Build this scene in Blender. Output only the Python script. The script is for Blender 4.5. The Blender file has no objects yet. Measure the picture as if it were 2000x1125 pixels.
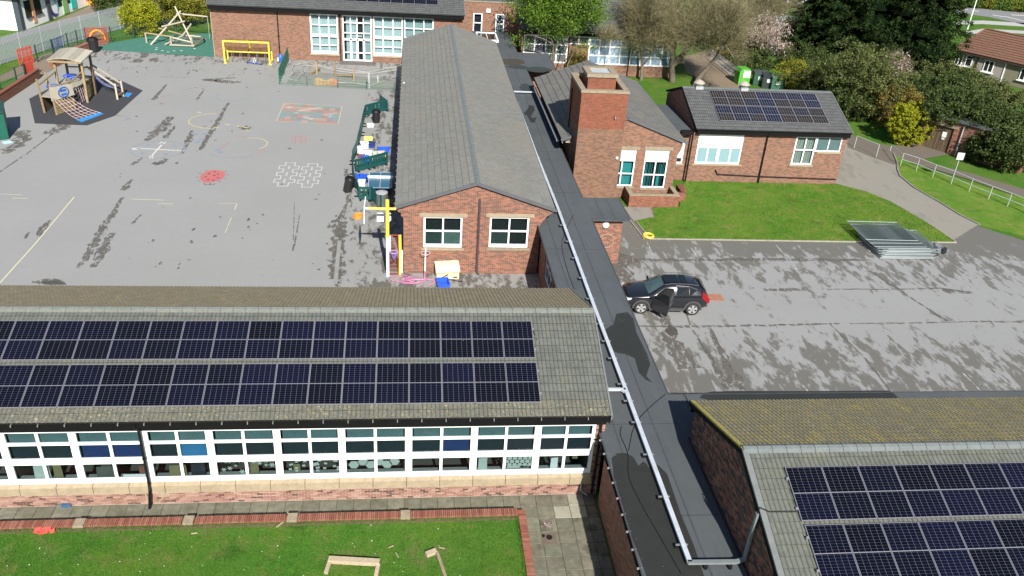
import bpy, math, random
import numpy as np
from mathutils import Vector, Matrix
random.seed(7); np.random.seed(7)
S = bpy.context.scene
COL = S.collection
# ---------------------------------------------------------------- camera
CAM_H = 22.2
FPX = 1651.19
_p, _r, _y = [math.radians(a) for a in (28.9721, 4.05946, 7.71633)]
_f = Vector((math.sin(_y)*math.cos(_p), math.cos(_y)*math.cos(_p), -math.sin(_p)))
_r0 = Vector((math.cos(_y), -math.sin(_y), 0)); _u0 = _r0.cross(_f)
RT = math.cos(_r)*_r0 + math.sin(_r)*_u0
UPV = -math.sin(_r)*_r0 + math.cos(_r)*_u0
CPOS = Vector((0, 0, CAM_H))
cam = bpy.data.cameras.new('camera'); camo = bpy.data.objects.new('camera', cam); COL.objects.link(camo)
cam.sensor_width = 36; cam.lens = FPX/2000*36; cam.clip_start = .5; cam.clip_end = 2000
M = Matrix.Identity(4)
for i in range(3):
    M[i][0] = RT[i]; M[i][1] = UPV[i]; M[i][2] = -_f[i]; M[i][3] = CPOS[i]
camo.matrix_world = M
S.camera = camo
# ---------------------------------------------------------------- sky and sun
SUN_TO = Vector((0.65, -5.3, 4.0)).normalized()
SUN_EL = math.asin(SUN_TO.z); SUN_AZ = math.atan2(SUN_TO.x, SUN_TO.y)
W = bpy.data.worlds.new('World'); S.world = W; W.use_nodes = True
nt = W.node_tree; nt.nodes.clear()
sky = nt.nodes.new('ShaderNodeTexSky'); sky.sky_type = 'NISHITA'; sky.sun_disc = False
sky.sun_elevation = SUN_EL; sky.sun_rotation = SUN_AZ % (2*math.pi)
sky.air_density = 1.0; sky.dust_density = 0.6; sky.ozone_density = 1.0
bg = nt.nodes.new('ShaderNodeBackground'); bg.inputs['Strength'].default_value = 0.062
wo = nt.nodes.new('ShaderNodeOutputWorld')
nt.links.new(sky.outputs[0], bg.inputs[0]); nt.links.new(bg.outputs[0], wo.inputs[0])
sl = bpy.data.lights.new('sun', 'SUN'); sl.energy = 4.6; sl.angle = math.radians(0.55); sl.color = (1.0, 0.955, 0.88)
so = bpy.data.objects.new('sun', sl); COL.objects.link(so); so.location = (0, -60, 80)
so.rotation_euler = (-SUN_TO).to_track_quat('-Z', 'Y').to_euler()
S.view_settings.view_transform = 'Standard'; S.view_settings.look = 'None'
S.view_settings.exposure = 0.90; S.view_settings.gamma = 1.0; S.view_settings.use_curve_mapping = False

# ---------------------------------------------------------------- points in the place (photo coordinates of 2000 x 1125 used for surveying)
def ray(x, y): return (x-1000)/FPX*RT - (y-562.5)/FPX*UPV + _f
def at(x, y, z=0.0):
    d = ray(x, y); t = (z-CAM_H)/d.z; return CPOS + d*t
def aty(x, y, Y):
    d = ray(x, y); t = Y/d.y; return CPOS + d*t

# ---------------------------------------------------------------- bookkeeping
def tag(o, label=None, cat=None, group=None, kind=None):
    if label: o['label'] = label
    if cat: o['category'] = cat
    if group: o['group'] = group
    if kind: o['kind'] = kind
    return o
WM = {}
def thing(name, label, cat, loc=(0, 0, 0), rz=0.0, group=None):
    o = bpy.data.objects.new(name, None); COL.objects.link(o)
    o.empty_display_size = .3
    o.location = loc; o.rotation_euler = (0, 0, rz)
    WM[o.name] = Matrix.Translation(loc) @ Matrix.Rotation(rz, 4, 'Z')
    return tag(o, label, cat, group)
class MB:
    def __init__(s): s.v = []; s.f = []; s.m = []
    def add(s, vs, fs, mi=0):
        b = len(s.v); s.v += [tuple(v) for v in vs]
        s.f += [tuple(b+i for i in f) for f in fs]; s.m += [mi]*len(fs); return s
    def box(s, x0, x1, y0, y1, z0, z1, mi=0):
        v = [(x0,y0,z0),(x1,y0,z0),(x1,y1,z0),(x0,y1,z0),(x0,y0,z1),(x1,y0,z1),(x1,y1,z1),(x0,y1,z1)]
        return s.add(v, [(0,3,2,1),(4,5,6,7),(0,1,5,4),(1,2,6,5),(2,3,7,6),(3,0,4,7)], mi)
    def obox(s, o, u, v, w, mi=0):
        o, u, v, w = Vector(o), Vector(u), Vector(v), Vector(w)
        P = [o, o+u, o+u+v, o+v, o+w, o+u+w, o+u+v+w, o+v+w]
        F = [(0,3,2,1),(4,5,6,7),(0,1,5,4),(1,2,6,5),(2,3,7,6),(3,0,4,7)]
        if u.cross(v).dot(w) < 0: F = [f[::-1] for f in F]
        return s.add(P, F, mi)
    def beam(s, p, q, w, h=None, up=(0, 0, 1), mi=0):
        p, q = Vector(p), Vector(q); h = h or w
        d = (q-p).normalized(); up = Vector(up)
        if abs(d.dot(up)) > .98: up = Vector((1, 0, 0))
        a = d.cross(up).normalized(); b = a.cross(d)
        return s.obox(p-a*w/2-b*h/2, a*w, b*h, q-p, mi)
    def tube(s, pts, r, n=8, cap=True, mi=0, closed=False):
        pts = [Vector(p) for p in pts]; k = len(pts)
        rs = r if isinstance(r, (list, tuple)) else [r]*k
        base = len(s.v); prev = None
        for i, p in enumerate(pts):
            if closed: d = pts[(i+1) % k]-pts[i-1]
            else: d = pts[min(i+1, k-1)]-pts[max(i-1, 0)]
            d.normalize()
            if prev is None:
                a = d.cross(Vector((0, 0, 1)))
                if a.length < .1: a = d.cross(Vector((1, 0, 0)))
            else: a = prev - d*prev.dot(d)
            a.normalize(); prev = a.copy(); b = d.cross(a)
            for j in range(n):
                t = 2*math.pi*j/n; s.v.append(tuple(p+(a*math.cos(t)+b*math.sin(t))*rs[i]))
        for i in range(k if closed else k-1):
            i2 = (i+1) % k
            for j in range(n):
                j2 = (j+1) % n
                s.f.append((base+i*n+j, base+i*n+j2, base+i2*n+j2, base+i2*n+j)); s.m.append(mi)
        if cap and not closed:
            s.f.append(tuple(base+j for j in range(n))[::-1]); s.m.append(mi)
            s.f.append(tuple(base+(k-1)*n+j for j in range(n))); s.m.append(mi)
        return s
    def lathe(s, c, prof, n=16, mi=0):
        c = Vector(c); base = len(s.v)
        for (r, z) in prof:
            for j in range(n):
                t = 2*math.pi*j/n; s.v.append((c.x+r*math.cos(t), c.y+r*math.sin(t), c.z+z))
        for i in range(len(prof)-1):
            for j in range(n):
                j2 = (j+1) % n
                s.f.append((base+i*n+j, base+i*n+j2, base+(i+1)*n+j2, base+(i+1)*n+j)); s.m.append(mi)
        s.f.append(tuple(base+j for j in range(n))[::-1]); s.m.append(mi)
        s.f.append(tuple(base+(len(prof)-1)*n+j for j in range(n))); s.m.append(mi)
        return s
    def prism(s, poly, z0, z1, mi=0):
        k = len(poly); P = [(p[0], p[1], z0) for p in poly]+[(p[0], p[1], z1) for p in poly]
        ar = sum(poly[i][0]*poly[(i+1) % k][1]-poly[(i+1) % k][0]*poly[i][1] for i in range(k))
        F = [tuple(range(k))[::-1], tuple(range(k, 2*k))]+[(i, (i+1) % k, k+(i+1) % k, k+i) for i in range(k)]
        if ar < 0: F = [f[::-1] for f in F]
        return s.add(P, F, mi)
    def xprism(s, poly, o, u, v, w, mi=0):
        """polygon (a,b) in plane o+a*u+b*v extruded by vector w"""
        o, u, v, w = Vector(o), Vector(u), Vector(v), Vector(w); k = len(poly)
        P = [o+u*a+v*b for a, b in poly]; P += [p+w for p in P]
        F = [tuple(range(k))[::-1], tuple(range(k, 2*k))]+[(i, (i+1) % k, k+(i+1) % k, k+i) for i in range(k)]
        ar = sum(poly[i][0]*poly[(i+1) % k][1]-poly[(i+1) % k][0]*poly[i][1] for i in range(k))
        if ar*u.cross(v).dot(w) < 0: F = [f[::-1] for f in F]
        return s.add(P, F, mi)
    def sheet(s, poly, z, mi=0):
        k = len(poly)
        ar = sum(poly[i][0]*poly[(i+1) % k][1]-poly[(i+1) % k][0]*poly[i][1] for i in range(k))
        if ar < 0: poly = poly[::-1]
        return s.add([(p[0], p[1], z) for p in poly], [tuple(range(k))], mi)
    def build(s, name, mats, parent=None, smooth=False, local=False):
        me = bpy.data.meshes.new(name)
        vs = s.v
        if parent is not None and not local:
            IM = world_of(parent).inverted()
            vs = [tuple(IM @ Vector(v)) for v in vs]
        me.from_pydata(vs, [], s.f)
        mats = mats if isinstance(mats, (list, tuple)) else [mats]
        for m in mats: me.materials.append(m)
        if len(mats) > 1: me.polygons.foreach_set('material_index', s.m)
        if smooth: me.polygons.foreach_set('use_smooth', [True]*len(s.f))
        me.update()
        return link(name, me, parent)
def world_of(o):
    m = Matrix.Identity(4); ch = []
    while o is not None: ch.append(o); o = o.parent
    for c in reversed(ch):
        m = m @ (WM[c.name] if c.name in WM else c.matrix_basis)
    return m
def link(name, me, parent=None):
    o = bpy.data.objects.new(name, me); COL.objects.link(o)
    if parent is not None: o.parent = parent
    return o
def struct(name, mb, mat, smooth=False):
    o = mb.build(name, mat, None, smooth); o['kind'] = 'structure'; return o
def np_mesh(name, V, Q, mat, parent=None, smooth=False, mi=None):
    """V (n,3) float, Q (m,k) int, all faces with k corners"""
    me = bpy.data.meshes.new(name); n, m, k = len(V), len(Q), Q.shape[1]
    if parent is not None:
        IM = np.array(world_of(parent).inverted()); V = V @ IM[:3, :3].T + IM[:3, 3]
    me.vertices.add(n); me.vertices.foreach_set('co', np.ascontiguousarray(V, dtype=np.float32).ravel())
    me.loops.add(m*k); me.loops.foreach_set('vertex_index', np.ascontiguousarray(Q, dtype=np.int32).ravel())
    me.polygons.add(m); me.polygons.foreach_set('loop_start', np.arange(m, dtype=np.int32)*k)
    try: me.polygons.foreach_set('loop_total', np.full(m, k, dtype=np.int32))
    except Exception: pass
    me.polygons.foreach_set('use_smooth', np.full(m, bool(smooth)))
    for m_1 in (mat if isinstance(mat, (list, tuple)) else [mat]): me.materials.append(m_1)
    if mi is not None: me.polygons.foreach_set('material_index', np.asarray(mi, dtype=np.int32))
    me.update(calc_edges=True); me.validate()
    return link(name, me, parent)
def copy_tree(o, parent=None):
    c = o.copy(); COL.objects.link(c); c.parent = parent
    for ch in list(o.children): copy_tree(ch, c)
    return c
ORD = ['first','second','third','fourth','fifth','sixth','seventh','eighth','ninth','tenth','eleventh','twelfth','thirteenth','fourteenth','fifteenth','sixteenth','seventeenth','eighteenth']

# ---------------------------------------------------------------- materials
class NT:
    def __init__(s, name):
        s.m = bpy.data.materials.new(name); s.m.use_nodes = True; s.t = s.m.node_tree; s.t.nodes.clear()
        s.out = s.n('ShaderNodeOutputMaterial')
    def n(s, ty, **kw):
        nd = s.t.nodes.new(ty)
        for k, v in kw.items():
            if k[0] == 'i': nd.inputs[int(k[1:])].default_value = v
            else: setattr(nd, k, v)
        return nd
    def l(s, a, b): s.t.links.new(a, b)
    def math(s, op, a, b=None, c=None):
        nd = s.n('ShaderNodeMath', operation=op)
        for i, x in enumerate((a, b, c)):
            if x is None: continue
            if isinstance(x, (int, float)): nd.inputs[i].default_value = x
            else: s.l(x, nd.inputs[i])
        return nd.outputs[0]
    def mix(s, fac, a, b, mode='MIX'):
        nd = s.n('ShaderNodeMix', data_type='RGBA', blend_type=mode)
        for i, x in ((0, fac), (6, a), (7, b)):
            if isinstance(x, (int, float)): nd.inputs[i].default_value = x
            elif isinstance(x, (tuple, list)): nd.inputs[i].default_value = (*x[:3], 1)
            else: s.l(x, nd.inputs[i])
        return nd.outputs[2]
    def pos(s): return s.n('ShaderNodeNewGeometry').outputs['Position']
    def obj(s): return s.n('ShaderNodeTexCoord').outputs['Object']
    def mapping(s, vec, scale=(1, 1, 1), rot=(0, 0, 0), loc=(0, 0, 0)):
        nd = s.n('ShaderNodeMapping'); s.l(vec, nd.inputs[0])
        nd.inputs[1].default_value = loc; nd.inputs[2].default_value = rot; nd.inputs[3].default_value = scale
        return nd.outputs[0]
    def noise(s, vec, scale, detail=4, rough=.55, dist=0.0):
        nd = s.n('ShaderNodeTexNoise'); s.l(vec, nd.inputs['Vector'])
        nd.inputs['Scale'].default_value = scale; nd.inputs['Detail'].default_value = detail
        nd.inputs['Roughness'].default_value = rough; nd.inputs['Distortion'].default_value = dist
        return nd.outputs['Fac']
    def ramp(s, fac, stops, interp='LINEAR'):
        nd = s.n('ShaderNodeValToRGB'); s.l(fac, nd.inputs[0]); cr = nd.color_ramp; cr.interpolation = interp
        while len(cr.elements) > 1: cr.elements.remove(cr.elements[-1])
        for i, (p, c) in enumerate(stops):
            e = cr.elements[0] if i == 0 else cr.elements.new(p)
            e.position = p
            e.color = (c, c, c, 1) if isinstance(c, (int, float)) else (*c[:3], 1)
        return nd.outputs[0]
    def sep(s, vec):
        nd = s.n('ShaderNodeSeparateXYZ'); s.l(vec, nd.inputs[0]); return nd.outputs
    def comb(s, x, y, z=0.0):
        nd = s.n('ShaderNodeCombineXYZ')
        for i, v in enumerate((x, y, z)):
            if isinstance(v, (int, float)): nd.inputs[i].default_value = v
            else: s.l(v, nd.inputs[i])
        return nd.outputs[0]
    def bump(s, h, strength=.3, dist=.02):
        nd = s.n('ShaderNodeBump'); nd.inputs['Strength'].default_value = strength; nd.inputs['Distance'].default_value = dist
        s.l(h, nd.inputs['Height']); return nd.outputs[0]
    def finish(s, color, rough=.8, metal=0.0, normal=None, spec=.5, **kw):
        b = s.n('ShaderNodeBsdfPrincipled')
        for nm, x in (('Base Color', color), ('Roughness', rough), ('Metallic', metal), ('Specular IOR Level', spec)):
            if isinstance(x, (int, float)): b.inputs[nm].default_value = x
            elif isinstance(x, (tuple, list)): b.inputs[nm].default_value = (*x[:3], 1)
            else: s.l(x, b.inputs[nm])
        for k, v in kw.items(): b.inputs[k.replace('_', ' ')].default_value = v
        if normal is not None: s.l(normal, b.inputs['Normal'])
        s.l(b.outputs[0], s.out.inputs[0]); return s.m
def plain(name, c, rough=.6, metal=0.0, var=.18, scale=3.0, bump=0.0, spec=.5, grime=0.0):
    t = NT(name); p = t.obj()
    f = t.noise(p, scale, 5, .6)
    f2 = t.noise(p, scale*7.3, 3, .6)
    k = t.math('ADD', t.math('MULTIPLY', f, .6), t.math('MULTIPLY', f2, .4))
    a = tuple(max(0, x*(1-var*1.6)) for x in c); b = tuple(min(1, x*(1+var*1.6)) for x in c)
    col = t.mix(t.ramp(k, [(.3, 0.0), (.7, 1.0)]), a, b)
    if grime > 0:
        g = t.ramp(t.noise(p, scale*2.1, 6, .7), [(.5, 0.0), (.75, grime)])
        col = t.mix(g, col, tuple(x*.35 for x in c))
    nrm = t.bump(f2, bump, .01) if bump else None
    return t.finish(col, rough, metal, nrm, spec)
def brick(name, c1, c2, mortar, dark=(.07, .045, .04), darkamt=.25, bw=.225, rh=.075, scale_noise=.5, stain=.3):
    t = NT(name); g = t.n('ShaderNodeNewGeometry'); x, y, z = t.sep(g.outputs['Position']); nx, ny, nz = t.sep(g.outputs['True Normal'])
    sel = t.math('GREATER_THAN', t.math('ABSOLUTE', nx), t.math('ABSOLUTE', ny))
    u = t.math('ADD', t.math('MULTIPLY', y, sel), t.math('MULTIPLY', x, t.math('SUBTRACT', 1.0, sel)))
    vec = t.comb(u, z)
    br = t.n('ShaderNodeTexBrick'); t.l(vec, br.inputs['Vector'])
    br.inputs['Color1'].default_value = (0, 0, 0, 1); br.inputs['Color2'].default_value = (1, 1, 1, 1); br.inputs['Mortar'].default_value = (.5, .5, .5, 1)
    br.inputs['Scale'].default_value = 1; br.inputs['Mortar Size'].default_value = .006; br.inputs['Mortar Smooth'].default_value = .2
    br.inputs['Brick Width'].default_value = bw; br.inputs['Row Height'].default_value = rh; br.inputs['Bias'].default_value = 0
    r = br.outputs['Color']
    col = t.ramp(r, [(0, dark), (darkamt, dark), (darkamt+.08, c2), (.62, c1), (1, tuple(min(1, q*1.35) for q in c1))])
    n1 = t.noise(g.outputs['Position'], scale_noise, 5, .6)
    col = t.mix(t.ramp(n1, [(.35, .0), (.7, stain)]), col, tuple(q*.55 for q in c2))
    n2 = t.noise(g.outputs['Position'], 14, 3, .6)
    col = t.mix(.35, col, t.mix(t.ramp(n2, [(.3, 0.0), (.7, 1.0)]), tuple(q*.6 for q in c1), tuple(min(1, q*1.3) for q in c1)))
    col = t.mix(br.outputs['Fac'], col, mortar)
    nr = t.bump(t.math('SUBTRACT', 1.0, br.outputs['Fac']), .5, .008)
    return t.finish(col, .9, 0, nr, .2)
def randmat(name, stops, rough=.9, island=False, noise=.25, nscale=12, lich=None, spec=.25, bump=.0):
    """colour differs from piece to piece"""
    t = NT(name)
    r = t.n('ShaderNodeNewGeometry').outputs['Random Per Island'] if island else t.n('ShaderNodeObjectInfo').outputs['Random']
    col = t.ramp(r, stops)
    p = t.pos()
    n = t.noise(p, nscale, 4, .65)
    col = t.mix(noise, col, t.mix(t.ramp(n, [(.3, 0.0), (.7, 1.0)]), t.mix(1.0, col, (.45, .45, .45), 'MULTIPLY'), t.mix(1.0, col, (1.6, 1.6, 1.6), 'MULTIPLY')))
    if lich:
        for (sc, lo, hi, amt, c, st) in lich:
            m = t.ramp(t.noise(t.mapping(p, st), sc, 6, .7), [(lo, 0.0), (hi, amt)])
            col = t.mix(m, col, c)
    nr = t.bump(n, bump, .01) if bump else None
    return t.finish(col, rough, 0, nr, spec)

BR_RED = brick('brick_red_mixed', (0.2298, 0.1078, 0.06788), (0.1595, 0.07805, 0.05304), (0.2533, 0.2209, 0.1803), dark=(0.07974, 0.0493, 0.03819), darkamt=.2)
BR_HALL = brick('brick_hall', (0.2528, 0.09705, 0.05702), (0.1614, 0.07059, 0.0479), (0.3549, 0.2922, 0.2452), dark=(0.06238, 0.0397, 0.03307), darkamt=.36)
BR_CHIM = brick('brick_bright_red', (0.1976, 0.06016, 0.03369), (0.1556, 0.04739, 0.02807), (0.2524, 0.164, 0.117), dark=(0.1178, 0.03828, 0.02433), darkamt=.15, stain=.15)
BR_BROWN = brick('brick_brown', (0.1946, 0.1004, 0.06349), (0.1382, 0.07373, 0.04813), (0.256, 0.1946, 0.1485), dark=(0.08192, 0.04915, 0.03584), darkamt=.25)
BR_DARK = brick('brick_dark', (.26, .095, .06), (.15, .07, .05), (.32, .25, .2), dark=(.06, .045, .04), darkamt=.36)
BR_LOW = brick('brick_low_wall', (.23, .085, .052), (.17, .066, .042), (.21, .155, .115), dark=(.10, .042, .03), darkamt=.2)
MORTAR = plain('mortar', (.42, .375, .315), .95, var=.15, scale=4)
BRK = [(0, (.085, .055, .045)), (.12, (.10, .06, .048)), (.18, (.22, .115, .085)), (.55, (.265, .150, .115)), (.8, (.305, .185, .145)), (1, (.345, .225, .18))]
BRICK_ONE = randmat('facing_brick', BRK, noise=.3, nscale=25)
BRICK_ALL = randmat('facing_brick_many', BRK, island=True, noise=.3, nscale=25)
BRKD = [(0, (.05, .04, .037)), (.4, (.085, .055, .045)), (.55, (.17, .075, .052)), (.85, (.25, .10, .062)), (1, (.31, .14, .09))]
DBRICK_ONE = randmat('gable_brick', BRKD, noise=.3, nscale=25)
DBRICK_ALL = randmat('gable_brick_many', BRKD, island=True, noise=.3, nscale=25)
COPB = randmat('coping_brick_clay', [(0, (.175, .062, .042)), (.5, (.225, .088, .060)), (1, (.27, .118, .085))], noise=.25, nscale=9, lich=[(1.2, .55, .7, .5, (.22, .16, .1), (1, 1, 1))])
LICHY = (.42, .33, .10)
def tilemats(nm, base, lich, var=.06):
    st = [(0, tuple(q*(1-var*1.5) for q in base)), (.5, base), (1, tuple(q*(1+var*1.5) for q in base))]
    return randmat(nm, st, noise=.3, nscale=6, lich=lich, rough=.92), randmat(nm+'_many', st, noise=.3, nscale=6, lich=lich, rough=.92, island=True)
L_NEAR = [(1.6, .52, .72, .4, (.175, .165, .115), (1, 1, 1)), (15, .68, .73, .5, (.32, .32, .28), (1, 1, 1))]
L_EAVE = [(2.2, .50, .70, .5, (.17, .155, .10), (1, 1, 1)), (9, .57, .64, .8, (.34, .30, .16), (1, 1, 1)), (13, .62, .67, .9, (.42, .41, .36), (1, 1, 1))]
L_BACK = [(.8, .35, .65, .5, (.21, .165, .10), (1, 1, 1)), (1.6, .58, .70, .45, (.36, .28, .10), (2.6, .35, .35)), (9, .63, .7, .6, (.50, .40, .14), (1.0, .5, .5))]
L_BACKB = [(.8, .30, .6, .45, (.20, .17, .09), (1, 1, 1)), (1.7, .50, .66, .55, (.36, .285, .075), (2.4, .4, .4)), (8, .58, .66, .6, (.50, .39, .09), (1.2, .5, .5))]
T_A1, T_AM = tilemats('concrete_tile_grey', (.110, .117, .104), L_NEAR)
T_E1, T_EM = tilemats('concrete_tile_lichened', (.112, .113, .094), L_EAVE)
T_B1, T_BM = tilemats('concrete_tile_greenish', (.112, .120, .103), L_NEAR)
T_K1, T_KM = tilemats('concrete_tile_brown_lichen', (.205, .18, .125), L_BACK)
T_Y1, T_YM = tilemats('concrete_tile_yellow_lichen', (.19, .175, .12), L_BACKB)
T_C1, T_CM = tilemats('flat_tile_grey', (.172, .173, .160), [(.35, .40, .70, .45, (.215, .195, .15), (1, 1, 1))], var=.05)
T_D1, T_DM = tilemats('flat_tile_dark', (.128, .128, .120), [(.5, .45, .75, .4, (.23, .2, .14), (1, 1, 1))], var=.06)
T_G1, T_GM = tilemats('roll_tile_slate_grey', (.098, .102, .103), [(2, .6, .75, .2, (.2, .2, .17), (1, 1, 1))], var=.08)
RIDGE = plain('ridge_tile', (.128, .145, .145), .9, var=.12, scale=3, grime=.35)
RIDGE_L = plain('ridge_tile_lichen', (.135, .145, .130), .9, var=.15, scale=5, grime=.4)
VERGE = plain('verge_trim', (.10, .108, .112), .7, var=.12)
VERGE_G = plain('verge_trim_grey', (.135, .145, .145), .8, var=.12)
FASCIA = plain('black_fascia', (.006, .006, .0065), .7, var=.1, spec=.12)
PIPE = plain('black_drainpipe', (.009, .008, .0085), .5, var=.1, spec=.2)
GUTTER = plain('grey_gutter', (.33, .34, .35), .5, var=.1)
UPVC = plain('white_window_plastic', (.84, .85, .85), .35, var=.02, spec=.5)
WHITEP = plain('white_panel', (.80, .82, .83), .4, var=.02)
STONE = plain('buff_stone', (0.3053, 0.2451, 0.1634), .85, var=.14, scale=4, grime=.25)
STONE_G = plain('weathered_stone', (.255, .21, .145), .9, var=.2, scale=5, grime=.5)
LEAD = plain('grey_lead', (.33, .34, .35), .6, var=.1)
GALV = plain('galvanised_steel', (.25, .285, .29), .45, metal=.4, var=.1, scale=5)
GALV_D = plain('galvanised_wire', (.105, .135, .135), .5, metal=.3, var=.12, scale=5)
TRUNK = plain('white_cable_trunking', (.50, .545, .60), .45, metal=.15, var=.10, scale=1.5, grime=.3)
ALU = plain('anodised_frame', (.40, .40, .44), .35, metal=.6, var=.05)
def glass(name, tint=(.75, .85, .84), refl=1.0, alpha=.9):
    t = NT(name)
    tr = t.n('ShaderNodeBsdfTransparent'); tr.inputs[0].default_value = (*[q*alpha for q in tint], 1)
    gl = t.n('ShaderNodeBsdfGlossy'); gl.inputs['Roughness'].default_value = .02; gl.inputs['Color'].default_value = (1, 1, 1, 1)
    lw = t.n('ShaderNodeLayerWeight'); lw.inputs[0].default_value = .5
    fr = t.math('ADD', .022, t.math('MULTIPLY', t.math('POWER', lw.outputs['Facing'], 5.0), .5))
    mx = t.n('ShaderNodeMixShader'); t.l(t.math('MULTIPLY', fr, refl), mx.inputs[0]); t.l(tr.outputs[0], mx.inputs[1]); t.l(gl.outputs[0], mx.inputs[2])
    t.l(mx.outputs[0], t.out.inputs[0]); return t.m
GLASS = glass('clear_glass', (.80, .86, .87))
EDGE = plain('shaded_grimy_tile_edge', (.035, .034, .030), .95, var=.3, scale=6)  # tile lips: grime plus the shade of the course gaps, painted near-black
GLASS_T = glass('tinted_glass', (.30, .46, .46), 1.6)
def wood(name, c, c2, stretch=(1, 1, 14), rough=.85):
    t = NT(name); p = t.obj()
    n = t.noise(t.mapping(p, stretch), 2.2, 5, .6)
    r = t.n('ShaderNodeObjectInfo').outputs['Random']
    col = t.mix(t.ramp(n, [(.3, 0.0), (.7, 1.0)]), c, c2)
    col = t.mix(.35, col, t.mix(r, tuple(q*.55 for q in c), tuple(min(1, q*1.4) for q in c2)))
    return t.finish(col, rough, 0, t.bump(n, .2, .01), .2)
WOOD = wood('weathered_timber', (0.17, 0.1232, 0.06375), (0.306, 0.238, 0.136), (3, 3, 3))
WOOD_D = wood('dark_timber', (.10, .07, .04), (.2, .145, .09), (3, 3, 3))
WOOD_L = wood('pale_timber', (0.3312, 0.2952, 0.2232), (0.4464, 0.4032, 0.3168), (3, 3, 3))
WOOD_G = wood('silver_timber', (0.2808, 0.2613, 0.2106), (0.39, 0.3666, 0.2964), (3, 3, 3))
# ================================================================ GROUND
def grass_mat(name, a, b, c, sc=1.0, dry=(.16, .15, .05)):
    t = NT(name); p = t.pos()
    n1 = t.noise(p, .35*sc, 6, .65); n2 = t.noise(p, 3.2*sc, 6, .7); n3 = t.noise(p, 22*sc, 4, .7)
    col = t.mix(t.ramp(n2, [(.32, 0.0), (.68, 1.0)]), a, b)
    col = t.mix(t.ramp(n1, [(.38, 0.0), (.62, .85)]), col, c)
    col = t.mix(t.ramp(n3, [(.3, 0.0), (.7, .55)]), col, tuple(q*.45 for q in a))
    n4 = t.noise(t.mapping(p, (1, 1, 1), loc=(31, 7, 0)), 1.1*sc, 6, .7)
    col = t.mix(t.ramp(n4, [(.50, 0.0), (.70, .55)]), col, dry)
    n5 = t.noise(t.mapping(p, (1, 1, 1), loc=(3, 17, 0)), .8*sc, 5, .6); col = t.mix(t.ramp(n5, [(.55, 0.0), (.7, .5)]), col, tuple(q*.5 for q in a))
    return t.finish(col, .95, 0, t.bump(n3, .8, .05), .1)
GRASS = grass_mat('lawn_grass', (.050, .155, .018), (.084, .212, .026), (.12, .218, .030), dry=(.19, .165, .07))
GRASS_R = grass_mat('front_lawn_grass', (.070, .172, .018), (.115, .238, .028), (.155, .245, .034), dry=(.24, .20, .075))
GRASS_F = grass_mat('field_grass', (.045, .135, .016), (.07, .185, .02), (.10, .17, .025), .5)
def asphalt(name, base, wet, zones, streak=(1.0, .35, 1), sc=1.3, soft=.03, patch=.12):
    """zones: list of (axis, [(coordinate, cover)...]) - cover is how much of the surface is still wet"""
    t = NT(name); p = t.pos(); x, y, z = t.sep(p)
    fine = t.noise(p, 60, 3, .7); med = t.noise(p, 2.5, 5, .6); big = t.noise(p, .16, 4, .55)
    col = t.mix(t.ramp(fine, [(.3, 0.0), (.7, 1.0)]), tuple(q*.90 for q in base), tuple(q*1.10 for q in base))
    col = t.mix(t.ramp(med, [(.3, 0.0), (.75, .25)]), col, tuple(q*.80 for q in base))
    col = t.mix(t.ramp(big, [(.35, 0.0), (.7, patch*3)]), col, tuple(q*.84 for q in base))
    cov = None
    for ax, stops in zones:
        v = (x, y)[ax]; lo, hi = stops[0][0], stops[-1][0]
        f = t.math('DIVIDE', t.math('SUBTRACT', v, lo), hi-lo)
        r = t.ramp(f, [((s-lo)/(hi-lo), c) for s, c in stops])
        cov = r if cov is None else t.math('MAXIMUM', cov, r)
    n = t.noise(t.mapping(p, streak, rot=(0, 0, .10)), sc, 9, .66, .25)
    n2 = t.noise(t.mapping(p, (streak[0]*3.1, streak[1]*3.1, 1)), sc, 4, .6)
    n = t.math('ADD', t.math('MULTIPLY', n, .70), t.math('MULTIPLY', n2, .30))
    d = t.math('SUBTRACT', n, t.math('SUBTRACT', .80, t.math('MULTIPLY', cov, .5)))
    w = t.ramp(d, [(0.0, 0.0), (soft, 1.0)])
    col = t.mix(t.math('MULTIPLY', w, .92), col, wet)
    rough = t.math('SUBTRACT', .92, t.math('MULTIPLY', w, .30))
    return t.finish(col, rough, 0, t.bump(fine, .25, .01), .3)
PLAY = asphalt('playground_tarmac', (.262, .264, .257), (.098, .090, .078),
    [(0, [(-33, .38), (-31.5, .30), (-29.5, .12), (-22, .15), (-8, .08), (-5.2, .10), (-4.2, .46), (-2.6, .60), (-1.2, .64), (-.5, .64), (7, .64)]),
     (1, [(32, .08), (44, .12), (60, .14), (74, .24), (78.5, .42), (80, .50), (82.5, .46), (84.5, .62), (90, .5)])], streak=(1.2, .5, 1), sc=1.15, soft=.06)
PARK = asphalt('car_park_tarmac', (.252, .254, .252), (.118, .113, .098),
    [(1, [(22, .70), (27, .75), (29.5, .73), (32.5, .66), (34.0, .61), (35.2, .50), (37.5, .44), (39.5, .51), (41.5, .645), (43.4, .635), (44.5, .76), (46.2, .86), (52, .90)]),
     (0, [(9, .78), (12, .60), (15, .42), (60, .42)])], streak=(1.15, .42, 1), sc=1.15, soft=.05)
CONC = asphalt('concrete_drive', (.235, .220, .188), (.115, .106, .088), [(0, [(31, .62), (38, .5), (45, .6)])], streak=(.9, .3, 1), sc=.9, soft=.22)
PATHM = asphalt('dark_path', (.135, .115, .095), (.07, .06, .045), [(0, [(30, .45), (60, .45)])], sc=1.6, soft=.2)
LANE = asphalt('earth_lane', (.20, .155, .105), (.11, .085, .05), [(0, [(20, .5), (40, .5)])], sc=.9, soft=.2)
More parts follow.
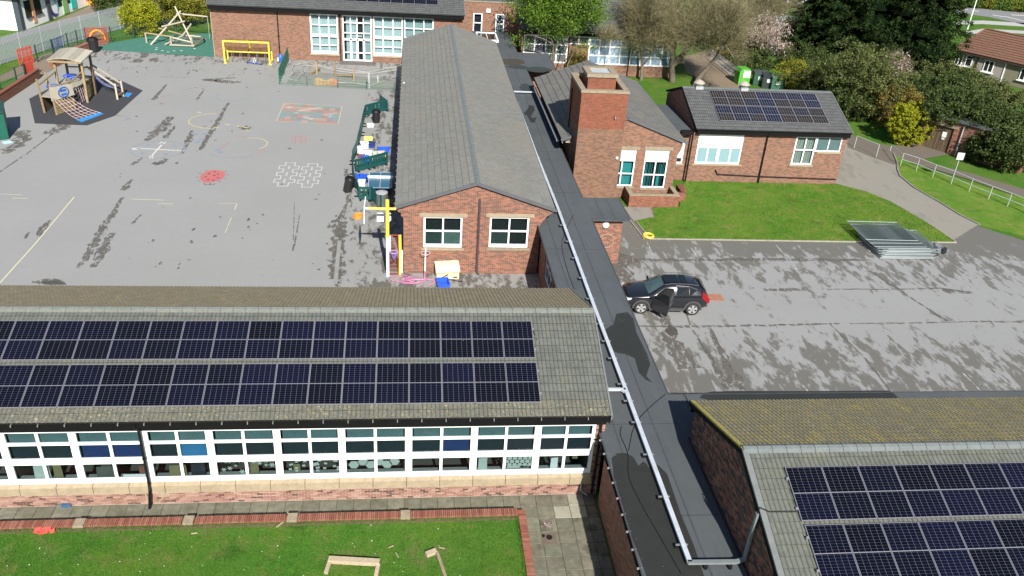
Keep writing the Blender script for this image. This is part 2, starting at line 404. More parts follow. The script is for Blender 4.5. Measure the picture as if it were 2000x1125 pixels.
ROADM = asphalt('road_tarmac', (.20, .205, .21), (.16, .16, .16), [(0, [(0, .3), (200, .3)])], sc=.3, soft=.2)
def ragged(name, c, scale=3.2, lo=.44, hi=.52, rough=.65):
    t = NT(name); p = t.pos(); n = t.noise(t.mapping(p, (1.2, .6, 1)), scale, 8, .72, .3); n2 = t.noise(p, 2.0, 4, .6)
    b = t.n('ShaderNodeBsdfPrincipled'); t.l(t.mix(t.ramp(n2, [(.3, 0.0), (.7, 1.0)]), tuple(q*.85 for q in c), tuple(q*1.2 for q in c)), b.inputs['Base Color']); b.inputs['Roughness'].default_value = rough
    tr = t.n('ShaderNodeBsdfTransparent'); mx = t.n('ShaderNodeMixShader'); t.l(t.ramp(n, [(lo, 0.0), (hi, .92)]), mx.inputs[0]); t.l(tr.outputs[0], mx.inputs[1]); t.l(b.outputs[0], mx.inputs[2]); t.l(mx.outputs[0], t.out.inputs[0]); return t.m
WETP = ragged('damp_tarmac', (.108, .098, .084))
WETD = plain('puddle_tarmac', (.07, .064, .056), .45, var=.2, scale=2)
RUB = plain('black_safety_rubber', (.035, .036, .042), .9, var=.15, scale=8, bump=.2)
RUBG = plain('green_safety_rubber', (.042, .155, .115), .9, var=.12, scale=2, bump=.2)
SOIL = plain('bare_soil', (.12, .085, .05), .95, var=.25, scale=6, bump=.5)

g = MB(); R_ = 700
g.sheet([(-R_, -R_), (R_, -R_), (R_, R_), (-R_, R_)], -.03); struct('ground', g, GRASS_F)
ff = lambda *ps: [tuple(at(*p)[:2]) for p in ps]
g = MB(); g.sheet([(-70, 30), (6.995, 30), (6.995, 88.5), (-19.3, 86.5), (-19.4, 85.9), (-30.7, 87.0), (-31.9, 84.0), (-32.2, 78.8), (-32.3, 68.9), (-33.2, 62), (-70, 60)], 0.0)
struct('playground', g, PLAY)
g = MB(); g.sheet([(-19.4, 85.92), (-30.7, 87.0), (-30.9, 88.2), (-30.2, 90.1), (-26.9, 93.8), (-21.8, 95.6), (-19.4, 95.6)], .008); struct('rubber_surface', g, RUBG)
g = MB(); g.sheet(ff((57,193),(68,241),(170,245),(225,226),(279,177),(235,157),(140,150)), .012); struct('safety_surface', g, RUB)
g = MB(); g.sheet([(9.9, 10), (90, 10), (90, 43.6), (40.2, 46.4), (38.1, 48.8), (34.3, 48.7), (35.0, 46.1), (14.6, 46.0), (14.3, 49), (14.0, 52.6), (9.9, 52.6)], 0.0)
struct('car_park', g, PARK)
LAWN_P = [(14.32, 48.7), (14.62, 46.08), (27.6, 46.0), (35.0, 46.1), (34.75, 48.4), (34.6, 49.5), (33.9, 52.6), (32.9, 54.4), (31.3, 55.7), (19.6, 55.7), (18.9, 54.2), (17.9, 51.0), (15.9, 50.75), (15.75, 49.3)]
g = MB(); g.prism(LAWN_P, -.02, .045); struct('lawn', g, GRASS_R)
g = MB(); g.sheet([(14.2, 48.6), (15.8, 49.2), (15.95, 50.9), (14.0, 50.9)], .02); struct('pavement', g, CONC)
kerbR = ff((1745,300),(1752,318),(1753,332),(1758,345),(1786,368),(1835,396),(1877,422),(1913,440))
g = MB(); g.sheet([(35.0, 46.4), (34.75, 48.4), (34.6, 49.5), (33.9, 52.6), (32.9, 54.4), (31.25, 55.9), (31.4, 66), (35, 67.5), (38.5, 65.2)]+kerbR[:]+[(38.1, 48.75)], .016); struct('driveway', g, CONC)
g = MB()
for a, b in zip(kerbR[:-1], kerbR[1:]): g.beam((*a, .03), (*b, .03), .12, .12)
struct('kerb', g, plain('kerb_concrete', (.20, .19, .165), .9, var=.2))
g = MB()
for a, b in zip(LAWN_P[:4], LAWN_P[1:5]): g.beam((a[0], a[1]-.05, .02), (b[0], b[1]-.05, .02), .07, .10)
g.beam((14.24, 46.0, .02), (13.95, 48.8, .02), .07, .1)
struct('lawn_kerb', g, plain('edging_concrete', (.27, .25, .2), .9, var=.25))
g = MB(); g.prism(kerbR+[(41.5, 46.6), (60, 42), (75, 40), (75, 52), (44.5, 54.2), (41.0, 58.3), (39.7, 60.3)], -.02, .04); struct('verge', g, GRASS_R)
g = MB(); g.sheet(ff((1655,262),(1700,276),(1737,286),(1795,278),(1810,272),(1862,300),(1805,311),(1830,322),(1900,340),(2000,370),(2060,390),(2060,408),(2000,388),(1890,350),(1780,318),(1745,322),(1700,306),(1655,288)), .02); struct('path', g, PATHM)
g = MB(); g.sheet(ff((1330,112),(1395,95),(1440,130),(1452,165),(1445,178),(1385,172),(1340,140)), .0); struct('lane', g, LANE)
# far roads, sports court and the strips beyond the trees
g = MB(); g.sheet(ff((1860,8),(1900,10),(2000,24),(2100,40),(2100,75),(2000,48),(1930,33),(1860,24)), .0); struct('road', g, ROADM)
PALE = plain('pale_footway', (.36, .36, .34), .9, var=.1)
g = MB(); g.sheet(ff((1868,41),(1920,40),(2000,45),(2080,54),(2080,60),(2000,52),(1920,47),(1868,48)), .0)
g.sheet(ff((1885,62),(1920,56),(2000,60),(2080,72),(2080,78),(2000,66),(1930,62),(1890,68)), .0); struct('footway', g, PALE)
WHITEPAINT = plain('worn_white_paint', (.74, .74, .72), .8, var=.1, scale=8)
FADED = ragged('faded_bay_paint', (.55, .55, .53), 6, .44, .6, .85)
g = MB()
for (a, b) in (((1876,17),(1890,19)),((1897,20),(1912,22)),((1938,29),(1962,33)),((1962,32),(2000,41)),((1975,29),(2000,30))):
    p, q = at(*a, .01), at(*b, .01); g.beam(p, q, .22, .01)
struct('road_markings', g, WHITEPAINT)
g = MB(); g.sheet(ff((1470,18),(1490,20),(1566,36),(1560,58),(1530,50),(1470,36)), .0); struct('sports_court', g, plain('blue_grey_court', (.15, .20, .215), .9, var=.08))
g = MB(); g.sheet(ff((1530,3),(1580,4),(1580,22),(1560,14),(1535,8)), .0); struct('tarmac_strip', g, ROADM)
g = MB(); g.sheet(ff((0,75),(45,62),(105,42),(170,14),(215,-20),(330,-40),(330,0),(250,18),(190,32),(120,52),(60,68),(0,88)), .0); struct('yard', g, asphalt('yard_tarmac', (.20, .17, .135), (.12, .10, .08), [(0, [(-60, .4), (0, .4)])], sc=.5, soft=.3))
g = MB(); g.sheet(ff((0,146),(40,128),(70,112),(120,95),(200,71),(216,78),(212,84),(185,95),(140,117),(105,132),(82,150),(62,163),(45,168),(30,150),(0,160)), -.01); struct('earth_strip', g, asphalt('bare_strip', (.21, .165, .12), (.13, .10, .07), [(0, [(-60, .5), (0, .5)])], sc=.8, soft=.3))

# ---- damp stains with a shape of their own on the two tarmac areas
def blob(mb, pts, wid, z, seed, jag=.35, step=.22):
    """an irregular ribbon along pts (world xy), half widths wid"""
    rr = random.Random(seed); L = []; Rr = []
    P = [Vector((p[0], p[1], 0)) for p in pts]; n = len(P)
    for i in range(n-1):
        d = (P[i+1]-P[i]); k = max(2, int(d.length/step)); t = d.normalized(); s = Vector((-t.y, t.x, 0))
        for j in range(k + (1 if i == n-2 else 0)):
            f = j/k; c = P[i].lerp(P[i+1], f); w = (wid[i]*(1-f)+wid[i+1]*f)
            L.append(c+s*w*(1+jag*(rr.random()*2-1))*(.7+.6*rr.random())); Rr.append(c-s*w*(1+jag*(rr.random()*2-1))*(.7+.6*rr.random()))
    b = len(mb.v); m = len(L)
    mb.v += [(p.x, p.y, z) for p in L]+[(p.x, p.y, z) for p in Rr]
    for i in range(m-1): mb.f.append((b+m+i, b+m+i+1, b+i+1, b+i)); mb.m.append(0)
def puddle(mb, c, rx, ry, z, seed, n=26, jag=.22):
    rr = random.Random(seed); ph = [rr.random()*6.28 for _ in range(4)]
    pts = []
    for i in range(n):
        t = 6.2832*i/n; k = 1+jag*(.6*math.sin(2*t+ph[0])+.5*math.sin(3*t+ph[1])+.4*math.sin(5*t+ph[2])+.3*math.sin(9*t+ph[3]))
        pts.append((c[0]+rx*k*math.cos(t), c[1]+ry*k*math.sin(t)))
    mb.sheet(pts, z)
g = MB(); sd = 0
PL = [ # playground damp seams (photo points), half widths in metres
 ([(240,385),(205,440),(170,500),(150,525)], (.10,.22,.26,.06)), ([(218,455),(200,490),(182,522)], (.16,.28,.14)), ([(98,430),(84,445),(75,462)], (.06,.22,.10)),
 ([(58,453),(48,466)], (.05,.12)), ([(446,201),(420,245),(391,293)], (.10,.20,.14)), ([(375,255),(371,270),(355,300)], (.10,.25,.08)),
 ([(343,244),(322,270)], (.10,.22)), ([(335,228),(310,255),(285,275)], (.30,.5,.2)), ([(325,165),(300,195)], (.1,.2)), ([(400,172),(385,195)], (.05,.12)),
 ([(277,308),(258,322)], (.08,.18)), ([(325,310),(310,322),(300,316)], (.2,.3,.1)), ([(258,350),(240,372)], (.08,.24)), ([(110,255),(60,295),(20,322),(-10,342)], (.06,.06,.07,.06)),
 ([(128,243),(92,262)], (.5,.4)), ([(430,160),(400,155),(470,161)], (.25,.35,.2)), ([(460,152),(395,156)], (.14,.25)), ([(405,110),(265,104)], (.05,.1)),
 ([(276,418),(258,438)], (.06,.10)), ([(575,475),(572,490)], (.03,.07)), ([(668,420),(655,545)], (.35,.4)), ([(684,395),(665,430),(660,560)], (.22,.18,.14)), ([(675,330),(680,370),(682,395)], (.15,.2,.15)),
 ([(652,430),(648,446)], (.15,.3)), ([(265,122),(272,116)], (.5,.4)), ([(310,150),(350,151),(372,151)], (.02,.04,.02)), ([(575,395),(573,470)], (.02,.03)), ([(585,420),(575,480)], (.03,.05)),
 ([(530,95),(400,105)], (.05,.05)), ([(240,228),(205,220)], (.04,.06)), ([(60,268),(20,290),(10,300)], (.35,.4,.2)), ([(45,255),(40,275)], (.5,.6)),
]
for pts, w in PL:
    sd += 1; blob(g, [tuple(at(*p)[:2]) for p in pts], w, .004+sd*.0001, sd)
for (px, py, rx, ry) in ((98,551,.85,.32),(480,250,.5,.5),(440,160,.9,.4),(85,445,.2,.3),(1,1,.1,.1)):
    sd += 1
    if px > 2: puddle(g, at(px, py), rx, ry, .0045+sd*.0001, sd)
rr = random.Random(5)
for k in range(70):
    px, py = rr.uniform(230, 640), rr.uniform(110, 540); r = rr.uniform(.03, .12); sd += 1
    puddle(g, at(px, py), r, r*rr.uniform(.8, 2.2), .0035+sd*.00002, sd, 9, .4)
struct('damp_stains', g, WETP)
g = MB(); puddle(g, at(104, 552), .5, .22, .009, 71); puddle(g, at(1312, 646), .3, .5, .008, 72)
struct('puddle', g, WETD)
g = MB()
CP = [([(1230,507),(1400,508),(1500,507),(1700,508)], (.10,.17,.22,.10)), ([(1240,637),(1330,638),(1420,637),(1560,634),(1640,632)], (.05,.10,.08,.09,.05)), ([(1660,632),(1790,631),(1920,628),(2010,629)], (.05,.06,.06,.14)),
 ([(1490,566),(1570,566)], (.16,.14)), ([(1600,565),(1760,565),(1840,563)], (.05,.06,.05)), ([(1840,566),(1900,572)], (.3,.12)), ([(1700,528),(1760,570),(1800,595),(1850,628)], (.06,.12,.08,.2)),
 ([(1302,645),(1325,690),(1345,720)], (.28,.4,.5)), ([(1296,615),(1306,640)], (.22,.3)), ([(1338,605),(1352,645),(1390,700),(1420,760)], (.06,.05,.10,.2)), ([(1620,632),(1690,700),(1740,765)], (.03,.06,.06)),
 ([(1385,640),(1410,690),(1440,760)], (.08,.2,.35)), ([(1230,500),(1212,512),(1225,560)], (.7,.6,.3))]
for pts, w in CP:
    sd += 1; blob(g, [tuple(at(*p)[:2]) for p in pts], w, .003+(sd-120)*.0001 if sd > 120 else .003+sd*.00004, sd, .4, .3)
struct('tarmac_seams', g, WETP)
# faded parking bay lines, the red brick patch behind the car
g = MB()
for a, b in (((1263,472),(1276,498)),((1350,484),(1361,500)),((1516,479),(1538,503)),((1545,513),(1561,532)),((1463,518),(1473,534)),((1695,485),(1700,492)),((1853,487),(1877,504)),((1567,752),(1578,764)),((1690,752),(1700,764)),((1880,728),(1915,763)),((1430,508),(1440,520))):
    g.beam(at(*a, .009), at(*b, .009), .06, .002)
struct('bay_markings', g, FADED)
g = MB()
for i in range(7):
    for j in range(3):
        o = at(1379, 579); g.box(o.x+i*.135+random.uniform(0, .02), o.x+i*.135+.12, o.y-.45+j*.24, o.y-.45+j*.24+.215, 0, .012)
struct('brick_patch', g, plain('red_paver', (.33, .13, .07), .9, var=.2, scale=6))
# near lawn and its surface
g = MB(); g.prism([(-40, -5), (3.85, -5), (3.85, 22.36), (-40, 22.36)], -.02, .28); struct('near_lawn', g, GRASS)
g = MB(); g.prism([(-40, 22.2), (3.84, 22.2), (3.84, 22.37), (-40, 22.37)], .27, .292); struct('soil_strip', g, SOIL)
# paving: every slab a piece of its own
g = MB(); g.sheet([(-40, 24), (6.9, 24), (6.99, 5), (-40, 5)], -.022); pav = struct('paving', g, plain('paving_bed', (.085, .075, .05), .95, var=.3, scale=7))
SLAB = randmat('paving_slab', [(0, (.125, .125, .092)), (.5, (.145, .144, .106)), (1, (.168, .166, .125))], noise=.45, nscale=3.5, lich=[(1.1, .48, .66, .55, (.085, .08, .055), (1, 1, 1)), (14, .66, .72, .5, (.4, .38, .3), (1, 1, 1))], bump=.1)
SLAB_L = plain('new_paving_slab', (.27, .26, .205), .9, var=.12, scale=3, grime=.2)
SLAB_D = randmat('stained_paving_slab', [(0, (.12, .112, .085)), (1, (.16, .15, .115))], noise=.5, nscale=2.5, lich=[(1.6, .48, .62, .7, (.055, .05, .03), (1, 1, 1))])
smesh = {}
def slab(x, y, w, d, mat):
    key = (round(w, 2), round(d, 2), mat.name)
    if key not in smesh:
        b = MB(); e = .009
        b.add([(-w/2+.004,-d/2+.004,-.05),(w/2-.004,-d/2+.004,-.05),(w/2-.004,d/2-.004,-.05),(-w/2+.004,d/2-.004,-.05),(-w/2+.004,-d/2+.004,-e),(w/2-.004,-d/2+.004,-e),(w/2-.004,d/2-.004,-e),(-w/2+.004,d/2-.004,-e),(-w/2+.013,-d/2+.013,0),(w/2-.013,-d/2+.013,0),(w/2-.013,d/2-.013,0),(-w/2+.013,d/2-.013,0)],
              [(8,9,10,11),(4,5,9,8),(5,6,10,9),(6,7,11,10),(7,4,8,11),(0,1,5,4),(1,2,6,5),(2,3,7,6),(3,0,4,7)])
        me = bpy.data.meshes.new('slab'); me.from_pydata(b.v, [], b.f); me.materials.append(mat); smesh[key] = me
    o = link('slab', smesh[key], pav); o.location = (x, y, random.uniform(-.004, .006)); o.rotation_euler = (random.uniform(-.006, .006), random.uniform(-.006, .006), random.uniform(-.004, .004))
xs = 5.85-.3
for i in range(36):
    x = xs-.61*i
    slab(x, 23.44, .60, .60, SLAB if i > 2 else SLAB_D)
    if x > 3.8: continue
    slab(x, 22.90, .60, .45, SLAB)
slab(6.16, 23.44, .60, .60, SLAB_L); slab(6.68, 23.44, .42, .60, SLAB_D)
for r in range(9):
    y = 22.82-.61*r
    for i in range(5):
        x = 6.16-.61*i; w = .60
        if i == 4: x, w = 4.02, .34
        if r == 0: m = SLAB_L if i in (0, 1) else SLAB
        elif r == 1: m = SLAB if i != 0 else SLAB_D
        else: m = SLAB_D if (i == 0 or (i+r) % 3 == 0) else SLAB
        if i == 4 and r == 0: x, w = 3.98, .4
        slab(x, y, w, .60, m)
    slab(6.68, y, .42, .60, SLAB_D)
# ================================================================ BUILDING PIECES
def wall_mb(mb, o, u, n, L, H, T, openings=()):
    """wall from o along u (length L), height H, thickness T behind the face (n = outward normal); openings (a0,a1,z0,z1)"""
    o, u, n = Vector(o), Vector(u), Vector(n)
    A = sorted({0, L, *[x for q in openings for x in q[:2]]}); Z = sorted({0, H, *[x for q in openings for x in q[2:]]})
    for j in range(len(Z)-1):
        run = None
        for i in range(len(A)-1):
            ca, cz = (A[i]+A[i+1])/2, (Z[j]+Z[j+1])/2
            hole = any(q[0] < ca < q[1] and q[2] < cz < q[3] for q in openings)
            if not hole:
                run = (A[i] if run is None else run[0], A[i+1]) if run else (A[i], A[i+1])
            if (hole or i == len(A)-2) and run:
                mb.obox(o+u*run[0]+Vector((0,0,Z[j])), u*(run[1]-run[0]), -n*T, Vector((0,0,Z[j+1]-Z[j]))); run = None
def window(parent, o, u, n, w, h, cols, rows, fr=.07, mu=.05, glass=None, depth=.09, name='window', inset=.03, cw=None, skip=(), paneobj=True):
    """frame with mullions and transoms; o = lower corner on the wall face; cols/rows = fractions or counts. pane(i,j) j from bottom"""
    o, u, n = Vector(o), Vector(u), Vector(n); zv = Vector((0, 0, 1)); o = o-n*inset
    cs = [i/cols for i in range(cols+1)] if isinstance(cols, int) else cols
    rs = [i/rows for i in range(rows+1)] if isinstance(rows, int) else rows
    m = MB()
    m.obox(o, u*w, -n*depth, zv*fr); m.obox(o+zv*(h-fr), u*w, -n*depth, zv*fr)
    m.obox(o+zv*fr, u*fr, -n*depth, zv*(h-2*fr)); m.obox(o+u*(w-fr)+zv*fr, u*fr, -n*depth, zv*(h-2*fr))
    for r in rs[1:-1]: m.obox(o+u*fr+zv*(r*h-mu/2)-n*.004, u*(w-2*fr), -n*(depth-.008), zv*mu)
    for c in cs[1:-1]: m.obox(o+u*(c*w-mu/2)+zv*fr-n*.008, u*mu, -n*(depth-.02), zv*(h-2*fr))
    f = m.build(name, UPVC, parent)
    for i in range(len(cs)-1):
        for j in range(len(rs)-1):
            if (i, j) in skip: continue
            g_ = glass(i, j) if callable(glass) else (glass or GLASS)
            if g_ is None: continue
            a0, a1 = cs[i]*w+.01, cs[i+1]*w-.01; b0, b1 = rs[j]*h+.01, rs[j+1]*h-.01
            p = MB(); p.obox(o+u*a0+zv*b0-n*.045, u*(a1-a0), -n*.008, zv*(b1-b0)); p.build('pane', g_, f)
    return f
# single roof tiles -------------------------------------------------
def tile_profile(kind, tw, th):
    m = MB()
    if kind == 'wave':
        roll = [(0, .004), (.13, .030), (.34, .040), (.66, .040), (.87, .030)]
        us = [tw*(q+a)/2 for q in (0, 1) for a, h in roll]+[tw]; hs = [h for q in (0, 1) for a, h in roll]+[.004]; N = 10
        up = [(us[i], th+.03, hs[i]-.012) for i in range(N+1)]; lo = [(us[i], 0, hs[i]+.022) for i in range(N+1)]; bo = [(us[i], .004, hs[i]-.012) for i in range(N+1)]
        b = up+lo+bo; k = N+1
        F = [(k+i, k+i+1, i+1, i) for i in range(N)]
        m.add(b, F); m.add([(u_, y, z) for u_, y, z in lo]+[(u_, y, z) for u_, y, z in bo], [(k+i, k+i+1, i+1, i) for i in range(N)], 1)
    else:
        e = .004
        P = [(e,0,-.006),(tw-e,0,-.006),(tw-e,0,.052),(e,0,.052),(tw-e,th+.03,.004),(e,th+.03,.004),(e,0.02,0),(tw-e,0.02,0)]
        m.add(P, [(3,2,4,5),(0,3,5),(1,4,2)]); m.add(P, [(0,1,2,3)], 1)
    return m
def lay_tiles(roof, o, u, v, L, D, kind, tw, th, m1, mm, n_single=300, single=None, key=None, jit=.0, nolabel=True):
    """lay tiles on the slope with corner o (eave), u along the eave, v up the slope. The n_single tiles nearest the camera are pieces of their own"""
    o, u, v = Vector(o), Vector(u).normalized(), Vector(v).normalized(); n = u.cross(v)
    if n.z < 0: n = -n
    nu, nv = int(round(L/tw)), int(round(D/th)); tw2, th2 = L/nu, D/nv
    flip = u.cross(v).dot(n) < 0
    if flip: o = o+u*L; u = -u
    prof = tile_profile(kind, tw2, th2)
    PV = np.array(prof.v)
    cells = [(i, j) for j in range(nv) for i in range(nu)]
    cand = [c for c in cells if single is None or single(nu-1-c[0] if flip else c[0], c[1], tw2, th2)]
    cand.sort(key=lambda c: (o+u*(c[0]+.5)*tw2+v*(c[1]+.5)*th2-CPOS).length if key is None else key(*c))
    ones = set(cand[:n_single])
    IM = world_of(roof).inverted()
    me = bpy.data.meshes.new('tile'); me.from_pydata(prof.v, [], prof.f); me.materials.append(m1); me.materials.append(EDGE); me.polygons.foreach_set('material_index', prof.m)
    Rm = Matrix((u, v, n)).transposed().to_4x4()
    Bv = []; Bf = []; fl = [list(f) for f in prof.f]
    U, V_, N_ = np.array(u), np.array(v), np.array(n)
    rest = [c for c in cells if c not in ones]
    for (i, j) in ones:
        p = o+u*i*tw2+v*j*th2+n*random.uniform(0, jit)
        t = link('tile', me, roof); t.matrix_local = IM @ (Matrix.Translation(p) @ Rm)
    if rest:
        k = len(PV); I = np.array(rest, dtype=float)
        org = np.array(o)+np.outer(I[:, 0]*tw2, U)+np.outer(I[:, 1]*th2, V_)+np.outer(np.random.rand(len(I))*jit, N_)
        loc = PV[:, :1]*U+PV[:, 1:2]*V_+PV[:, 2:3]*N_
        A = (org[:, None, :]+loc[None]).reshape(-1, 3)
        off = np.arange(len(rest))*k
        quads = [f for f in fl if len(f) == 4]; qm = [mi_ for f, mi_ in zip(fl, prof.m) if len(f) == 4]
        Q = (off[:, None, None]+np.array(quads)[None]).reshape(-1, 4)
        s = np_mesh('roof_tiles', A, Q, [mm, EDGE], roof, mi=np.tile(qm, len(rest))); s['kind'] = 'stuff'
def lay_bricks(wall, o, u, n, rects, m1, mm, n_single, proud=.012, key=None):
    """bricks standing proud of a mortar bed. rects: (a0,a1,z0,z1) or polygon test"""
    o, u, n = Vector(o), Vector(u), Vector(n); zv = Vector((0, 0, 1)); BW, BH, J = .215, .065, .010
    cells = []
    for (a0, a1, z0, z1, test) in rects:
        j = 0; z = z0
        while z+BH <= z1+.001:
            a = a0-(.1125 if j % 2 else 0)
            while a < a1-.02:
                b0, b1 = max(a, a0), min(a+BW, a1)
                if b1-b0 > .05 and (test is None or (test(b0, z) and test(b1, z+BH) and test(b0, z+BH) and test(b1, z))): cells.append((b0, b1, z))
                a += BW+J
            z += BH+J; j += 1
    cells.sort(key=lambda c: (o+u*c[0]+zv*c[2]-CPOS).length)
    IM = world_of(wall).inverted(); cache = {}
    Rm = Matrix((u, -n, zv)).transposed().to_4x4()
    for c in cells[:n_single]:
        w = round(c[1]-c[0], 3)
        if w not in cache:
            b = MB(); b.box(0, w, -proud, .01, 0, BH); me = bpy.data.meshes.new('brick'); me.from_pydata(b.v, [], b.f)
            if u.cross(-n).dot(zv) < 0: me.flip_normals()
            me.materials.append(m1); cache[w] = me
        t = link('brick', cache[w], wall); t.matrix_local = IM @ (Matrix.Translation(o+u*c[0]+zv*c[2]+n*random.uniform(-.003, .003)) @ Rm)
    if len(cells) > n_single:
        b = MB()
        for c in cells[n_single:]:
            pr = proud+random.uniform(-.003, .003); b.obox(o+u*c[0]+zv*c[2]+n*pr, u*(c[1]-c[0]), -n*(pr+.01), zv*BH)
        s = b.build('bricks', mm, wall); s['kind'] = 'stuff'
# solar panel ---------------------------------------------------------
def cellmat(name, cells, line, cw, ch, linew, rough=.12):
    t = NT(name); p = t.obj(); x, y, z = t.sep(p)
    br = t.n('ShaderNodeTexBrick'); br.offset = 0.0; br.offset_frequency = 1; br.squash = 1.0
    t.l(t.comb(x, y), br.inputs['Vector'])
    for k, v in (('Scale', 1), ('Mortar Size', linew), ('Mortar Smooth', .1), ('Brick Width', cw), ('Row Height', ch), ('Bias', 0)): br.inputs[k].default_value = v
    r = t.n('ShaderNodeObjectInfo').outputs['Random']
    c = t.ramp(r, cells)
    br.inputs['Color1'].default_value = (1, 1, 1, 1); br.inputs['Color2'].default_value = (.8, .8, .8, 1)
    col = t.mix(1.0, c, br.outputs['Color'], 'MULTIPLY')
    col = t.mix(br.outputs['Fac'], col, line)
    # brighter column busbars run up the panel
    fx = t.math('FRACT', t.math('DIVIDE', x, cw)); col2 = t.math('LESS_THAN', t.math('MINIMUM', fx, t.math('SUBTRACT', 1.0, fx)), linew*1.3/cw)
    col = t.mix(t.math('MULTIPLY', col2, .75), col, tuple(min(1, q*2.0) for q in line))
    return t.finish(col, rough, 0, None, .12)
CELL = cellmat('solar_cells_navy', [(0, (.002, .0026, .006)), (.5, (.0026, .0034, .010)), (1, (.0035, .0045, .017))], (.060, .063, .078), .186, .0885, .0030)
CELL_E = cellmat('solar_cells_brown_blue', [(0, (.017, .013, .012)), (.4, (.013, .013, .015)), (.6, (.006, .009, .024)), (1, (.005, .009, .028))], (.15, .145, .15), .186, .42, .006, .2)
panel_cache = {}
def solar_panel(o, u, v, w, h, label, group, cell=CELL, clamp=None):
    """one framed panel; o lower left corner on the roof, u along, v up the slope"""
    u, v = Vector(u).normalized(), Vector(v).normalized(); n = u.cross(v); o = Vector(o)
    t = thing('solar_panel', label, 'solar panel', (0, 0, 0), 0, group)
    Mx = Matrix.Translation(o) @ Matrix((u, v, n)).transposed().to_4x4()
    t.matrix_basis = Mx; WM[t.name] = Mx
    key = (round(w, 3), round(h, 3), cell.name)
    if key not in panel_cache:
        f = .015; z1 = .045; m = MB()
        m.box(0, w, 0, f, 0, z1); m.box(0, w, h-f, h, 0, z1); m.box(0, f, f, h-f, 0, z1); m.box(w-f, w, f, h-f, 0, z1)
        m.box(f, w-f, h/2-.012, h/2+.012, .01, z1-.002)
        a = bpy.data.meshes.new('frame'); a.from_pydata(m.v, [], m.f); a.materials.append(ALU)
        hh = (h-2*f-.024)/2
        c = MB(); c.box(0, w-2*f, 0, hh, .0, .036); b = bpy.data.meshes.new('cell_block'); b.from_pydata(c.v, [], c.f); b.materials.append(cell)
        panel_cache[key] = (a, b, hh, f)
    a, b, hh, f = panel_cache[key]
    link('frame', a, t)
    for y in (f, h/2+.012):
        q = link('cell_block', b, t); q.location = (f, y, 0.003)
    if clamp:
        for y in (h*.22, h*.78):
            m = MB(); m.box(clamp[0], clamp[1], y-.03, y+.03, -.03, .06); m.build('clamp', ALU, t, local=True)
    return t
def downpipe(parent, pts, r=.045, mat=None, name='drainpipe'):
    m = MB(); m.tube(pts, r, 8)
    for p, q in zip(pts[:-1], pts[1:]):
        p, q = Vector(p), Vector(q); k = int((q-p).length/1.4)
        for i in range(1, k+1):
            c = p.lerp(q, i/(k+1)); m.tube([c-(q-p).normalized()*.03, c+(q-p).normalized()*.03], r*1.35, 8)
    return m.build(name, mat or PIPE, parent)
def half_gutter(parent, p, q, r=.06, mat=None, out=Vector((0, -1, 0))):
    m = MB(); p, q = Vector(p), Vector(q); N = 6
    base = len(m.v)
    for c in (p, q):
        for i in range(N+1):
            t = math.pi*i/N; m.v.append(tuple(c+out*(r*math.cos(t))+Vector((0, 0, -r*math.sin(t)))))
        for i in range(N+1):
            t = math.pi*i/N; m.v.append(tuple(c+out*((r-.008)*math.cos(t))+Vector((0, 0, -(r-.008)*math.sin(t)))))
    k = 2*(N+1)
    for i in range(N):
        m.f.append((base+i, base+i+1, base+k+i+1, base+k+i)); m.m.append(0)
        m.f.append((base+N+1+i+1, base+N+1+i, base+k+N+1+i, base+k+N+1+i+1)); m.m.append(0)
    return m.build('gutter', mat or GUTTER, parent)
# ================================================================ NEAR CLASSROOM BLOCK (solar roof in front)
SLP = .3594; CA = 1/math.sqrt(1+SLP*SLP); SA = SLP*CA
UPA = Vector((0, CA, SA)); NA = Vector((0, -SA, CA)); DNB = Vector((0, -CA, SA)); X_ = Vector((1, 0, 0)); Y_ = Vector((0, 1, 0)); Z_ = Vector((0, 0, 1))
A = thing('classroom_block', 'long low classroom block with grey solar roof and a band of white windows, nearest building', 'building', (-5.5, 27.8, 0))
AX0, AX1 = -18.3, 6.98
w = MB()
wall_mb(w, (AX0, 23.77, 0), X_, -Y_, AX1-AX0, .55, .3)
wall_mb(w, (6.66, 23.77, .55), X_, -Y_, AX1-6.66, 3.1, .3)
w.box(AX0, AX1, 31.6, 31.9, 0, 3.9)
w.box(AX1-.3, AX1, 24.07, 31.6, 0, 3.9)
w.xprism([(24.07, 3.9), (31.6, 3.9), (27.85, 5.3)], (AX1-.3, 0, 0), Y_, Z_, X_*.3)
wallA = w.build('wall', BR_RED, A)
mb = MB(); mb.box(AX0, AX1-.002, 23.765, 23.769, -.02, .55); mb.box(6.665, AX1-.002, 23.765, 23.769, .55, 3.65); mb.build('mortar_bed', MORTAR, wallA)
lay_bricks(wallA, (0, 23.765, 0), X_, -Y_, [(AX0+4, AX1, .005, .56, None), (6.67, AX1, .56, 3.6, None)], BRICK_ONE, BRICK_ALL, 300)
# stone ledge under the windows, block by block
for i in range(21):
    x0 = AX0+1.21*i
    x1 = min(x0+1.20, 6.70)
    if x1-x0 < .2: break
    b = MB(); b.xprism([(23.66, .575), (23.9, .575), (23.9, .985), (23.80, .985), (23.66, .90)], (x0, 0, 0), Y_, Z_, X_*(x1-x0-.008)); b.build('ledge_stone', STONE, A)
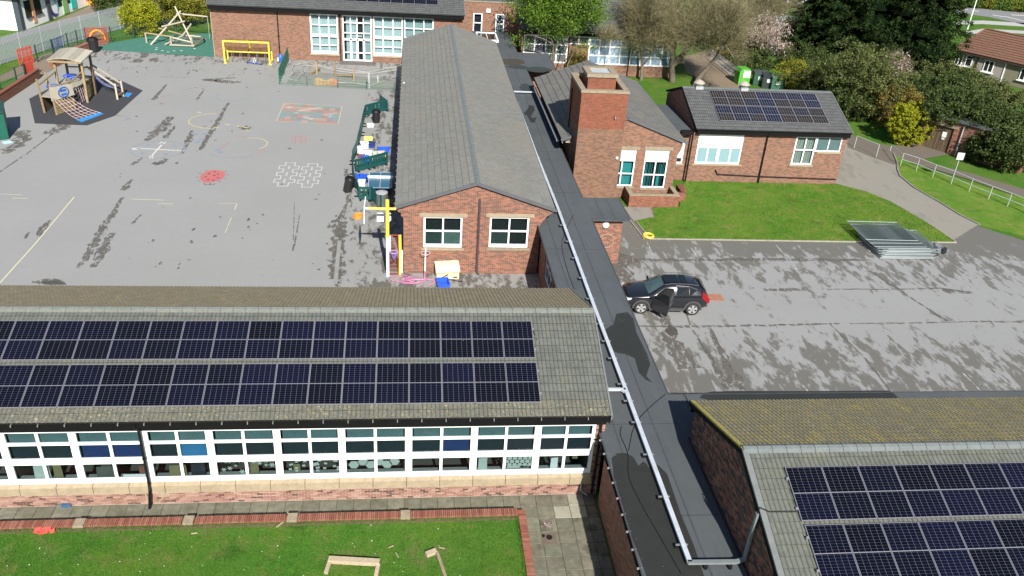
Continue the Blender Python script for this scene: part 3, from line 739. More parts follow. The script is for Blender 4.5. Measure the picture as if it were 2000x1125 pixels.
# windows: ten units, each two panes wide and three high
BLIND_D = plain('dark_teal_blind', (.016, .028, .040), .8, var=.12)
BLIND_B = plain('navy_blue_blind', (.018, .042, .16), .8, var=.08)
BLIND_L = plain('sky_blue_blind', (.045, .21, .44), .8, var=.08)
BLIND_T = plain('teal_obscured_panel', (.105, .175, .185), .8, var=.1, scale=1.5)
PAPER = plain('pale_paper', (.52, .58, .53), .9, var=.05)
BOARD = plain('olive_card', (.22, .20, .10), .9, var=.1)
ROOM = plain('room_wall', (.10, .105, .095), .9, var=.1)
SHELF = plain('inner_sill', (.30, .32, .31), .7, var=.08)
PIL = [-18.25, -15.95, -13.66, -11.39, -9.07, -6.92, -4.65, -2.43, -.09, 2.25, 4.55, 6.66]
ua = []
for k in range(len(PIL)-1):
    x0, x1 = PIL[k], PIL[k+1]; wd = x1-x0
    f = window(A, (x0, 23.77, .985), X_, -Y_, wd, 2.36, 2, [0, .415, .737, 1], fr=.125, mu=.10, inset=.035, depth=.09)
    e = MB(); zt = .985+.415*2.36
    e.box(x0+.13, x1-.13, 23.79, 23.87, zt-.12, zt+.12); e.build('deep_transom', UPVC, f); e = MB(); e.box(x0+.13, x1-.13, 23.79, 23.87, 1.11, 1.18); e.build('bottom_rail', UPVC, f)
    for c in (0, 1):
        px = x0+.13+c*(wd-.26)/2+.05; pw = (wd-.26)/2-.10
        b = MB(); b.box(px, px+pw, 23.93, 23.94, 2.74, 3.25); b.build('obscured_panel', BLIND_T, f)
        m = BLIND_D
        if k == 3: m = BLIND_B
        if k == 4 and c == 1: m = BLIND_L
        if k == 8 and c == 1: m = BLIND_B
        b = MB(); b.box(px-.02, px+pw+.02, 23.96, 23.97, 1.98 if k > 2 else 2.03, 2.70); b.build('blind', m, f)
        hd = MB(); hd.beam((px+pw*.45, 23.80, zt+.10), (px+pw*.45+.13, 23.775, zt+.115), .025, .02); hd.build('handle', UPVC, f)
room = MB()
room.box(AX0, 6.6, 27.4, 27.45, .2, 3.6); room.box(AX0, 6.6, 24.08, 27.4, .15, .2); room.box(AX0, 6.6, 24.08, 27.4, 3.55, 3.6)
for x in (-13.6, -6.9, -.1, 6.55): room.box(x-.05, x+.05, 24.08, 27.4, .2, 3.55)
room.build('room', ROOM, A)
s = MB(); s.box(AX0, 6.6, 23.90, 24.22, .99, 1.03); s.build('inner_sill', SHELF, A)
# mirrored lettering stuck inside the sixth window, read from the room
fc = bpy.data.curves.new('lettering', 'FONT'); fc.body = 'Creative Area'; fc.size = .27; fc.extrude = .002; fc.align_x = 'CENTER'
fo = bpy.data.objects.new('lettering_source', fc); COL.objects.link(fo); bpy.context.view_layer.update()
tm = bpy.data.meshes.new_from_object(fo); bpy.data.objects.remove(fo)
tm.transform(Matrix.Translation((-5.78, 23.90, 1.70)) @ Matrix.Scale(-1, 4, (1, 0, 0)) @ Matrix.Rotation(math.pi/2, 4, 'X')); tm.transform(world_of(A).inverted()); tm.materials.append(PAPER); link('lettering', tm, A)
# what leans against the lower panes
def onpane(x, z, poly, mat, name, y=23.905):
    b = MB(); b.xprism([(x+p[0], z+p[1]) for p in poly], (0, y, 0), X_, Z_, Y_*.006); return b.build(name, mat, A)
hexp = lambda r: [(r*math.cos(math.radians(60*i)), r*math.sin(math.radians(60*i))) for i in range(6)]
for (x, z) in ((-2.05, 1.50), (-1.72, 1.64), (-1.45, 1.49), (-1.16, 1.63), (-.86, 1.49), (-.6, 1.62)): onpane(x, z, hexp(.19), PAPER, 'paper_hexagon')
for i in range(6):
    for j in range(3): onpane(3.42+i*.19+(j % 2)*.09, 1.36+j*.155, hexp(.092), PAPER, 'paper_hexagon')
rr = random.Random(3)
def star(r): return [(r*(1 if i % 2 == 0 else .35)*math.cos(math.pi*i/6), r*(1 if i % 2 == 0 else .35)*math.sin(math.pi*i/6)) for i in range(12)]
for i in range(9): onpane(-6.6+i*.21, 1.28+rr.random()*.45, star(.07+rr.random()*.08), PAPER, 'paper_snowflake')
for i in range(26):
    a = rr.uniform(-.4, .4); p = [(-.055, -.04), (.055, -.04), (.055, .04), (-.055, .04)]
    p = [(q[0]*math.cos(a)-q[1]*math.sin(a), q[0]*math.sin(a)+q[1]*math.cos(a)) for q in p]
    onpane(-4.35+rr.random()*1.75, 1.25+rr.random()*.5, p, PAPER, 'paper_note', 23.905+rr.random()*.01)
for (x, z, w_, h_, m) in ((-13.0, 1.12, .55, .62, PAPER), (-12.35, 1.12, .3, .6, BOARD), (-8.5, 1.1, .62, .5, BOARD), (-7.75, 1.1, .5, .62, BLIND_D), (-5.7, 1.15, .3, .5, BOARD), (-4.2, 1.2, .25, .35, BOARD), (2.45, 1.12, .34, .55, PAPER), (3.5, 1.15, .8, .12, PAPER), (5.15, 1.12, .28, .5, UPVC), (4.0, 1.12, .3, .22, PAPER), (-10.95, 1.1, .7, .5, ROOM), (-10.1, 1.1, .9, .12, UPVC), (-9.5, 1.25, .2, .35, COPB), (5.95, 1.55, .2, .2, BOARD)):
    onpane(x, z, [(0, 0), (w_, 0), (w_*.96, h_), (w_*.06, h_*.95)], m, 'display_card', 23.96)
# black eaves board, roof, tiles
e = MB(); e.box(AX0, AX1, 23.69, 23.765, 3.345, 3.74); e.box(AX0, 7.03, 23.36, 23.40, 3.70, 3.98); e.box(AX0, AX1, 23.40, 23.69, 3.70, 3.72); e.box(6.98, 7.03, 23.40, 24.2, 3.62, 3.98)
e.build('fascia', FASCIA, A)
EZ, EY, RY = 4.03, 23.28, 27.85; RZ = EZ+SLP*(RY-EY)
dk = MB(); th = .05
dk.xprism([(EY+.06, EZ-.03), (RY, RZ-.03), (2*RY-EY-.06, EZ-.03), (2*RY-EY-.06, EZ-.09), (RY, RZ-.09), (EY+.06, EZ-.09)], (AX0, 0, 0), Y_, Z_, X_*(7.0-AX0))
roofA = dk.build('roof', VERGE, A)
SL = math.hypot(RY-EY, RZ-EZ)
def visA(i, j, tw, th):
    x = AX0+(i+.5)*tw; s = (j+.5)*th
    return x > -16 and (x > 4.35 or s < .62 or s > 4.2)
cw_ = (SL-.02)/14
lay_tiles(roofA, (AX0, EY, EZ), X_, UPA, 7.0-AX0, cw_*2, 'wave', .30, cw_, T_E1, T_EM, 120, lambda i, j, tw, th: AX0+i*tw > -16)
lay_tiles(roofA, Vector((AX0, EY, EZ))+UPA*cw_*2, X_, UPA, 7.0-AX0, cw_*12, 'wave', .30, cw_, T_A1, T_AM, 180, lambda i, j, tw, th: visA(i, j+2, tw, th))
lay_tiles(roofA, (AX0, 2*RY-EY, EZ), X_, DNB, 7.0-AX0, SL-.02, 'wave', .30, .345, T_K1, T_KM, 0)
# bottom course and near-eave lichen tiles lie over the first course line, ridge tiles along the top
n = 56
for i in range(n):
    x0 = AX0+(7.0-AX0)*i/n; x1 = AX0+(7.0-AX0)*(i+1)/n-.012
    b = MB(); pr = [(-.20, -.055), (-.10, .035), (0, .07), (.10, .035), (.20, -.055)]
    P = [(x0, RY+a, RZ+z+.035) for a, z in pr]+[(x1, RY+a, RZ+z+.028) for a, z in pr]
    b.add(P, [(i_+5, i_, i_+1, i_+6)[::-1] for i_ in range(4)]+[(0, 1, 2, 3, 4)[::-1], (5, 6, 7, 8, 9)]); b.build('ridge_tile', RIDGE_L, roofA)
v = MB()
v.obox((6.99, EY-.02, EZ-.11), X_*.06, UPA*(SL+.02), NA*.17); v.obox((6.99, 2*RY-EY+.02, EZ-.11), X_*.06, DNB*(SL+.02), Vector((0, SA, CA))*.17)
v.build('verge', VERGE_G, roofA)
gt = half_gutter(A, (AX0, EY+.01, EZ-.02), (7.05, EY+.01, EZ-.02), .058, plain('dark_gutter', (.008, .008, .008), .7, spec=.1))
for i in range(31):
    b = MB(); x = AX0+.4+i*.83; b.box(x-.014, x+.014, EY-.075, EY+.02, EZ-.09, EZ-.012); b.build('bracket', plain('bracket_grey', (.20, .20, .19), .6) if i == 0 else bpy.data.materials['bracket_grey'], gt)
downpipe(A, [(-9.12, 23.30, 3.9), (-9.12, 23.34, 3.72), (-9.12, 23.60, 3.42), (-9.12, 23.60, 1.02), (-9.10, 23.52, .85), (-9.22, 23.52, .0)], .05)
downpipe(A, [(6.80, 23.36, 3.9), (6.80, 23.40, 3.7), (6.80, 23.68, 3.45), (6.80, 23.68, .1)], .05)
downpipe(A, [(6.35, 23.70, .75), (6.35, 23.68, .25), (6.62, 23.64, .02)], .028, plain('grey_waste_pipe', (.45, .45, .45), .5), 'waste_pipe')
cl = MB(); cl.obox((-9.02, 23.74, .0), X_*.05, Y_*.02, (.28, 0, .42)); cl.obox((-8.85, 23.745, .35), X_*.3, Y_*.01, (.02, 0, .25)); cl.obox((-9.36, 23.73, .05), X_*.06, Y_*.02, (-.02, 0, .45)); cl.build('mortar_repair', STONE, A)
# solar panels
PW, PH = 1.134, 1.722
def roofpt(x, s, lift): return Vector((x, EY, EZ))+UPA*s+NA*lift
s0 = (23.80-EY)/CA; s1 = (25.62-EY)/CA
for r, (sx, xr, nm) in enumerate(((s0, 4.52, 'lower'), (s1, 4.51, 'upper'))):
    for i in range(17):
        x = xr-PW-1.154*i
        solar_panel(roofpt(x, sx, .085), X_, UPA, PW, PH, 'near classroom roof solar panel, %s row, %s from the right end' % (nm, ORD[i]), 'solar panels on the near classroom roof', clamp=(PW, PW+.07) if i == 0 else None)
c = MB(); c.tube([roofpt(4.55, s1+1.3, .05), roofpt(4.62, s1+1.1, .03), roofpt(4.66, s1+.8, .03), roofpt(4.75, s1+.7, .03)], .014, 5); c.build('panel_cable', PIPE, A)
# ================================================================ BLOCK AT THE LOWER RIGHT (solar roof, dark gable)
B = thing('classroom_block', 'classroom block with dark gable wall and yellow lichened back roof at the lower right', 'building', (16, 19.3, 0))
BX0, BX1 = 10.05, 32.0; BRY, BRZ = 19.3, 5.83; BEY = BRY-4.55; BEZ = BRZ-SLP*4.55; BBY = BRY+4.55
w = MB()
w.box(BX0+.02, BX1, BEY+.45, BEY+.75, 0, BEZ-.1); w.box(BX0+.02, BX1, BBY-.75, BBY-.45, 0, BEZ-.1)
w.xprism([(BEY+.75, 0), (BBY-.75, 0), (BBY-.75, BEZ-.1), (BBY-.45, BEZ-.1), (BBY-.42, BEZ-.07), (BRY, BRZ-.09), (BEY+.42, BEZ-.07), (BEY+.45, BEZ-.1), (BEY+.75, BEZ-.1)], (BX0+.02, 0, 0), Y_, Z_, X_*.28)
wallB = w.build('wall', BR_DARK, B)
mb = MB(); mb.xprism([(BEY+.5, 2.9), (BBY-.5, 2.9), (BBY-.5, BEZ-.07), (BRY, BRZ-.1), (BEY+.5, BEZ-.07)], (BX0+.012, 0, 0), Y_, Z_, X_*.006); mb.build('mortar_bed', plain('grey_mortar', (.44, .37, .30), .95), wallB)
def under(a, z):
    y = BBY-.45-a; top = BRZ-.12-SLP*abs(y-BRY); return z <= top
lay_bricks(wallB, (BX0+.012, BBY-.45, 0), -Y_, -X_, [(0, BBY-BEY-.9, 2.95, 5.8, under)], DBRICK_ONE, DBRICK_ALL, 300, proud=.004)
dk = MB(); dk.xprism([(BEY+.06, BEZ-.03), (BRY, BRZ-.03), (BBY-.06, BEZ-.03), (BBY-.06, BEZ-.09), (BRY, BRZ-.09), (BEY+.06, BEZ-.09)], (BX0, 0, 0), Y_, Z_, X_*(BX1-BX0))
roofB = dk.build('roof', VERGE, B); SLB = math.hypot(4.55, SLP*4.55)
def visB(i, j, tw, th):
    x = (i+.5)*tw; s = (j+.5)*th; return x < 12 and (x < 1.1 or s > 4.1) and s > .3
lay_tiles(roofB, (BX0+.02, BEY, BEZ), X_, UPA, BX1-BX0, SLB-.02, 'wave', .30, .345, T_B1, T_BM, 120, visB)
lay_tiles(roofB, (BX0+.02, BBY, BEZ), X_, DNB, BX1-BX0, SLB-.02, 'wave', .30, .345, T_Y1, T_YM, 180, lambda i, j, tw, th: i*tw < 14)
n = 48
for i in range(n):
    x0 = BX0+(BX1-BX0)*i/n; x1 = BX0+(BX1-BX0)*(i+1)/n-.012
    b = MB(); pr = [(-.20, -.055), (-.10, .035), (0, .07), (.10, .035), (.20, -.055)]
    P = [(x0, BRY+a, BRZ+z+.035) for a, z in pr]+[(x1, BRY+a, BRZ+z+.028) for a, z in pr]
    b.add(P, [(i_+5, i_, i_+1, i_+6)[::-1] for i_ in range(4)]+[(0, 1, 2, 3, 4)[::-1], (5, 6, 7, 8, 9)]); b.build('ridge_tile', RIDGE, roofB)
v = MB(); v.obox((BX0-.035, BEY-.02, BEZ-.20), X_*.05, UPA*(SLB+.02), NA*.17); v.obox((BX0-.035, BBY+.02, BEZ-.20), X_*.05, DNB*(SLB+.02), Vector((0, SA, CA))*.17); v.build('barge_board', FASCIA, roofB)
v = MB(); v.obox((BX0-.03, BEY-.02, BEZ-.02), X_*.18, UPA*(SLB+.02), NA*.075); v.build('verge', VERGE_G, roofB)
YL = plain('yellow_lichen', (.34, .29, .08), .95, var=.35, scale=14, grime=.4)
v = MB(); v.obox((BX0-.03, BBY+.02, BEZ-.02), X_*.16, DNB*(SLB+.02), Vector((0, SA, CA))*.07); v.build('lichened_verge', YL, roofB)
e = MB(); e.box(BX0, BX1, BEY+.10, BEY+.14, BEZ-.35, BEZ-.06); e.box(BX0, BX1, BBY-.14, BBY-.10, BEZ-.35, BEZ-.06); e.build('fascia', FASCIA, B)
def roofptB(x, s, lift): return Vector((x, BEY, BEZ))+UPA*s+NA*lift
for r, (ytop, xl, nm) in enumerate(((18.62, 11.16, 'upper'), (16.87, 11.20, 'lower'))):
    s = (ytop-BEY)/CA-PH
    for i in range(10):
        solar_panel(roofptB(xl+1.154*i, s, .085), X_, UPA, PW, PH, 'lower right roof solar panel, %s row, %s from the dark gable' % (nm, ORD[i]), 'solar panels on the lower right roof', clamp=(-.07, 0) if i == 0 else None)
# ================================================================ LONG HALL
C_ = thing('school_hall', 'long gabled brick hall with grey tiled roof running away from the near block', 'building', (3.4, 60, 0))
CY0, CY1 = 41.35, 79.3; CR = 3.40; CRZ = 5.42; CEL, CER = -.90, 7.62; CEZ = CRZ-.337*4.26
m_ = .337; kc = 1/math.sqrt(1+m_*m_); ULC = Vector((kc, 0, m_*kc)); URC = Vector((-kc, 0, m_*kc))
opn = [(1.07, 3.15, 1.58, 3.42), (4.62, 6.77, 1.62, 3.46)]
w = MB(); wall_mb(w, (-.47, CY0, 0), X_, -Y_, 7.40, 3.86, .3, opn)
w.box(-.47, -.17, CY0+.3, CY1, 0, 3.86); w.box(6.63, 6.93, CY0+.3, CY1, 0, 3.86); w.box(-.17, 6.63, CY1-.3, CY1, 0, 3.86)
for y in (CY0, CY1-.3): w.xprism([(-.78, 3.86), (7.50, 3.86), (7.50, 3.94), (CR, CRZ-.10), (-.78, 3.94)], (0, y, 0), X_, Z_, Y_*.3)
w.xprism([(-.78, 3.86), (-.47, 3.86), (-.47, 3.30), (-.60, 3.45), (-.60, 3.6), (-.78, 3.7)], (0, CY0, 0), X_, Z_, Y_*.3)
w.xprism([(7.50, 3.86), (6.93, 3.86), (6.93, 3.10), (7.1, 3.35), (7.3, 3.6), (7.50, 3.72)], (0, CY0, 0), X_, Z_, Y_*.3)
wallC = w.build('wall', BR_HALL, C_)
# raised brick course below the verge
b = MB(); mo = Vector((0, 0, -.10))
b.obox((-.80, CY0-.03, 3.84), (CR+.80, 0, CRZ-.10-3.94), Y_*.03, (0, 0, .10)); b.obox((CR, CY0-.03, CRZ-.20), (7.50-CR, 0, 3.94-CRZ+.10), Y_*.03, (0, 0, .10)); b.build('verge_course', BR_CHIM, C_)
for i, (a0, a1, z0, z1) in enumerate(opn):
    x0, x1 = -.47+a0, -.47+a1
    gl = [GLASS]
    f = window(C_, (x0, CY0, z0), X_, -Y_, x1-x0, z1-z0, 2, [0, .53, 1], fr=.10, mu=.085, inset=.06, depth=.10)
    s = MB(); s.box(x0+.1, x1-.1, CY0+.05, CY0+.12, z0+.10, z0+.19); s.build('deep_rail', UPVC, f)
    l = MB(); l.box(x0-.22, x1+.24, CY0-.035, CY0+.2, z1, z1+.215); l.build('lintel', STONE, C_)
    l = MB(); l.box(x0-.12, x1+.14, CY0-.06, CY0+.055, z0-.14, z0); l.build('sill', STONE_G if i else STONE, C_)
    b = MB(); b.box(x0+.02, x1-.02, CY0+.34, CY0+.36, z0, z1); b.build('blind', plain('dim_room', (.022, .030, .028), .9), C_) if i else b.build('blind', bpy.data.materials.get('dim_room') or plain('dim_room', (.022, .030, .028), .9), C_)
b = MB(); b.box(1.62, 2.58, CY0+.20, CY0+.21, 1.70, 2.50); b.build('frosted_panel', plain('green_frosted', (.13, .20, .17), .7), C_)
b = MB(); b.box(.68, 1.60, CY0+.20, CY0+.21, 1.70, 2.50); b.box(4.25, 5.2, CY0+.20, CY0+.21, 1.72, 2.52); b.build('dim_panel', plain('dim_frosted', (.045, .075, .066), .7), C_)
downpipe(C_, [(3.55, CY0-.02, 4.50), (3.55, CY0-.10, 4.46), (3.55, CY0-.10, .22), (3.68, CY0-.22, .05)], .058, plain('brown_grey_pipe', (.06, .052, .055), .5))
dk = MB(); dk.xprism([(CEL+.06, CEZ-.02), (CR, CRZ-.02), (CER-.06, CEZ-.02), (CER-.06, CEZ-.08), (CR, CRZ-.08), (CEL+.06, CEZ-.08)], (0, CY0-.15, 0), X_, Z_, Y_*(CY1-CY0+.3))
roofC = dk.build('roof', VERGE, C_); SLC = math.hypot(4.28, m_*4.28)
lay_tiles(roofC, (CEL, CY1+.15, CEZ), -Y_, ULC, CY1-CY0+.3, SLC, 'flat', .33, .375, T_C1, T_CM, 150, lambda i, j, tw, th: True, jit=.004)
lay_tiles(roofC, (CER, CY0-.15, CEZ), Y_, URC, CY1-CY0+.3, SLC, 'flat', .33, .375, T_C1, T_CM, 150, lambda i, j, tw, th: True, jit=.004)
n = 84
for i in range(n):
    y0 = CY0-.15+(CY1-CY0+.3)*i/n; y1 = CY0-.15+(CY1-CY0+.3)*(i+1)/n-.012
    b = MB(); pr = [(-.15, -.04), (0, .03), (.15, -.04)]
    P = [(CR+a, y0, CRZ+z+.035) for a, z in pr]+[(CR+a, y1, CRZ+z+.03) for a, z in pr]
    b.add(P, [(0, 1, 4, 3), (1, 2, 5, 4), (0, 2, 1), (3, 4, 5)]); b.build('ridge_tile', RIDGE, roofC)
v = MB(); v.obox((CEL-.03, CY0-.20, CEZ-.10), ULC*(SLC+.02), Y_*.05, Vector((-m_*kc, 0, kc))*.17); v.obox((CER+.03, CY0-.20, CEZ-.10), URC*(SLC+.02), Y_*.05, Vector((m_*kc, 0, kc))*.17)
v.build('verge', plain('verge_dark_grey', (.085, .09, .098), .7, var=.1), roofC)
gt = half_gutter(C_, (CEL-.01, CY0-.1, CEZ), (CEL-.01, CY1, CEZ), .06, PIPE, out=-X_)
for i in range(40):
    b = MB(); y = CY0+.4+i*.95; b.box(CEL-.08, CEL+.02, y-.02, y+.02, CEZ-.07, CEZ+.012); b.build('bracket', bpy.data.materials['bracket_grey'], gt)
half_gutter(C_, (CER+.01, CY0-.1, CEZ-.02), (CER+.01, CY1, CEZ-.02), .06, PIPE, out=X_)
sm = MB(); sm.box(-.75, -.62, CY0+23.0, CY0+23.25, 4.03, 4.10); sm.build('white_vent_tile', UPVC, roofC)
pd = MB(); pd.box(-.06, .02, CY0-.03, CY0, .35, .55); pd.build('outside_tap', GALV, C_)
# ================================================================ FLAT-ROOFED CORRIDOR
def felt(name, base, seams):
    t = NT(name); p = t.pos(); x, y, z = t.sep(p)
    f = t.noise(p, 45, 3, .7); b = t.noise(p, .55, 6, .65); c = t.noise(t.mapping(p, (2.5, .25, 1)), 1.2, 5, .6)
    col = t.mix(t.ramp(f, [(.3, 0.0), (.7, 1.0)]), tuple(q*.88 for q in base), tuple(q*1.14 for q in base))
    col = t.mix(t.ramp(b, [(.38, 0.0), (.68, .55)]), col, tuple(q*.72 for q in base))
    col = t.mix(t.ramp(c, [(.5, 0.0), (.72, .3)]), col, tuple(q*1.35 for q in base))
    return t.finish(col, .85, 0, t.bump(f, .3, .01), .3)
FELT = felt('roofing_felt', (.073, .083, .090), None)
FELT_W = plain('rain_darkened_felt', (.021, .022, .019), .62, var=.12, scale=2)
FELT_M = plain('moss_stained_felt', (.052, .043, .030), .7, var=.2, scale=3)
FELT_P = plain('pale_felt', (.115, .123, .13), .85, var=.1)
FZ = 3.0
CO = thing('flat_roofed_corridor', 'long dark grey flat felt roofed corridor linking the school blocks, white trunking along it', 'building', (8.4, 45, 0))
XL, XR = 6.78, 9.94
main = [(XL, 8), (XR, 8), (XR, 23.36), (34, 23.36), (34, 25.92), (XR, 25.92), (XR, 42.32), (12.12, 42.32), (12.12, 45.28), (XR, 45.28), (XR, 74.4), (12.6, 74.4), (12.6, 79.9), (9.75, 79.9), (9.75, 88.2), (6.0, 88.2), (6.0, 81), (XL, 79.6)]
r = MB(); r.prism(main, FZ-.14, FZ); roofF = r.build('felt_roof', FELT, CO)
LS = [p for p in zip(main, main[1:]+main[:1])]
t_ = MB()
for a, b in LS:
    a, b = Vector((*a, FZ-.02)), Vector((*b, FZ-.02)); d = (b-a).normalized(); t_.beam(a-d*.0, b, .05, .07)
t_.build('roof_edge_trim', plain('felt_edge_trim', (.05, .055, .06), .6), roofF)
w = MB()
w.box(6.95, 7.2, 8, 23.2, 0, FZ-.15); w.box(6.99, 7.2, 32.0, 41.2, 0, .95); w.box(6.99, 7.2, 32.0, 41.2, 2.35, FZ-.15)
for (y0, y1) in ((32.0, 33.6), (36.2, 36.9), (39.3, 41.2)): w.box(6.99, 7.2, y0, y1, .95, 2.35)
w.box(9.5, 9.75, 24.6, 42.5, 0, FZ-.15); w.box(9.75, 34, 25.45, 25.7, 0, FZ-.15); w.box(9.5, 9.75, 8, 23.8, 0, FZ-.15)
w.box(9.75, 11.85, 42.75, 43.0, 0, FZ-.15); w.box(11.6, 11.85, 43.0, 45.0, 0, FZ-.15); w.box(9.5, 9.75, 45.2, 74.6, 0, FZ-.15); w.box(9.75, 12.3, 74.6, 74.85, 0, FZ-.15); w.box(9.3, 9.55, 80, 88.2, 0, FZ-.15)
w.build('wall', BR_HALL, CO)
for (y0, y1) in ((33.6, 36.2), (36.9, 39.3)):
    window(CO, (6.99, y1, .95), -Y_, -X_, y1-y0, 1.40, 3, [0, .6, 1], fr=.06, mu=.05, inset=.05)
window(CO, (9.55, 80.4, 1.2), Y_, X_, 2.2, 1.5, 2, 2, fr=.08, mu=.07, inset=.02)
# seams of the felt, lapped strips a little proud
sm = MB()
for x in (7.35, 8.85):
    sm.box(x, x+.05, 8, 79, FZ, FZ+.006)
for y in (12.2, 19.4, 24.1, 31.0, 38.5, 46.0, 53.0, 60.0): sm.box(XL+.05, XR-.05, y, y+.05, FZ+.001, FZ+.007)
for x in (10.6, 11.3): sm.box(x, x+.04, 42.4, 45.2, FZ, FZ+.006)
sm.build('felt_seams', plain('felt_seam', (.045, .05, .055), .85), roofF)
RF = [lambda px, py: tuple(at(px, py, FZ)[:2])][0]
g_ = MB()
g_.sheet([RF(*p) for p in ((1204,613),(1225,610),(1237,622),(1243,650),(1263,690),(1270,712),(1262,735),(1275,748),(1262,742),(1248,728),(1240,700),(1222,692),(1208,690),(1192,684),(1182,670),(1180,645),(1199,633))], FZ+.009)
g_.build('rain_stain', FELT_W, roofF); g_ = MB(); g_.sheet([RF(*p) for p in ((1195,895),(1205,886),(1222,885),(1237,893),(1247,910),(1256,902),(1263,906),(1266,913),(1285,908),(1303,926),(1330,1005),(1355,1065),(1375,1125),(1385,1160),(1275,1160),(1250,1090),(1230,1040),(1215,990),(1200,940))], FZ+.009)
g_.build('rain_stain', FELT_W, roofF); g_ = MB(); g_.sheet([RF(*p) for p in ((1366,777),(1376,768),(1392,765),(1440,764),(1600,764),(1735,763),(1745,768),(1758,781),(1700,783),(1500,783),(1392,784))], FZ+.009)
g_.build('rain_stain', FELT_W, roofF); g_ = MB(); g_.sheet([RF(*p) for p in ((1034,205),(1042,207),(1045,215),(1037,226),(1040,232),(1048,228),(1044,240),(1036,238),(1030,226),(1022,222),(1030,214))], FZ+.009)
g_.build('rain_stain', FELT_W, roofF)
g_ = MB()
puddle(g_, at(1002, 121, FZ), 1.05, 1.2, FZ+.010, 31, 30, .1); g_.build('moss_stain', FELT_M, roofF)
g_ = MB(); puddle(g_, at(1052, 136, FZ), 1.05, 1.0, FZ+.010, 32, 30, .1); puddle(g_, at(1030, 173, FZ), .6, 1.3, FZ+.010, 33, 30, .15); puddle(g_, at(1012, 131, FZ), 1.0, .7, FZ+.0085, 34, 30, .2); g_.build('damp_rings', plain('damp_felt', (.036, .042, .042), .6, var=.15), roofF)
# loose cable on the felt
for k, pts in enumerate((((1214,832),(1212,850),(1226,885),(1228,930),(1250,980),(1290,1050),(1330,1120)), ((1300,770),(1270,795),(1240,830),(1228,880)), ((1120,420),(1098,470),(1106,520),(1122,565)), ((1304,766),(1335,770),(1345,790)))):
    P = [at(px, py, FZ+.02) for px, py in pts]
    Q = []
    for i in range(len(P)-1):
        p0, p1, p2, p3 = P[max(i-1, 0)], P[i], P[i+1], P[min(i+2, len(P)-1)]
        for f in (0, .25, .5, .75):
            Q.append(.5*((2*p1)+(p2-p0)*f+(2*p0-5*p1+4*p2-p3)*f*f+(3*p1-p0-3*p2+p3)*f**3))
    Q.append(P[-1]); c = MB(); c.tube(Q, .011, 5)
    tag(c.build('roof_cable', PIPE), ['thin black cable trailing down the middle of the flat roof beside the white trunking', 'short black cable crossing the flat roof towards the near classroom verge', 'black cable lying along the flat roof left of the trunking beside the hall', 'black cable end at the corner of the flat roof above the car park'][k], 'cable', 'cables on the flat roof')
# gutter with clips along the near left edge
gt = half_gutter(CO, (XL-.03, 8, FZ-.06), (XL-.03, 23.2, FZ-.06), .06, PIPE, out=-X_)
for i in range(20):
    b = MB(); y = 9.2+i*.74; b.box(XL-.10, XL+.05, y-.018, y+.018, FZ-.05, FZ+.012); b.build('bracket', bpy.data.materials['bracket_grey'], gt)
# block wall face with white dome lamp and a painted ring under the annex
lp = thing('wall_lamp', 'round white dome lamp on the brick wall under the flat roof annex', 'lamp', (10.88, 42.74, 2.45))
m = MB(); m.lathe((0, 0, 0), [(.20, 0), (.20, .03), (.17, .10), (.10, .145), (0.01, .155)], 18)
m.v = [(v[0]+10.88, 42.74-v[2], v[1]+2.45) for v in m.v]; m.build('shade', UPVC, lp)
m = MB(); m.box(10.80, 10.96, 42.735, 42.75, 2.37, 2.53); m.build('back_plate', GUTTER, lp)
rg = MB(); rg.tube([(11.05+.42*math.cos(t*.262), 42.745, 1.45+.42*math.sin(t*.262)) for t in range(24)], .012, 4, closed=True); rg.build('chalk_ring', plain('faded_chalk', (.42, .32, .27), .9), CO)
# skylight at the far end
sk = thing('roof_light', 'white framed rooflight on the flat roof behind the hall', 'rooflight', (7.3, 85.2, FZ))
m = MB(); a = [(6.3, 83.6), (8.2, 83.6), (8.2, 86.8), (6.3, 86.8)]
for p, q in zip(a, a[1:]+a[:1]): m.beam((*p, FZ+.12), (*q, FZ+.12), .14, .24)
m.beam((7.25, 83.6, FZ+.2), (7.25, 86.8, FZ+.2), .06, .06); m.build('frame', UPVC, sk)
m = MB(); m.box(6.37, 8.13, 83.67, 86.73, FZ+.16, FZ+.18); m.build('pane', GLASS_T, sk)
# ---- white cable trunking on feet
TK = thing('cable_trunking', 'long white cable trunking raised on feet along the flat corridor roof', 'trunking', (8.2, 30, FZ))
TX = [(8.27, 17.34), (8.24, 26.0), (8.19, 32.3), (8.15, 43.5), (8.02, 52), (7.92, 66.3)]
m = MB()
for a, b in zip(TX[:-1], TX[1:]): m.beam((*a, FZ+.17), (*b, FZ+.17), .15, .08)
m.build('trunking_run', TRUNK, TK)
m = MB(); m.beam((8.21, 17.34, FZ+.17), (9.72, 17.30, FZ+.17), .13, .08); m.beam((9.70, 17.30, FZ+.17), (9.955, 17.36, FZ+.20), .12, .08); m.build('trunking_run', GALV, TK)
p0 = Vector((9.96, 17.36, FZ+.20)); p1 = Vector((9.96, 17.32, 5.10))
m = MB(); m.beam(p0, p1, .12, .07, up=(1, 0, 0)); m.build('trunking_rise', GALV, TK)
m = MB(); m.beam((8.24, 26.05, FZ+.17), (7.1, 26.07, FZ+.17), .12, .08); m.beam((8.3, 25.75, FZ+.171), (8.05, 26.05, FZ+.171), .10, .075); m.build('trunking_branch', TRUNK, TK)
m = MB(); m.beam((7.92, 66.3, FZ+.17), (9.9, 66.3, FZ+.17), .12, .08); m.build('trunking_branch', TRUNK, TK)
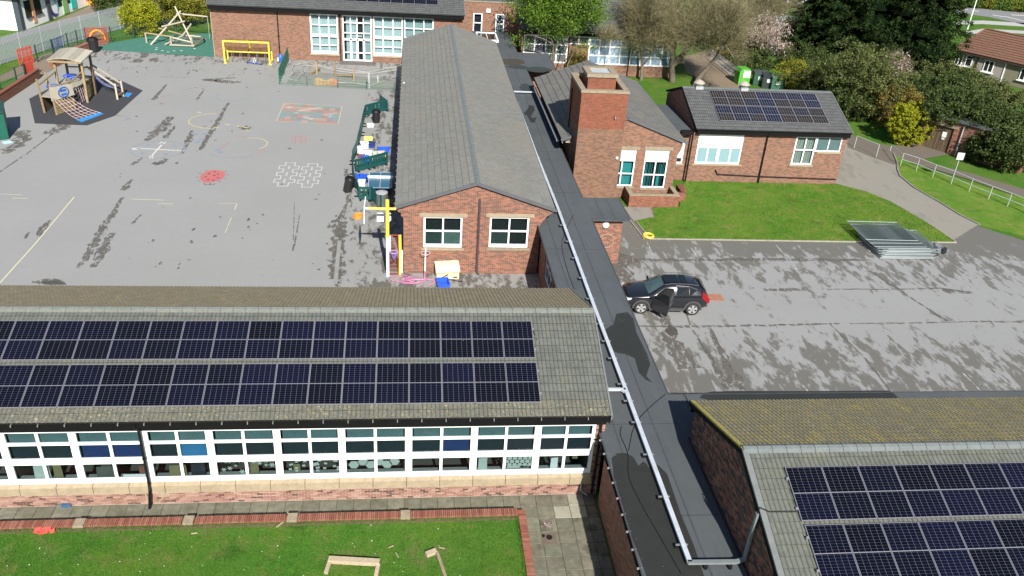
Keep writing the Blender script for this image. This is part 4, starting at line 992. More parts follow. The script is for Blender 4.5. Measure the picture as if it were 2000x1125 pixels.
ys = [18.1, 20.2, 22.3, 24.1, 25.4, 26.5, 28.3, 29.6, 31.0, 33.2, 35.2, 37.3, 39.2, 41.2, 43.0, 45.5, 48.5, 51.5, 54.5, 57.5, 60.5, 63.5]
for y in ys:
    for a, b in zip(TX[:-1], TX[1:]):
        if a[1] <= y <= b[1]: x = a[0]+(b[0]-a[0])*(y-a[1])/(b[1]-a[1])
    m = MB(); m.box(x-.21, x+.17, y-.025, y+.025, FZ+.09, FZ+.13); m.build('foot', GALV, TK)
    m = MB(); m.box(x-.25, x-.13, y-.06, y+.06, FZ, FZ+.10); m.build('rubber_pad', PIPE, TK)
for (x, y) in ((8.75, 17.25), (9.5, 17.22), (7.25, 26.0)):
    m = MB(); m.lathe((x, y, FZ), [(.07, 0), (.07, .12)], 10); m.build('foot', PIPE, TK)
# cable from the rise to the lower right panels
c = MB(); c.tube([(9.96, 17.32, 5.08), (9.99, 17.32, 5.32), roofptB(10.3, 2.72, .06), roofptB(10.9, 2.70, .06), roofptB(11.18, 2.70, .06)], .02, 5); tag(c.build('panel_cable', PIPE), 'short cable from the rising trunking over the verge to the lower right panels', 'cable')
# ================================================================ BOILER HOUSE WITH SQUARE CHIMNEY
D = thing('boiler_house', 'brick boiler house with a big square red chimney tower and grey pitched roof', 'building', (13.9, 58, 0))
DY0, DY1 = 52.6, 67.2; DR, DRZ = 13.95, 5.62; DEL, DERR = 9.72, 18.18; DEZ = 4.03
md = (DRZ-DEZ)/(DR-DEL); kd = 1/math.sqrt(1+md*md); ULD = Vector((kd, 0, md*kd)); URD = Vector((-kd, 0, md*kd))
opn = [(3.28, 4.52, .80, 3.42), (5.14, 6.78, .72, 3.44)]
w = MB(); wall_mb(w, (10.35, DY0, 0), X_, -Y_, 7.35, 3.9, .3, opn)
w.xprism([(10.35, 3.9), (17.7, 3.9), (17.95, 3.95), (DR, DRZ-.08), (9.95, 3.95)], (0, DY0, 0), X_, Z_, Y_*.3)
w.xprism([(10.35, 0), (17.7, 0), (17.7, 3.9), (DR, DRZ-.1), (10.35, 3.9)], (0, DY1-.3, 0), X_, Z_, Y_*.3)
w.box(10.35, 10.65, DY0+.3, DY1-.3, 0, 3.9); w.box(17.4, 17.7, DY0+.3, DY1-.3, 0, 3.9)
w.xprism([(17.7, 3.9), (17.7, 3.1), (17.85, 3.4), (17.95, 3.75), (17.95, 3.9)], (0, DY0, 0), X_, Z_, Y_*.3)
w.build('wall', BR_RED, D)
dk = MB(); dk.xprism([(DEL+.06, DEZ-.02), (DR, DRZ-.02), (DERR-.06, DEZ-.02), (DERR-.06, DEZ-.08), (DR, DRZ-.08), (DEL+.06, DEZ-.08)], (0, DY0-.12, 0), X_, Z_, Y_*(DY1-DY0+.2))
roofD = dk.build('roof', VERGE, D); SLD = math.hypot(DR-DEL, DRZ-DEZ)
lay_tiles(roofD, (DEL, DY1+.08, DEZ), -Y_, ULD, DY1-DY0+.2, SLD, 'flat', .33, .5, T_D1, T_DM, 0, jit=.004)
lay_tiles(roofD, (DERR, DY0-.12, DEZ), Y_, URD, DY1-DY0+.2, SLD, 'flat', .33, .5, T_D1, T_DM, 0, jit=.004)
v = MB(); v.obox((DERR+.03, DY0-.17, DEZ-.10), URD*(SLD+.02), Y_*.05, Vector((md*kd, 0, kd))*.17); v.obox((DEL-.03, DY0-.17, DEZ-.10), ULD*(SLD+.02), Y_*.05, Vector((-md*kd, 0, kd))*.17); v.build('verge', bpy.data.materials['verge_dark_grey'], roofD)
e = MB(); e.box(DEL+.05, DEL+.09, DY0, DY1, DEZ-.28, DEZ-.03); e.box(10.0, 10.35, DY0+.01, DY1, 3.80, 3.88); e.build('fascia', plain('grey_fascia', (.30, .30, .29), .6), D)
half_gutter(D, (DEL-.02, DY0, DEZ-.03), (DEL-.02, DY1, DEZ-.03), .07, PIPE, out=-X_)
b = MB(); b.tube([(DEL-.10, 53.5, 3.60), (DEL-.10, 66.0, 3.60)], .09, 8); b.build('overflow_pipe', GUTTER, D)
TEALB = plain('turquoise_blind', (.05, .42, .42), .8, var=.06); DARKT = plain('dark_teal_room', (.012, .035, .04), .8); PALEB = plain('pale_blue_panel', (.42, .51, .53), .5, var=.02)
for i, (a0, a1, z0, z1) in enumerate(opn):
    x0, x1 = 10.35+a0, 10.35+a1
    f = window(D, (x0, DY0, z0), X_, -Y_, x1-x0, z1-z0, [0, .30 if i == 0 else .5, 1], [0, .345, .70, 1], fr=.085, mu=.075, inset=.05, depth=.1)
    b = MB(); b.box(x0+.06, x1-.06, DY0+.075, DY0+.08, z0+.70*(z1-z0)+.03, z1-.06); b.build('white_top_panel', PALEB, f)
    l = MB(); l.box(x0-.12, x1+.2, DY0-.04, DY0+.2, z1, z1+.23); l.build('lintel', STONE_G, D)
    l = MB(); l.box(x0-.1, x1+.12, DY0-.07, DY0+.045, z0-.13, z0); l.build('sill', STONE_G, D)
    b = MB(); b.box(x0, x1, DY0+.36, DY0+.37, z0, z1); b.build('blind', TEALB if i == 0 else DARKT, D)
    if i == 1:
        b = MB(); rr = random.Random(9)
        for k in range(14):
            x = x0+.12+k*.105+rr.uniform(-.02, .02)
            if k in (8, 9): continue
            b.box(x, x+.022+.03*(k % 5 == 1), DY0+.24, DY0+.25, z0+.05+(.9 if k > 9 else 0), z0+1.8-(.1*(k % 3)))
        b.box(x0+1.05, x0+1.25, DY0+.24, DY0+.25, z0+.05, z0+.85); b.build('blind_slats', TEALB, D)
bl = MB(); bl.lathe((13.2, 51.15, 3.35), [(.02, -.09), (.09, -.05), (.09, .05), (.02, .09)], 10); bl.build('round_light', UPVC, D)
# chimney tower: brown lower part, bright red upper part, stone rim, inner stack
KX0, KX1, KY0, KY1, KT, KM = 10.45, 13.45, 51.2, 55.25, 7.58, 5.25
ch = thing('chimney_tower', 'tall square brick chimney tower with stone rim and a smaller stack inside', 'chimney', ((KX0+KX1)/2, (KY0+KY1)/2, 0))
b = MB(); b.box(KX0, KX1, KY0, KY1, 0, KM); b.build('lower_shaft', BR_BROWN, ch)
b = MB(); b.box(KX0, KX1, KY0, KY0+.3, KM, KT); b.box(KX0, KX1, KY1-.3, KY1, KM, KT); b.box(KX0, KX0+.3, KY0+.3, KY1-.3, KM, KT); b.box(KX1-.3, KX1, KY0+.3, KY1-.3, KM, KT); b.build('upper_shaft', BR_CHIM, ch)
b = MB(); o_ = .05
b.box(KX0-o_, KX1+o_, KY0-o_, KY0+.30, KT, KT+.16); b.box(KX0-o_, KX1+o_, KY1-.30, KY1+o_, KT, KT+.16); b.box(KX0-o_, KX0+.30, KY0+.30, KY1-.30, KT+.001, KT+.158); b.box(KX1-.30, KX1+o_, KY0+.30, KY1-.30, KT+.001, KT+.158); b.build('stone_rim', STONE_G, ch)
b = MB(); b.box(KX0+.3, KX1-.3, KY0+.3, KY1-.3, KM, 6.95); b.build('lead_floor', LEAD, ch)
b = MB(); b.box(11.12, 12.95, 52.9, 54.7, 6.95, 8.12); b.build('inner_stack', BR_CHIM, ch)
b = MB(); b.box(11.05, 13.02, 52.83, 54.77, 6.95, 7.12); b.build('lead_flashing', plain('pale_lead', (.45, .45, .45), .6), ch)
b = MB(); b.box(11.02, 13.05, 52.8, 53.2, 8.12, 8.34); b.box(11.02, 13.05, 54.4, 54.8, 8.12, 8.34); b.box(11.02, 11.42, 53.2, 54.4, 8.121, 8.338); b.box(12.65, 13.05, 53.2, 54.4, 8.121, 8.338); b.build('stone_cap', STONE_G, ch)
b = MB(); b.box(11.42, 12.65, 53.2, 54.4, 8.1, 8.28); b.build('wet_cap_floor', plain('pale_wet_lead', (.40, .43, .44), .2), ch)
b = MB(); b.tube([(10.40, KY1-1.0, 7.0), (10.40, KY1-1.0, 3.2)], .04, 6); b.build('drainpipe', PIPE, ch)
b = MB(); b.tube([(12.75, KY0-.01, 6.15), (12.75, KY0-.16, 6.15), (12.72, KY0-.18, 6.0)], .035, 6); b.build('overflow_spout', GALV, ch)
# planter in front of the boiler house
PLN = thing('brick_planter', 'low stepped brick planter wall in front of the boiler house windows', 'planter', (16, 51.5, 0))
b = MB(); b.box(14.35, 17.75, 50.95, 51.2, 0, .82); b.box(14.35, 14.6, 51.2, 52.58, 0, .82); b.box(17.5, 17.75, 51.2, 52.58, 0, .82); b.box(17.75, 18.55, 52.0, 52.25, 0, .62); b.box(18.3, 18.55, 52.25, 53.6, 0, .62); b.box(18.55, 18.75, 52.7, 53.6, 0, .62); b.build('wall', BR_LOW, PLN)
b = MB(); b.box(14.32, 17.78, 50.92, 51.23, .82, .88); b.box(14.32, 14.63, 51.23, 52.55, .82, .88); b.box(17.47, 17.78, 51.23, 52.55, .82, .88); b.build('coping', STONE_G, PLN)
b = MB(); b.box(14.6, 17.5, 51.2, 52.58, 0, .35); b.build('soil', SOIL, PLN)
# link between the boiler house and the solar block
LK = thing('link_block', 'short brick link with a small white window beside the boiler house', 'building', (18.6, 57, 0))
w = MB(); wall_mb(w, (17.75, 56.05, 0), X_, -Y_, 1.95, 3.6, .3, [(.75, 1.55, 1.25, 3.0)]); w.box(17.75, 19.6, 56.35, 62, 0, 3.6); w.build('wall', BR_RED, LK)
f = window(LK, (18.5, 56.05, 1.25), X_, -Y_, .8, 1.75, 1, [0, .25, 1], fr=.1, mu=.07, glass=lambda i, j: plain('link_pane_%d' % j, (.55, .66, .68) if j else (.02, .025, .03), .2))
b = MB(); b.box(18.4, 19.4, 55.98, 56.08, 1.12, 1.25); b.build('sill', STONE, LK)
b = MB(); b.prism([(17.7, 55.9), (19.62, 55.9), (19.62, 62), (17.7, 62)], 3.6, 3.75); b.build('flat_roof', FELT, LK)
b = MB(); b.box(18.75, 19.55, 55.55, 55.8, 3.55, 3.85); b.build('hopper', PIPE, LK)
downpipe(LK, [(19.62, 55.68, 3.7), (19.62, 55.68, .05)], .06)
# ================================================================ SMALL SOLAR BLOCK
E_ = thing('small_solar_block', 'small brick block with twenty-eight panel halves on a grey tiled roof above the lawn', 'building', (25.5, 60, 0))
E_['label'] = 'small square brick block above the lawn with two roof vents and solar panels'
EX0, EX1 = 19.72, 31.15; FY = 55.77; EEY, EEZ, ERY = 55.40, 4.05, 60.0; ERZ = EEZ+SLP*(ERY-EEY); EBY = 63.6; EBZ = ERZ-SLP*(EBY-ERY)
opn = [(.40, 3.72, 1.38, 3.62), (7.62, 9.2, 1.47, 3.62), (9.2, 11.12, 2.5, 3.62)]
w = MB(); wall_mb(w, (EX0, FY, 0), X_, -Y_, EX1-EX0, 3.68, .3, opn)
for x in (EX0, EX1-.3): w.xprism([(FY+.3, 0), (EBY-.2, 0), (EBY-.2, EBZ-.1), (ERY, ERZ-.1), (FY+.3, EEZ-.02)], (x, 0, 0), Y_, Z_, X_*.3)
w.box(EX0+.3, EX1-.3, EBY-.5, EBY-.2, 0, EBZ-.15); wE = w.build('wall', BR_RED, E_)
b = MB(); b.xprism([(FY+.3, 0), (EBY-.2, 0), (EBY-.2, EBZ-.1), (ERY, ERZ-.1), (FY+.3, EEZ-.02)], (EX0-.012, 0, 0), Y_, Z_, X_*.012); b.build('gable_face', BR_DARK, E_)
e = MB(); e.box(EX0+.1, EX1-.05, FY-.10, FY+.05, 3.68, 4.0); e.box(EX0+.1, EX1+.05, EEY+.06, EEY+.10, 3.68, 4.0); e.build('fascia', FASCIA, E_)
dk = MB(); dk.xprism([(EEY+.05, EEZ-.03), (ERY, ERZ-.03), (EBY, EBZ-.03), (EBY, EBZ-.09), (ERY, ERZ-.09), (EEY+.05, EEZ-.09)], (EX0-.02, 0, 0), Y_, Z_, X_*(EX1-EX0+.10)); roofE = dk.build('roof', VERGE, E_)
lay_tiles(roofE, (EX0-.02, EEY, EEZ), X_, UPA, EX1-EX0+.10, math.hypot(ERY-EEY, ERZ-EEZ)-.02, 'wave', .30, .36, T_G1, T_GM, 0)
lay_tiles(roofE, (EX0-.02, EBY, EBZ), X_, DNB, EX1-EX0+.10, math.hypot(EBY-ERY, ERZ-EBZ)-.02, 'wave', .30, .36, T_G1, T_GM, 0)
SLE = math.hypot(ERY-EEY, ERZ-EEZ)
v = MB(); v.obox((EX1+.06, EEY-.02, EEZ-.10), X_*.06, UPA*(SLE+.02), NA*.17); v.build('verge', VERGE_G, roofE)
v = MB(); v.obox((EX0-.07, EEY-.02, EEZ-.10), X_*.06, UPA*(SLE+.02), NA*.15); v.obox((EX0-.07, EBY+.02, EBZ-.10), X_*.06, DNB*(math.hypot(EBY-ERY, ERZ-EBZ)+.02), Vector((0, SA, CA))*.15); v.build('barge_board', FASCIA, roofE)
v = MB(); v.box(EX0-.02, EX1+.08, ERY-.14, ERY+.14, ERZ+.0, ERZ+.055); v.build('ridge', RIDGE, roofE)
for i in range(7):
    for r, s in enumerate(((56.26-EEY)/CA, (57.98-EEY)/CA)):
        solar_panel(Vector((21.62+1.172*i-.02*(1-r), EEY, EEZ))+UPA*s+NA*.09, X_, UPA, 1.15, PH, 'small block roof solar panel, %s row, %s from its left end' % (('lower', 'upper')[r], ORD[i]), 'solar panels on the small block above the lawn', cell=CELL_E)
WHT = plain('white_board_panel', (.82, .82, .80), .5, var=.02); LBLUE = plain('light_blue_pane', (.20, .32, .35), .3, var=.06); CREAM = plain('cream_curtain', (.52, .52, .45), .8, var=.1); TEALP = plain('slate_teal_pane', (.075, .125, .13), .25, var=.1)
a0, a1, z0, z1 = opn[0]; x0 = EX0+a0
f = window(E_, (x0, FY, z0), X_, -Y_, a1-a0, z1-z0, [0, .25, .48, .76, 1], [0, .55, 1], fr=.10, mu=.11, glass=lambda i, j: LBLUE if j == 0 else WHT)
b = MB(); b.box(x0+.08, x0+a1-a0-.08, FY+.0, FY+.05, z0+1.25, z1-.05); b.build('white_panel', WHT, f)
b = MB(); b.box(x0+1.5, x0+1.72, FY+.01, FY+.06, z0+.06, z0+1.25); b.build('wide_mullion', UPVC, f)
b = MB()
for k in range(6): b.box(x0+.35, x0+1.3, FY-.012, FY, z1-.62+k*.07, z1-.585+k*.07)
b.build('vent_louvres', WHT, f)
f = window(E_, (EX0+opn[1][0], FY, opn[1][2]), X_, -Y_, 1.58, 2.15, 2, [0, .52, 1], fr=.10, mu=.08)
b = MB()
for k in range(16):
    x = EX0+opn[1][0]+.08+k*.09; b.box(x, x+.075, FY+.2+.02*(k % 2), FY+.22+.02*(k % 2), 1.5, 3.6)
b.build('curtain', CREAM, E_)
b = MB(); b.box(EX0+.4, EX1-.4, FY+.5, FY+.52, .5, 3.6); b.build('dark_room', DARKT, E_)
f = window(E_, (EX0+opn[2][0], FY, 2.5), X_, -Y_, 1.92, 1.12, 2, 1, fr=.08, mu=.06, glass=lambda i, j: TEALP)
for (xa, xb, z) in ((.2, 3.9, 1.38), (7.5, 9.35, 1.47), (9.36, 11.2, 2.5)):
    b = MB(); b.box(EX0+xa, EX0+xb, FY-.07, FY+.03, z-.12, z); b.build('sill', STONE, E_)
downpipe(E_, [(25.13, EEY+.02, 3.95), (25.13, FY-.08, 3.6), (25.13, FY-.08, .55), (25.13, FY-.16, -.0)], .06)
downpipe(E_, [(21.75, FY-.07, .95), (21.95, FY-.07, .62), (25.1, FY-.07, .52)], .045, name='ground_pipe'); downpipe(E_, [(25.2, FY-.07, .52), (31.1, FY-.07, .42)], .045, name='ground_pipe')
half_gutter(E_, (EX0, EEY+.01, EEZ-.02), (EX1+.06, EEY+.01, EEZ-.02), .05, PIPE)
for (x, lab) in ((20.95, 'domed pale roof vent on the ridge of the small solar block, nearest the dark gable'), (24.4, 'domed pale roof vent on the ridge of the small solar block, behind the panels')):
    t = thing('roof_vent', lab, 'vent', (x, ERY, ERZ), 0, 'roof vents on the small block')
    m = MB(); m.box(x-.28, x+.28, ERY-.28, ERY+.28, ERZ-.1, ERZ+.16); m.build('curb', LEAD, t)
    m = MB(); m.lathe((x, ERY, ERZ), [(.26, .16), (.30, .22), (.30, .34), (.26, .38)], 14); m.build('drum', GALV, t)
    m = MB(); m.lathe((x, ERY, ERZ), [(.40, .34), (.41, .39), (.27, .52), (.05, .62), (.02, .63)], 14); m.build('dome', plain('pale_vent_dome', (.34, .30, .25), .6, var=.1) if x < 22 else bpy.data.materials['pale_vent_dome'], t)
# ================================================================ ASSEMBLY BLOCK AT THE BACK LEFT
F_ = thing('assembly_block', 'tall brick assembly block with large curtained white windows behind the playground', 'building', (-7, 90, 0))
FX0, FX1, FYY = -19.35, 4.85, 86.0
opn = [(9.33, 12.0, .68, 4.55), (12.42, 15.28, .08, 4.55), (15.40, 18.33, .70, 4.55), (18.42, 21.35, .70, 4.55)]
w = MB(); wall_mb(w, (FX0, FYY, 0), X_, -Y_, FX1-FX0, 4.6, .3, opn); w.box(FX0, FX0+.3, FYY+.3, 96, 0, 4.6); w.box(FX1-.3, FX1, FYY+.3, 96, 0, 4.6); w.build('wall', BR_RED, F_)
e = MB(); e.box(FX0-.1, FX1+.1, FYY-.12, FYY+.2, 4.6, 5.0); e.box(FX0-.1, FX1+.1, FYY-.50, FYY-.46, 4.62, 5.02); e.box(FX0-.1, FX1+.1, FYY-.46, FYY-.12, 4.60, 4.63); e.build('fascia', FASCIA, F_)
FEY, FEZ = FYY-.55, 5.05; FSL = 5.4
dk = MB(); dk.obox((FX0-.15, FEY+.05, FEZ-.10), X_*(FX1-FX0+.3), UPA*FSL, NA*.08); roofFF = dk.build('roof', VERGE, F_)
lay_tiles(roofFF, (FX0-.15, FEY, FEZ), X_, UPA, FX1-FX0+.3, FSL, 'wave', .30, .345, T_G1, T_GM, 0)
v = MB(); v.obox((FX1+.14, FEY-.02, FEZ-.12), X_*.06, UPA*FSL, NA*.19); v.obox((FX0-.2, FEY-.02, FEZ-.12), X_*.06, UPA*FSL, NA*.19); v.build('verge', VERGE_G, roofFF)
b = MB(); b.obox((FX0-.1, FYY+8.4, FEZ), X_*(FX1-FX0), Y_*.2, Z_*.1); b.build('roof_back', VERGE, F_)
zz = aty(845, 15, FYY)
for i in range(11):
    solar_panel(Vector((1.25-1.154*i, FEY, FEZ))+UPA*1.55+NA*.09, X_, UPA, PW, PH, 'blue-black solar panel on the assembly block roof, %s from the right end' % ORD[i], 'solar panels on the assembly block')
CURT = wood('pale_aqua_curtain', (.52, .68, .67), (.74, .86, .85), (9, 1, .4), .9)
DARKC = plain('dark_doorway', (.025, .018, .03), .7)
def curtain(x0, x1, z0, z1, y, lace=False):
    m = MB(); N = int((x1-x0)/.035); base = 0
    for i in range(N+1):
        x = x0+(x1-x0)*i/N; yy = y+.025*math.sin(i*1.3)+.015*math.sin(i*.47)
        m.v += [(x, yy, z0), (x, yy, z1)]
    for i in range(N): m.f.append((2*i, 2*i+2, 2*i+3, 2*i+1)); m.m.append(0)
    return m.build('curtain', CURT, F_)
for k, (a0, a1, z0, z1) in enumerate(opn):
    x0, x1 = FX0+a0, FX0+a1; wd = x1-x0
    if k == 1:
        f = window(F_, (x0, FYY, z0), X_, -Y_, wd, z1-z0, [0, .28, .50, .72, 1], [0, .18, .475, .61, .83, 1], fr=.13, mu=.10, inset=.04)
        b = MB()
        for c in (.28, .5, .72): b.box(x0+c*wd-.10, x0+c*wd+.10, FYY+.03, FYY+.10, z0+.05, z0+2.15)
        b.box(x0+.1, x1-.1, FYY+.03, FYY+.10, z0+2.0, z0+2.2); b.build('door_stile', UPVC, f)
        curtain(x0+.35, x0+1.4, z0+.1, z1, FYY+.3); curtain(x0+2.15, x1, z0+.1, z1, FYY+.3)
        b = MB(); b.box(x0, x1, FYY+.45, FYY+.46, z0, z1); b.build('dark_doorway', DARKC, F_)
        b = MB(); b.box(x0+.9, x0+1.9, FYY+.25, FYY+.26, z0+2.3, z0+2.5); b.build('white_notice', WHITEP, F_)
        s = MB(); s.box(x0-.3, x1+.3, FYY-1.3, FYY, 0, .08); s.build('door_step', plain('step_tarmac', (.11, .10, .09), .9), F_)
    else:
        f = window(F_, (x0, FYY, z0), X_, -Y_, wd, z1-z0, 3, [0, .22, .46, .72, 1], fr=.13, mu=.09, inset=.04)
        b = MB(); b.box(x0+.1, x1-.1, FYY+.03, FYY+.12, z0+.46*(z1-z0)-.14, z0+.46*(z1-z0)+.14); b.build('deep_rail', UPVC, f); b = MB(); b.box(x0+.05, x1-.05, FYY+.02, FYY+.12, z0+.12, z0+.28); b.build('bottom_rail', UPVC, f)
        curtain(x0+.06, x1-.06, z0+.2, z1, FYY+.32)
        s = MB(); s.box(x0-.15, x1+.12, FYY-.09, FYY+.02, z0-.15, z0); s.build('sill', STONE, F_)
        # scalloped lower hem of the blind in the panes
        m = MB()
        for r in (.22, .72):
            zt = z0+r*(z1-z0)+.95 if False else z0+(r+.215)*(z1-z0)
            for c in range(3):
                for q in range(4):
                    xx = x0+wd*(c+.14+q*.19)/3; m.add([(xx, FYY+.22, zt), (xx+.15, FYY+.22, zt), (xx+.11, FYY+.22, zt-.16), (xx+.04, FYY+.22, zt-.10)], [(0, 1, 2, 3)])
        m.build('lace_hem', plain('lace_grey', (.14, .20, .19), .9) if k == 0 else bpy.data.materials['lace_grey'], F_)
b = MB(); b.box(FX0+9.2, FX1-3, FYY+1.6, FYY+1.65, .1, 4.6); b.build('room', ROOM, F_)
downpipe(F_, [(-13.08, FYY-.48, 4.95), (-13.08, FYY-.08, 4.5), (-13.08, FYY-.08, .05)], .055)
for x in (FX0+12.2, FX0+18.37): downpipe(F_, [(x, FYY-.48, 4.95), (x, FYY-.07, 4.5), (x, FYY-.07, .05)], .05)
b = MB(); b.box(FX0-.02, FX0+.05, FYY-.03, FYY, 0, 4.6); b.build('corner_trim', STONE, F_)
half_gutter(F_, (FX0-.1, FEY+.02, FEZ-.03), (FX1+.15, FEY+.02, FEZ-.03), .06, PIPE)
# ================================================================ BRICK LINK WITH TWO TALL WINDOWS
G_ = thing('brick_stair_block', 'brick block with two tall narrow white windows above the end of the flat roof', 'building', (8.1, 91, 0))
gy = 88.3; opn = [(1.12, 2.05, 2.78, 4.78), (3.40, 4.30, 2.72, 4.78)]
gz = aty(960, 5, gy).z
w = MB(); wall_mb(w, (4.92, gy, 0), X_, -Y_, 6.15, gz, .3, opn); w.box(4.92, 5.2, gy+.3, 96, 0, gz); w.box(10.8, 11.07, gy+.3, 96, 0, gz); w.build('wall', BR_RED, G_)
for k, (a0, a1, z0, z1) in enumerate(opn):
    f = window(G_, (4.92+a0, gy, z0), X_, -Y_, a1-a0, z1-z0, 1, [0, .52, 1], fr=.10, mu=.09, inset=.02)
    b = MB(); b.box(4.92+a0, 4.92+a1, gy+.35, gy+.36, z0, z1); b.build('dark_room', plain('violet_dark', (.02, .018, .03), .8), G_)
    if k == 1:
        m = MB()
        for (dx, dz) in ((.2, 1.75), (.62, 1.72), (.12, 1.45), (.58, 1.42), (.35, 1.2)): m.box(4.92+a0+dx, 4.92+a0+dx+.15, gy+.08, gy+.085, z0+dz-.05, z0+dz+.14)
        m.build('white_papers', WHITEP, f); m = MB()
        for q in range(12): m.box(4.92+a0+.14+(q % 3)*.22, 4.92+a0+.14+(q % 3)*.22+.17, gy+.08, gy+.085, z0+.15+(q//3)*.21, z0+.33+(q//3)*.21)
        m.build('pinned_papers', PAPER, f)
b = MB(); b.box(4.85, 11.15, gy-.06, 96, gz, gz+.10); b.build('parapet', STONE_G, G_)
b = MB(); b.box(5.0, 11.0, gy+.1, 95.9, gz+.1, gz+.14); b.build('felt_roof', plain('blue_grey_felt', (.07, .09, .10), .8), G_)
b = MB(); b.obox((9.7, gy+.4, gz+.14), (.35, 0, 0), (-.4, 3, 0), (0, 0, .12)); b.build('roof_kerb', PIPE, G_)
b = MB(); b.box(7.35, 7.75, gy-.18, gy, 4.92, 5.26); b.build('white_vent_box', UPVC, G_)
# ================================================================ GLAZED WING BEHIND THE TREES
H_ = thing('glazed_wing', 'low glazed wing with dark tiled roof and long white window grid behind bare trees', 'building', (18.5, 89, 0))
hy = 84.07; HX0, HX1 = 10.6, 26.35
opn = [(.22, 4.68, 1.10, 3.80), (6.80, 15.45, 1.10, 3.80), (4.68, 6.80, 3.02, 3.80)]
w = MB(); wall_mb(w, (HX0, hy, 0), X_, -Y_, HX1-HX0, 3.86, .3, opn); w.box(HX0, HX0+.3, hy+.3, 94, 0, 3.86); w.box(HX1-.3, HX1, hy+.3, 94, 0, 3.86); w.build('wall', BR_RED, H_)
PL = {}
def hpane(kind):
    cols = {'v': ((.085, .08, .11), (.14, .16, .15)), 'b': ((.16, .23, .33), (.30, .39, .50))}[kind]
    def f(i, j):
        nm = 'reflecting_pane_%s%d' % (kind, (i*3+j) % 4)
        if nm not in PL: k = ((i*3+j) % 4)/3; PL[nm] = plain(nm, tuple(a*(1-k)+b*k for a, b in zip(*cols)), .12, var=.25, scale=2)
        return PL[nm]
    return f
window(H_, (HX0+.22, hy, 1.10), X_, -Y_, 4.46, 2.70, 4, [0, .33, .66, 1], fr=.12, mu=.11, glass=hpane('v'), inset=.02)
window(H_, (HX0+6.80, hy, 1.10), X_, -Y_, 8.65, 2.70, 8, [0, .33, .66, 1], fr=.12, mu=.12, glass=hpane('b'), inset=.02)
window(H_, (HX0+4.68, hy, 3.02), X_, -Y_, 2.12, .78, 2, 1, fr=.08, mu=.08, glass=hpane('v'), inset=.02)
e = MB(); e.box(HX0-.05, HX1+.05, hy-.05, hy+.3, 3.86, 4.2); e.box(HX0-.05, HX1+.05, hy-.42, hy-.38, 3.95, 4.27); e.build('fascia', FASCIA, H_)
dk = MB(); dk.obox((HX0-.1, hy-.42, 4.22), X_*(HX1-HX0+.2), UPA*6.2, NA*.08); roofH = dk.build('roof', VERGE, H_)
lay_tiles(roofH, (HX0-.1, hy-.47, 4.32), X_, UPA, HX1-HX0+.2, 6.2, 'wave', .30, .42, *tilemats('dark_roll_tile', (.115, .12, .118), [(2, .6, .75, .3, (.2, .2, .16), (1, 1, 1))], var=.08), n_single=0)
for x in (15.35, 21.6): downpipe(H_, [(x, hy-.4, 4.15), (x, hy-.06, 3.85), (x, hy-.06, .05)], .055)
# ================================================================ WHITE MODERN BUILDING, TOP LEFT
wo_ = at(45, 61); wd_ = (at(160, 15)-at(45, 61)); wd_.z = 0; wd_.normalize(); wn_ = Vector((wd_.y, -wd_.x, 0))
def onplane(px, py, o, n):
    d = ray(px, py); t = (o-CPOS).dot(n)/d.dot(n); return CPOS+d*t
WB = thing('white_building', 'white rendered building with grey trim and coloured window surrounds behind the fence', 'building', tuple(wo_))
RENDER = plain('white_render', (.80, .80, .79), .8, var=.03); SLATE = plain('slate_grey_trim', (.050, .066, .08), .5, var=.08)
hw = 3.45
b = MB(); b.obox(wo_, wd_*26, -wn_*.3, Z_*hw); b.obox(wo_+wd_*.0, -wn_*14, wd_*.3, Z_*hw); b.build('wall', RENDER, WB)
b = MB(); q = wo_+Vector((0, 0, hw-.05)); b.obox(q-wd_*.7+wn_*.7, wd_*28, -wn_*1.0, Z_*.55); b.obox(q-wd_*.7-wn_*.3, -wn_*16, wd_*1.0, Z_*.55); b.build('fascia', SLATE, WB)
b = MB(); q = wo_+Vector((0, 0, hw+.5)); b.obox(q-wd_*.7+wn_*.7, wd_*28, -wn_*17, Z_*.12); b.build('roof', plain('pale_metal_roof', (.20, .23, .25), .5), WB)
b = MB(); b.obox(wo_+wn_*.05-wd_*.05, wd_*.55, -wn_*.55, Z_*hw); b.build('corner_post', SLATE, WB)
b = MB(); b.obox(wo_-wn_*3.2-wd_*.1, -wn_*7, wd_*.1, Z_*2.5); b.build('garage_door', plain('white_door', (.74, .73, .70), .6), WB)
def wpt(px, py): p = onplane(px, py, wo_, wn_); return ((p-wo_).dot(wd_), p.z)
def wpatch(name, pxs, mat, proud=.04, mb=None):
    P = [wpt(*p) for p in pxs]; s0, s1 = min(p[0] for p in P), max(p[0] for p in P); z0, z1 = min(p[1] for p in P), max(p[1] for p in P)
    m = MB(); m.obox(wo_+wd_*s0+Z_*z0, wd_*(s1-s0), wn_*proud, Z_*(z1-z0)); return m.build(name, mat, WB)
ORG = plain('orange_panel', (.78, .27, .02), .6, var=.05); SAL = plain('salmon_panel', (.70, .33, .18), .6, var=.05); GRN = plain('sage_green_panel', (.24, .42, .18), .6, var=.05); TEA = plain('turquoise_panel', (.02, .50, .47), .6, var=.05)
DKW = plain('dark_window', (.02, .021, .024), .15)
def sz(px, z0, z1, s0, s1, name, mat, proud=.05):
    m = MB(); m.obox(wo_+wd_*s0+Z_*z0, wd_*(s1-s0), wn_*proud, Z_*(z1-z0)); return m.build(name, mat, WB)
s_of = lambda px, py: wpt(px, py)[0]
sA, sB, sC, sD = s_of(52, 37), s_of(64, 34), s_of(69, 32), s_of(83, 28)
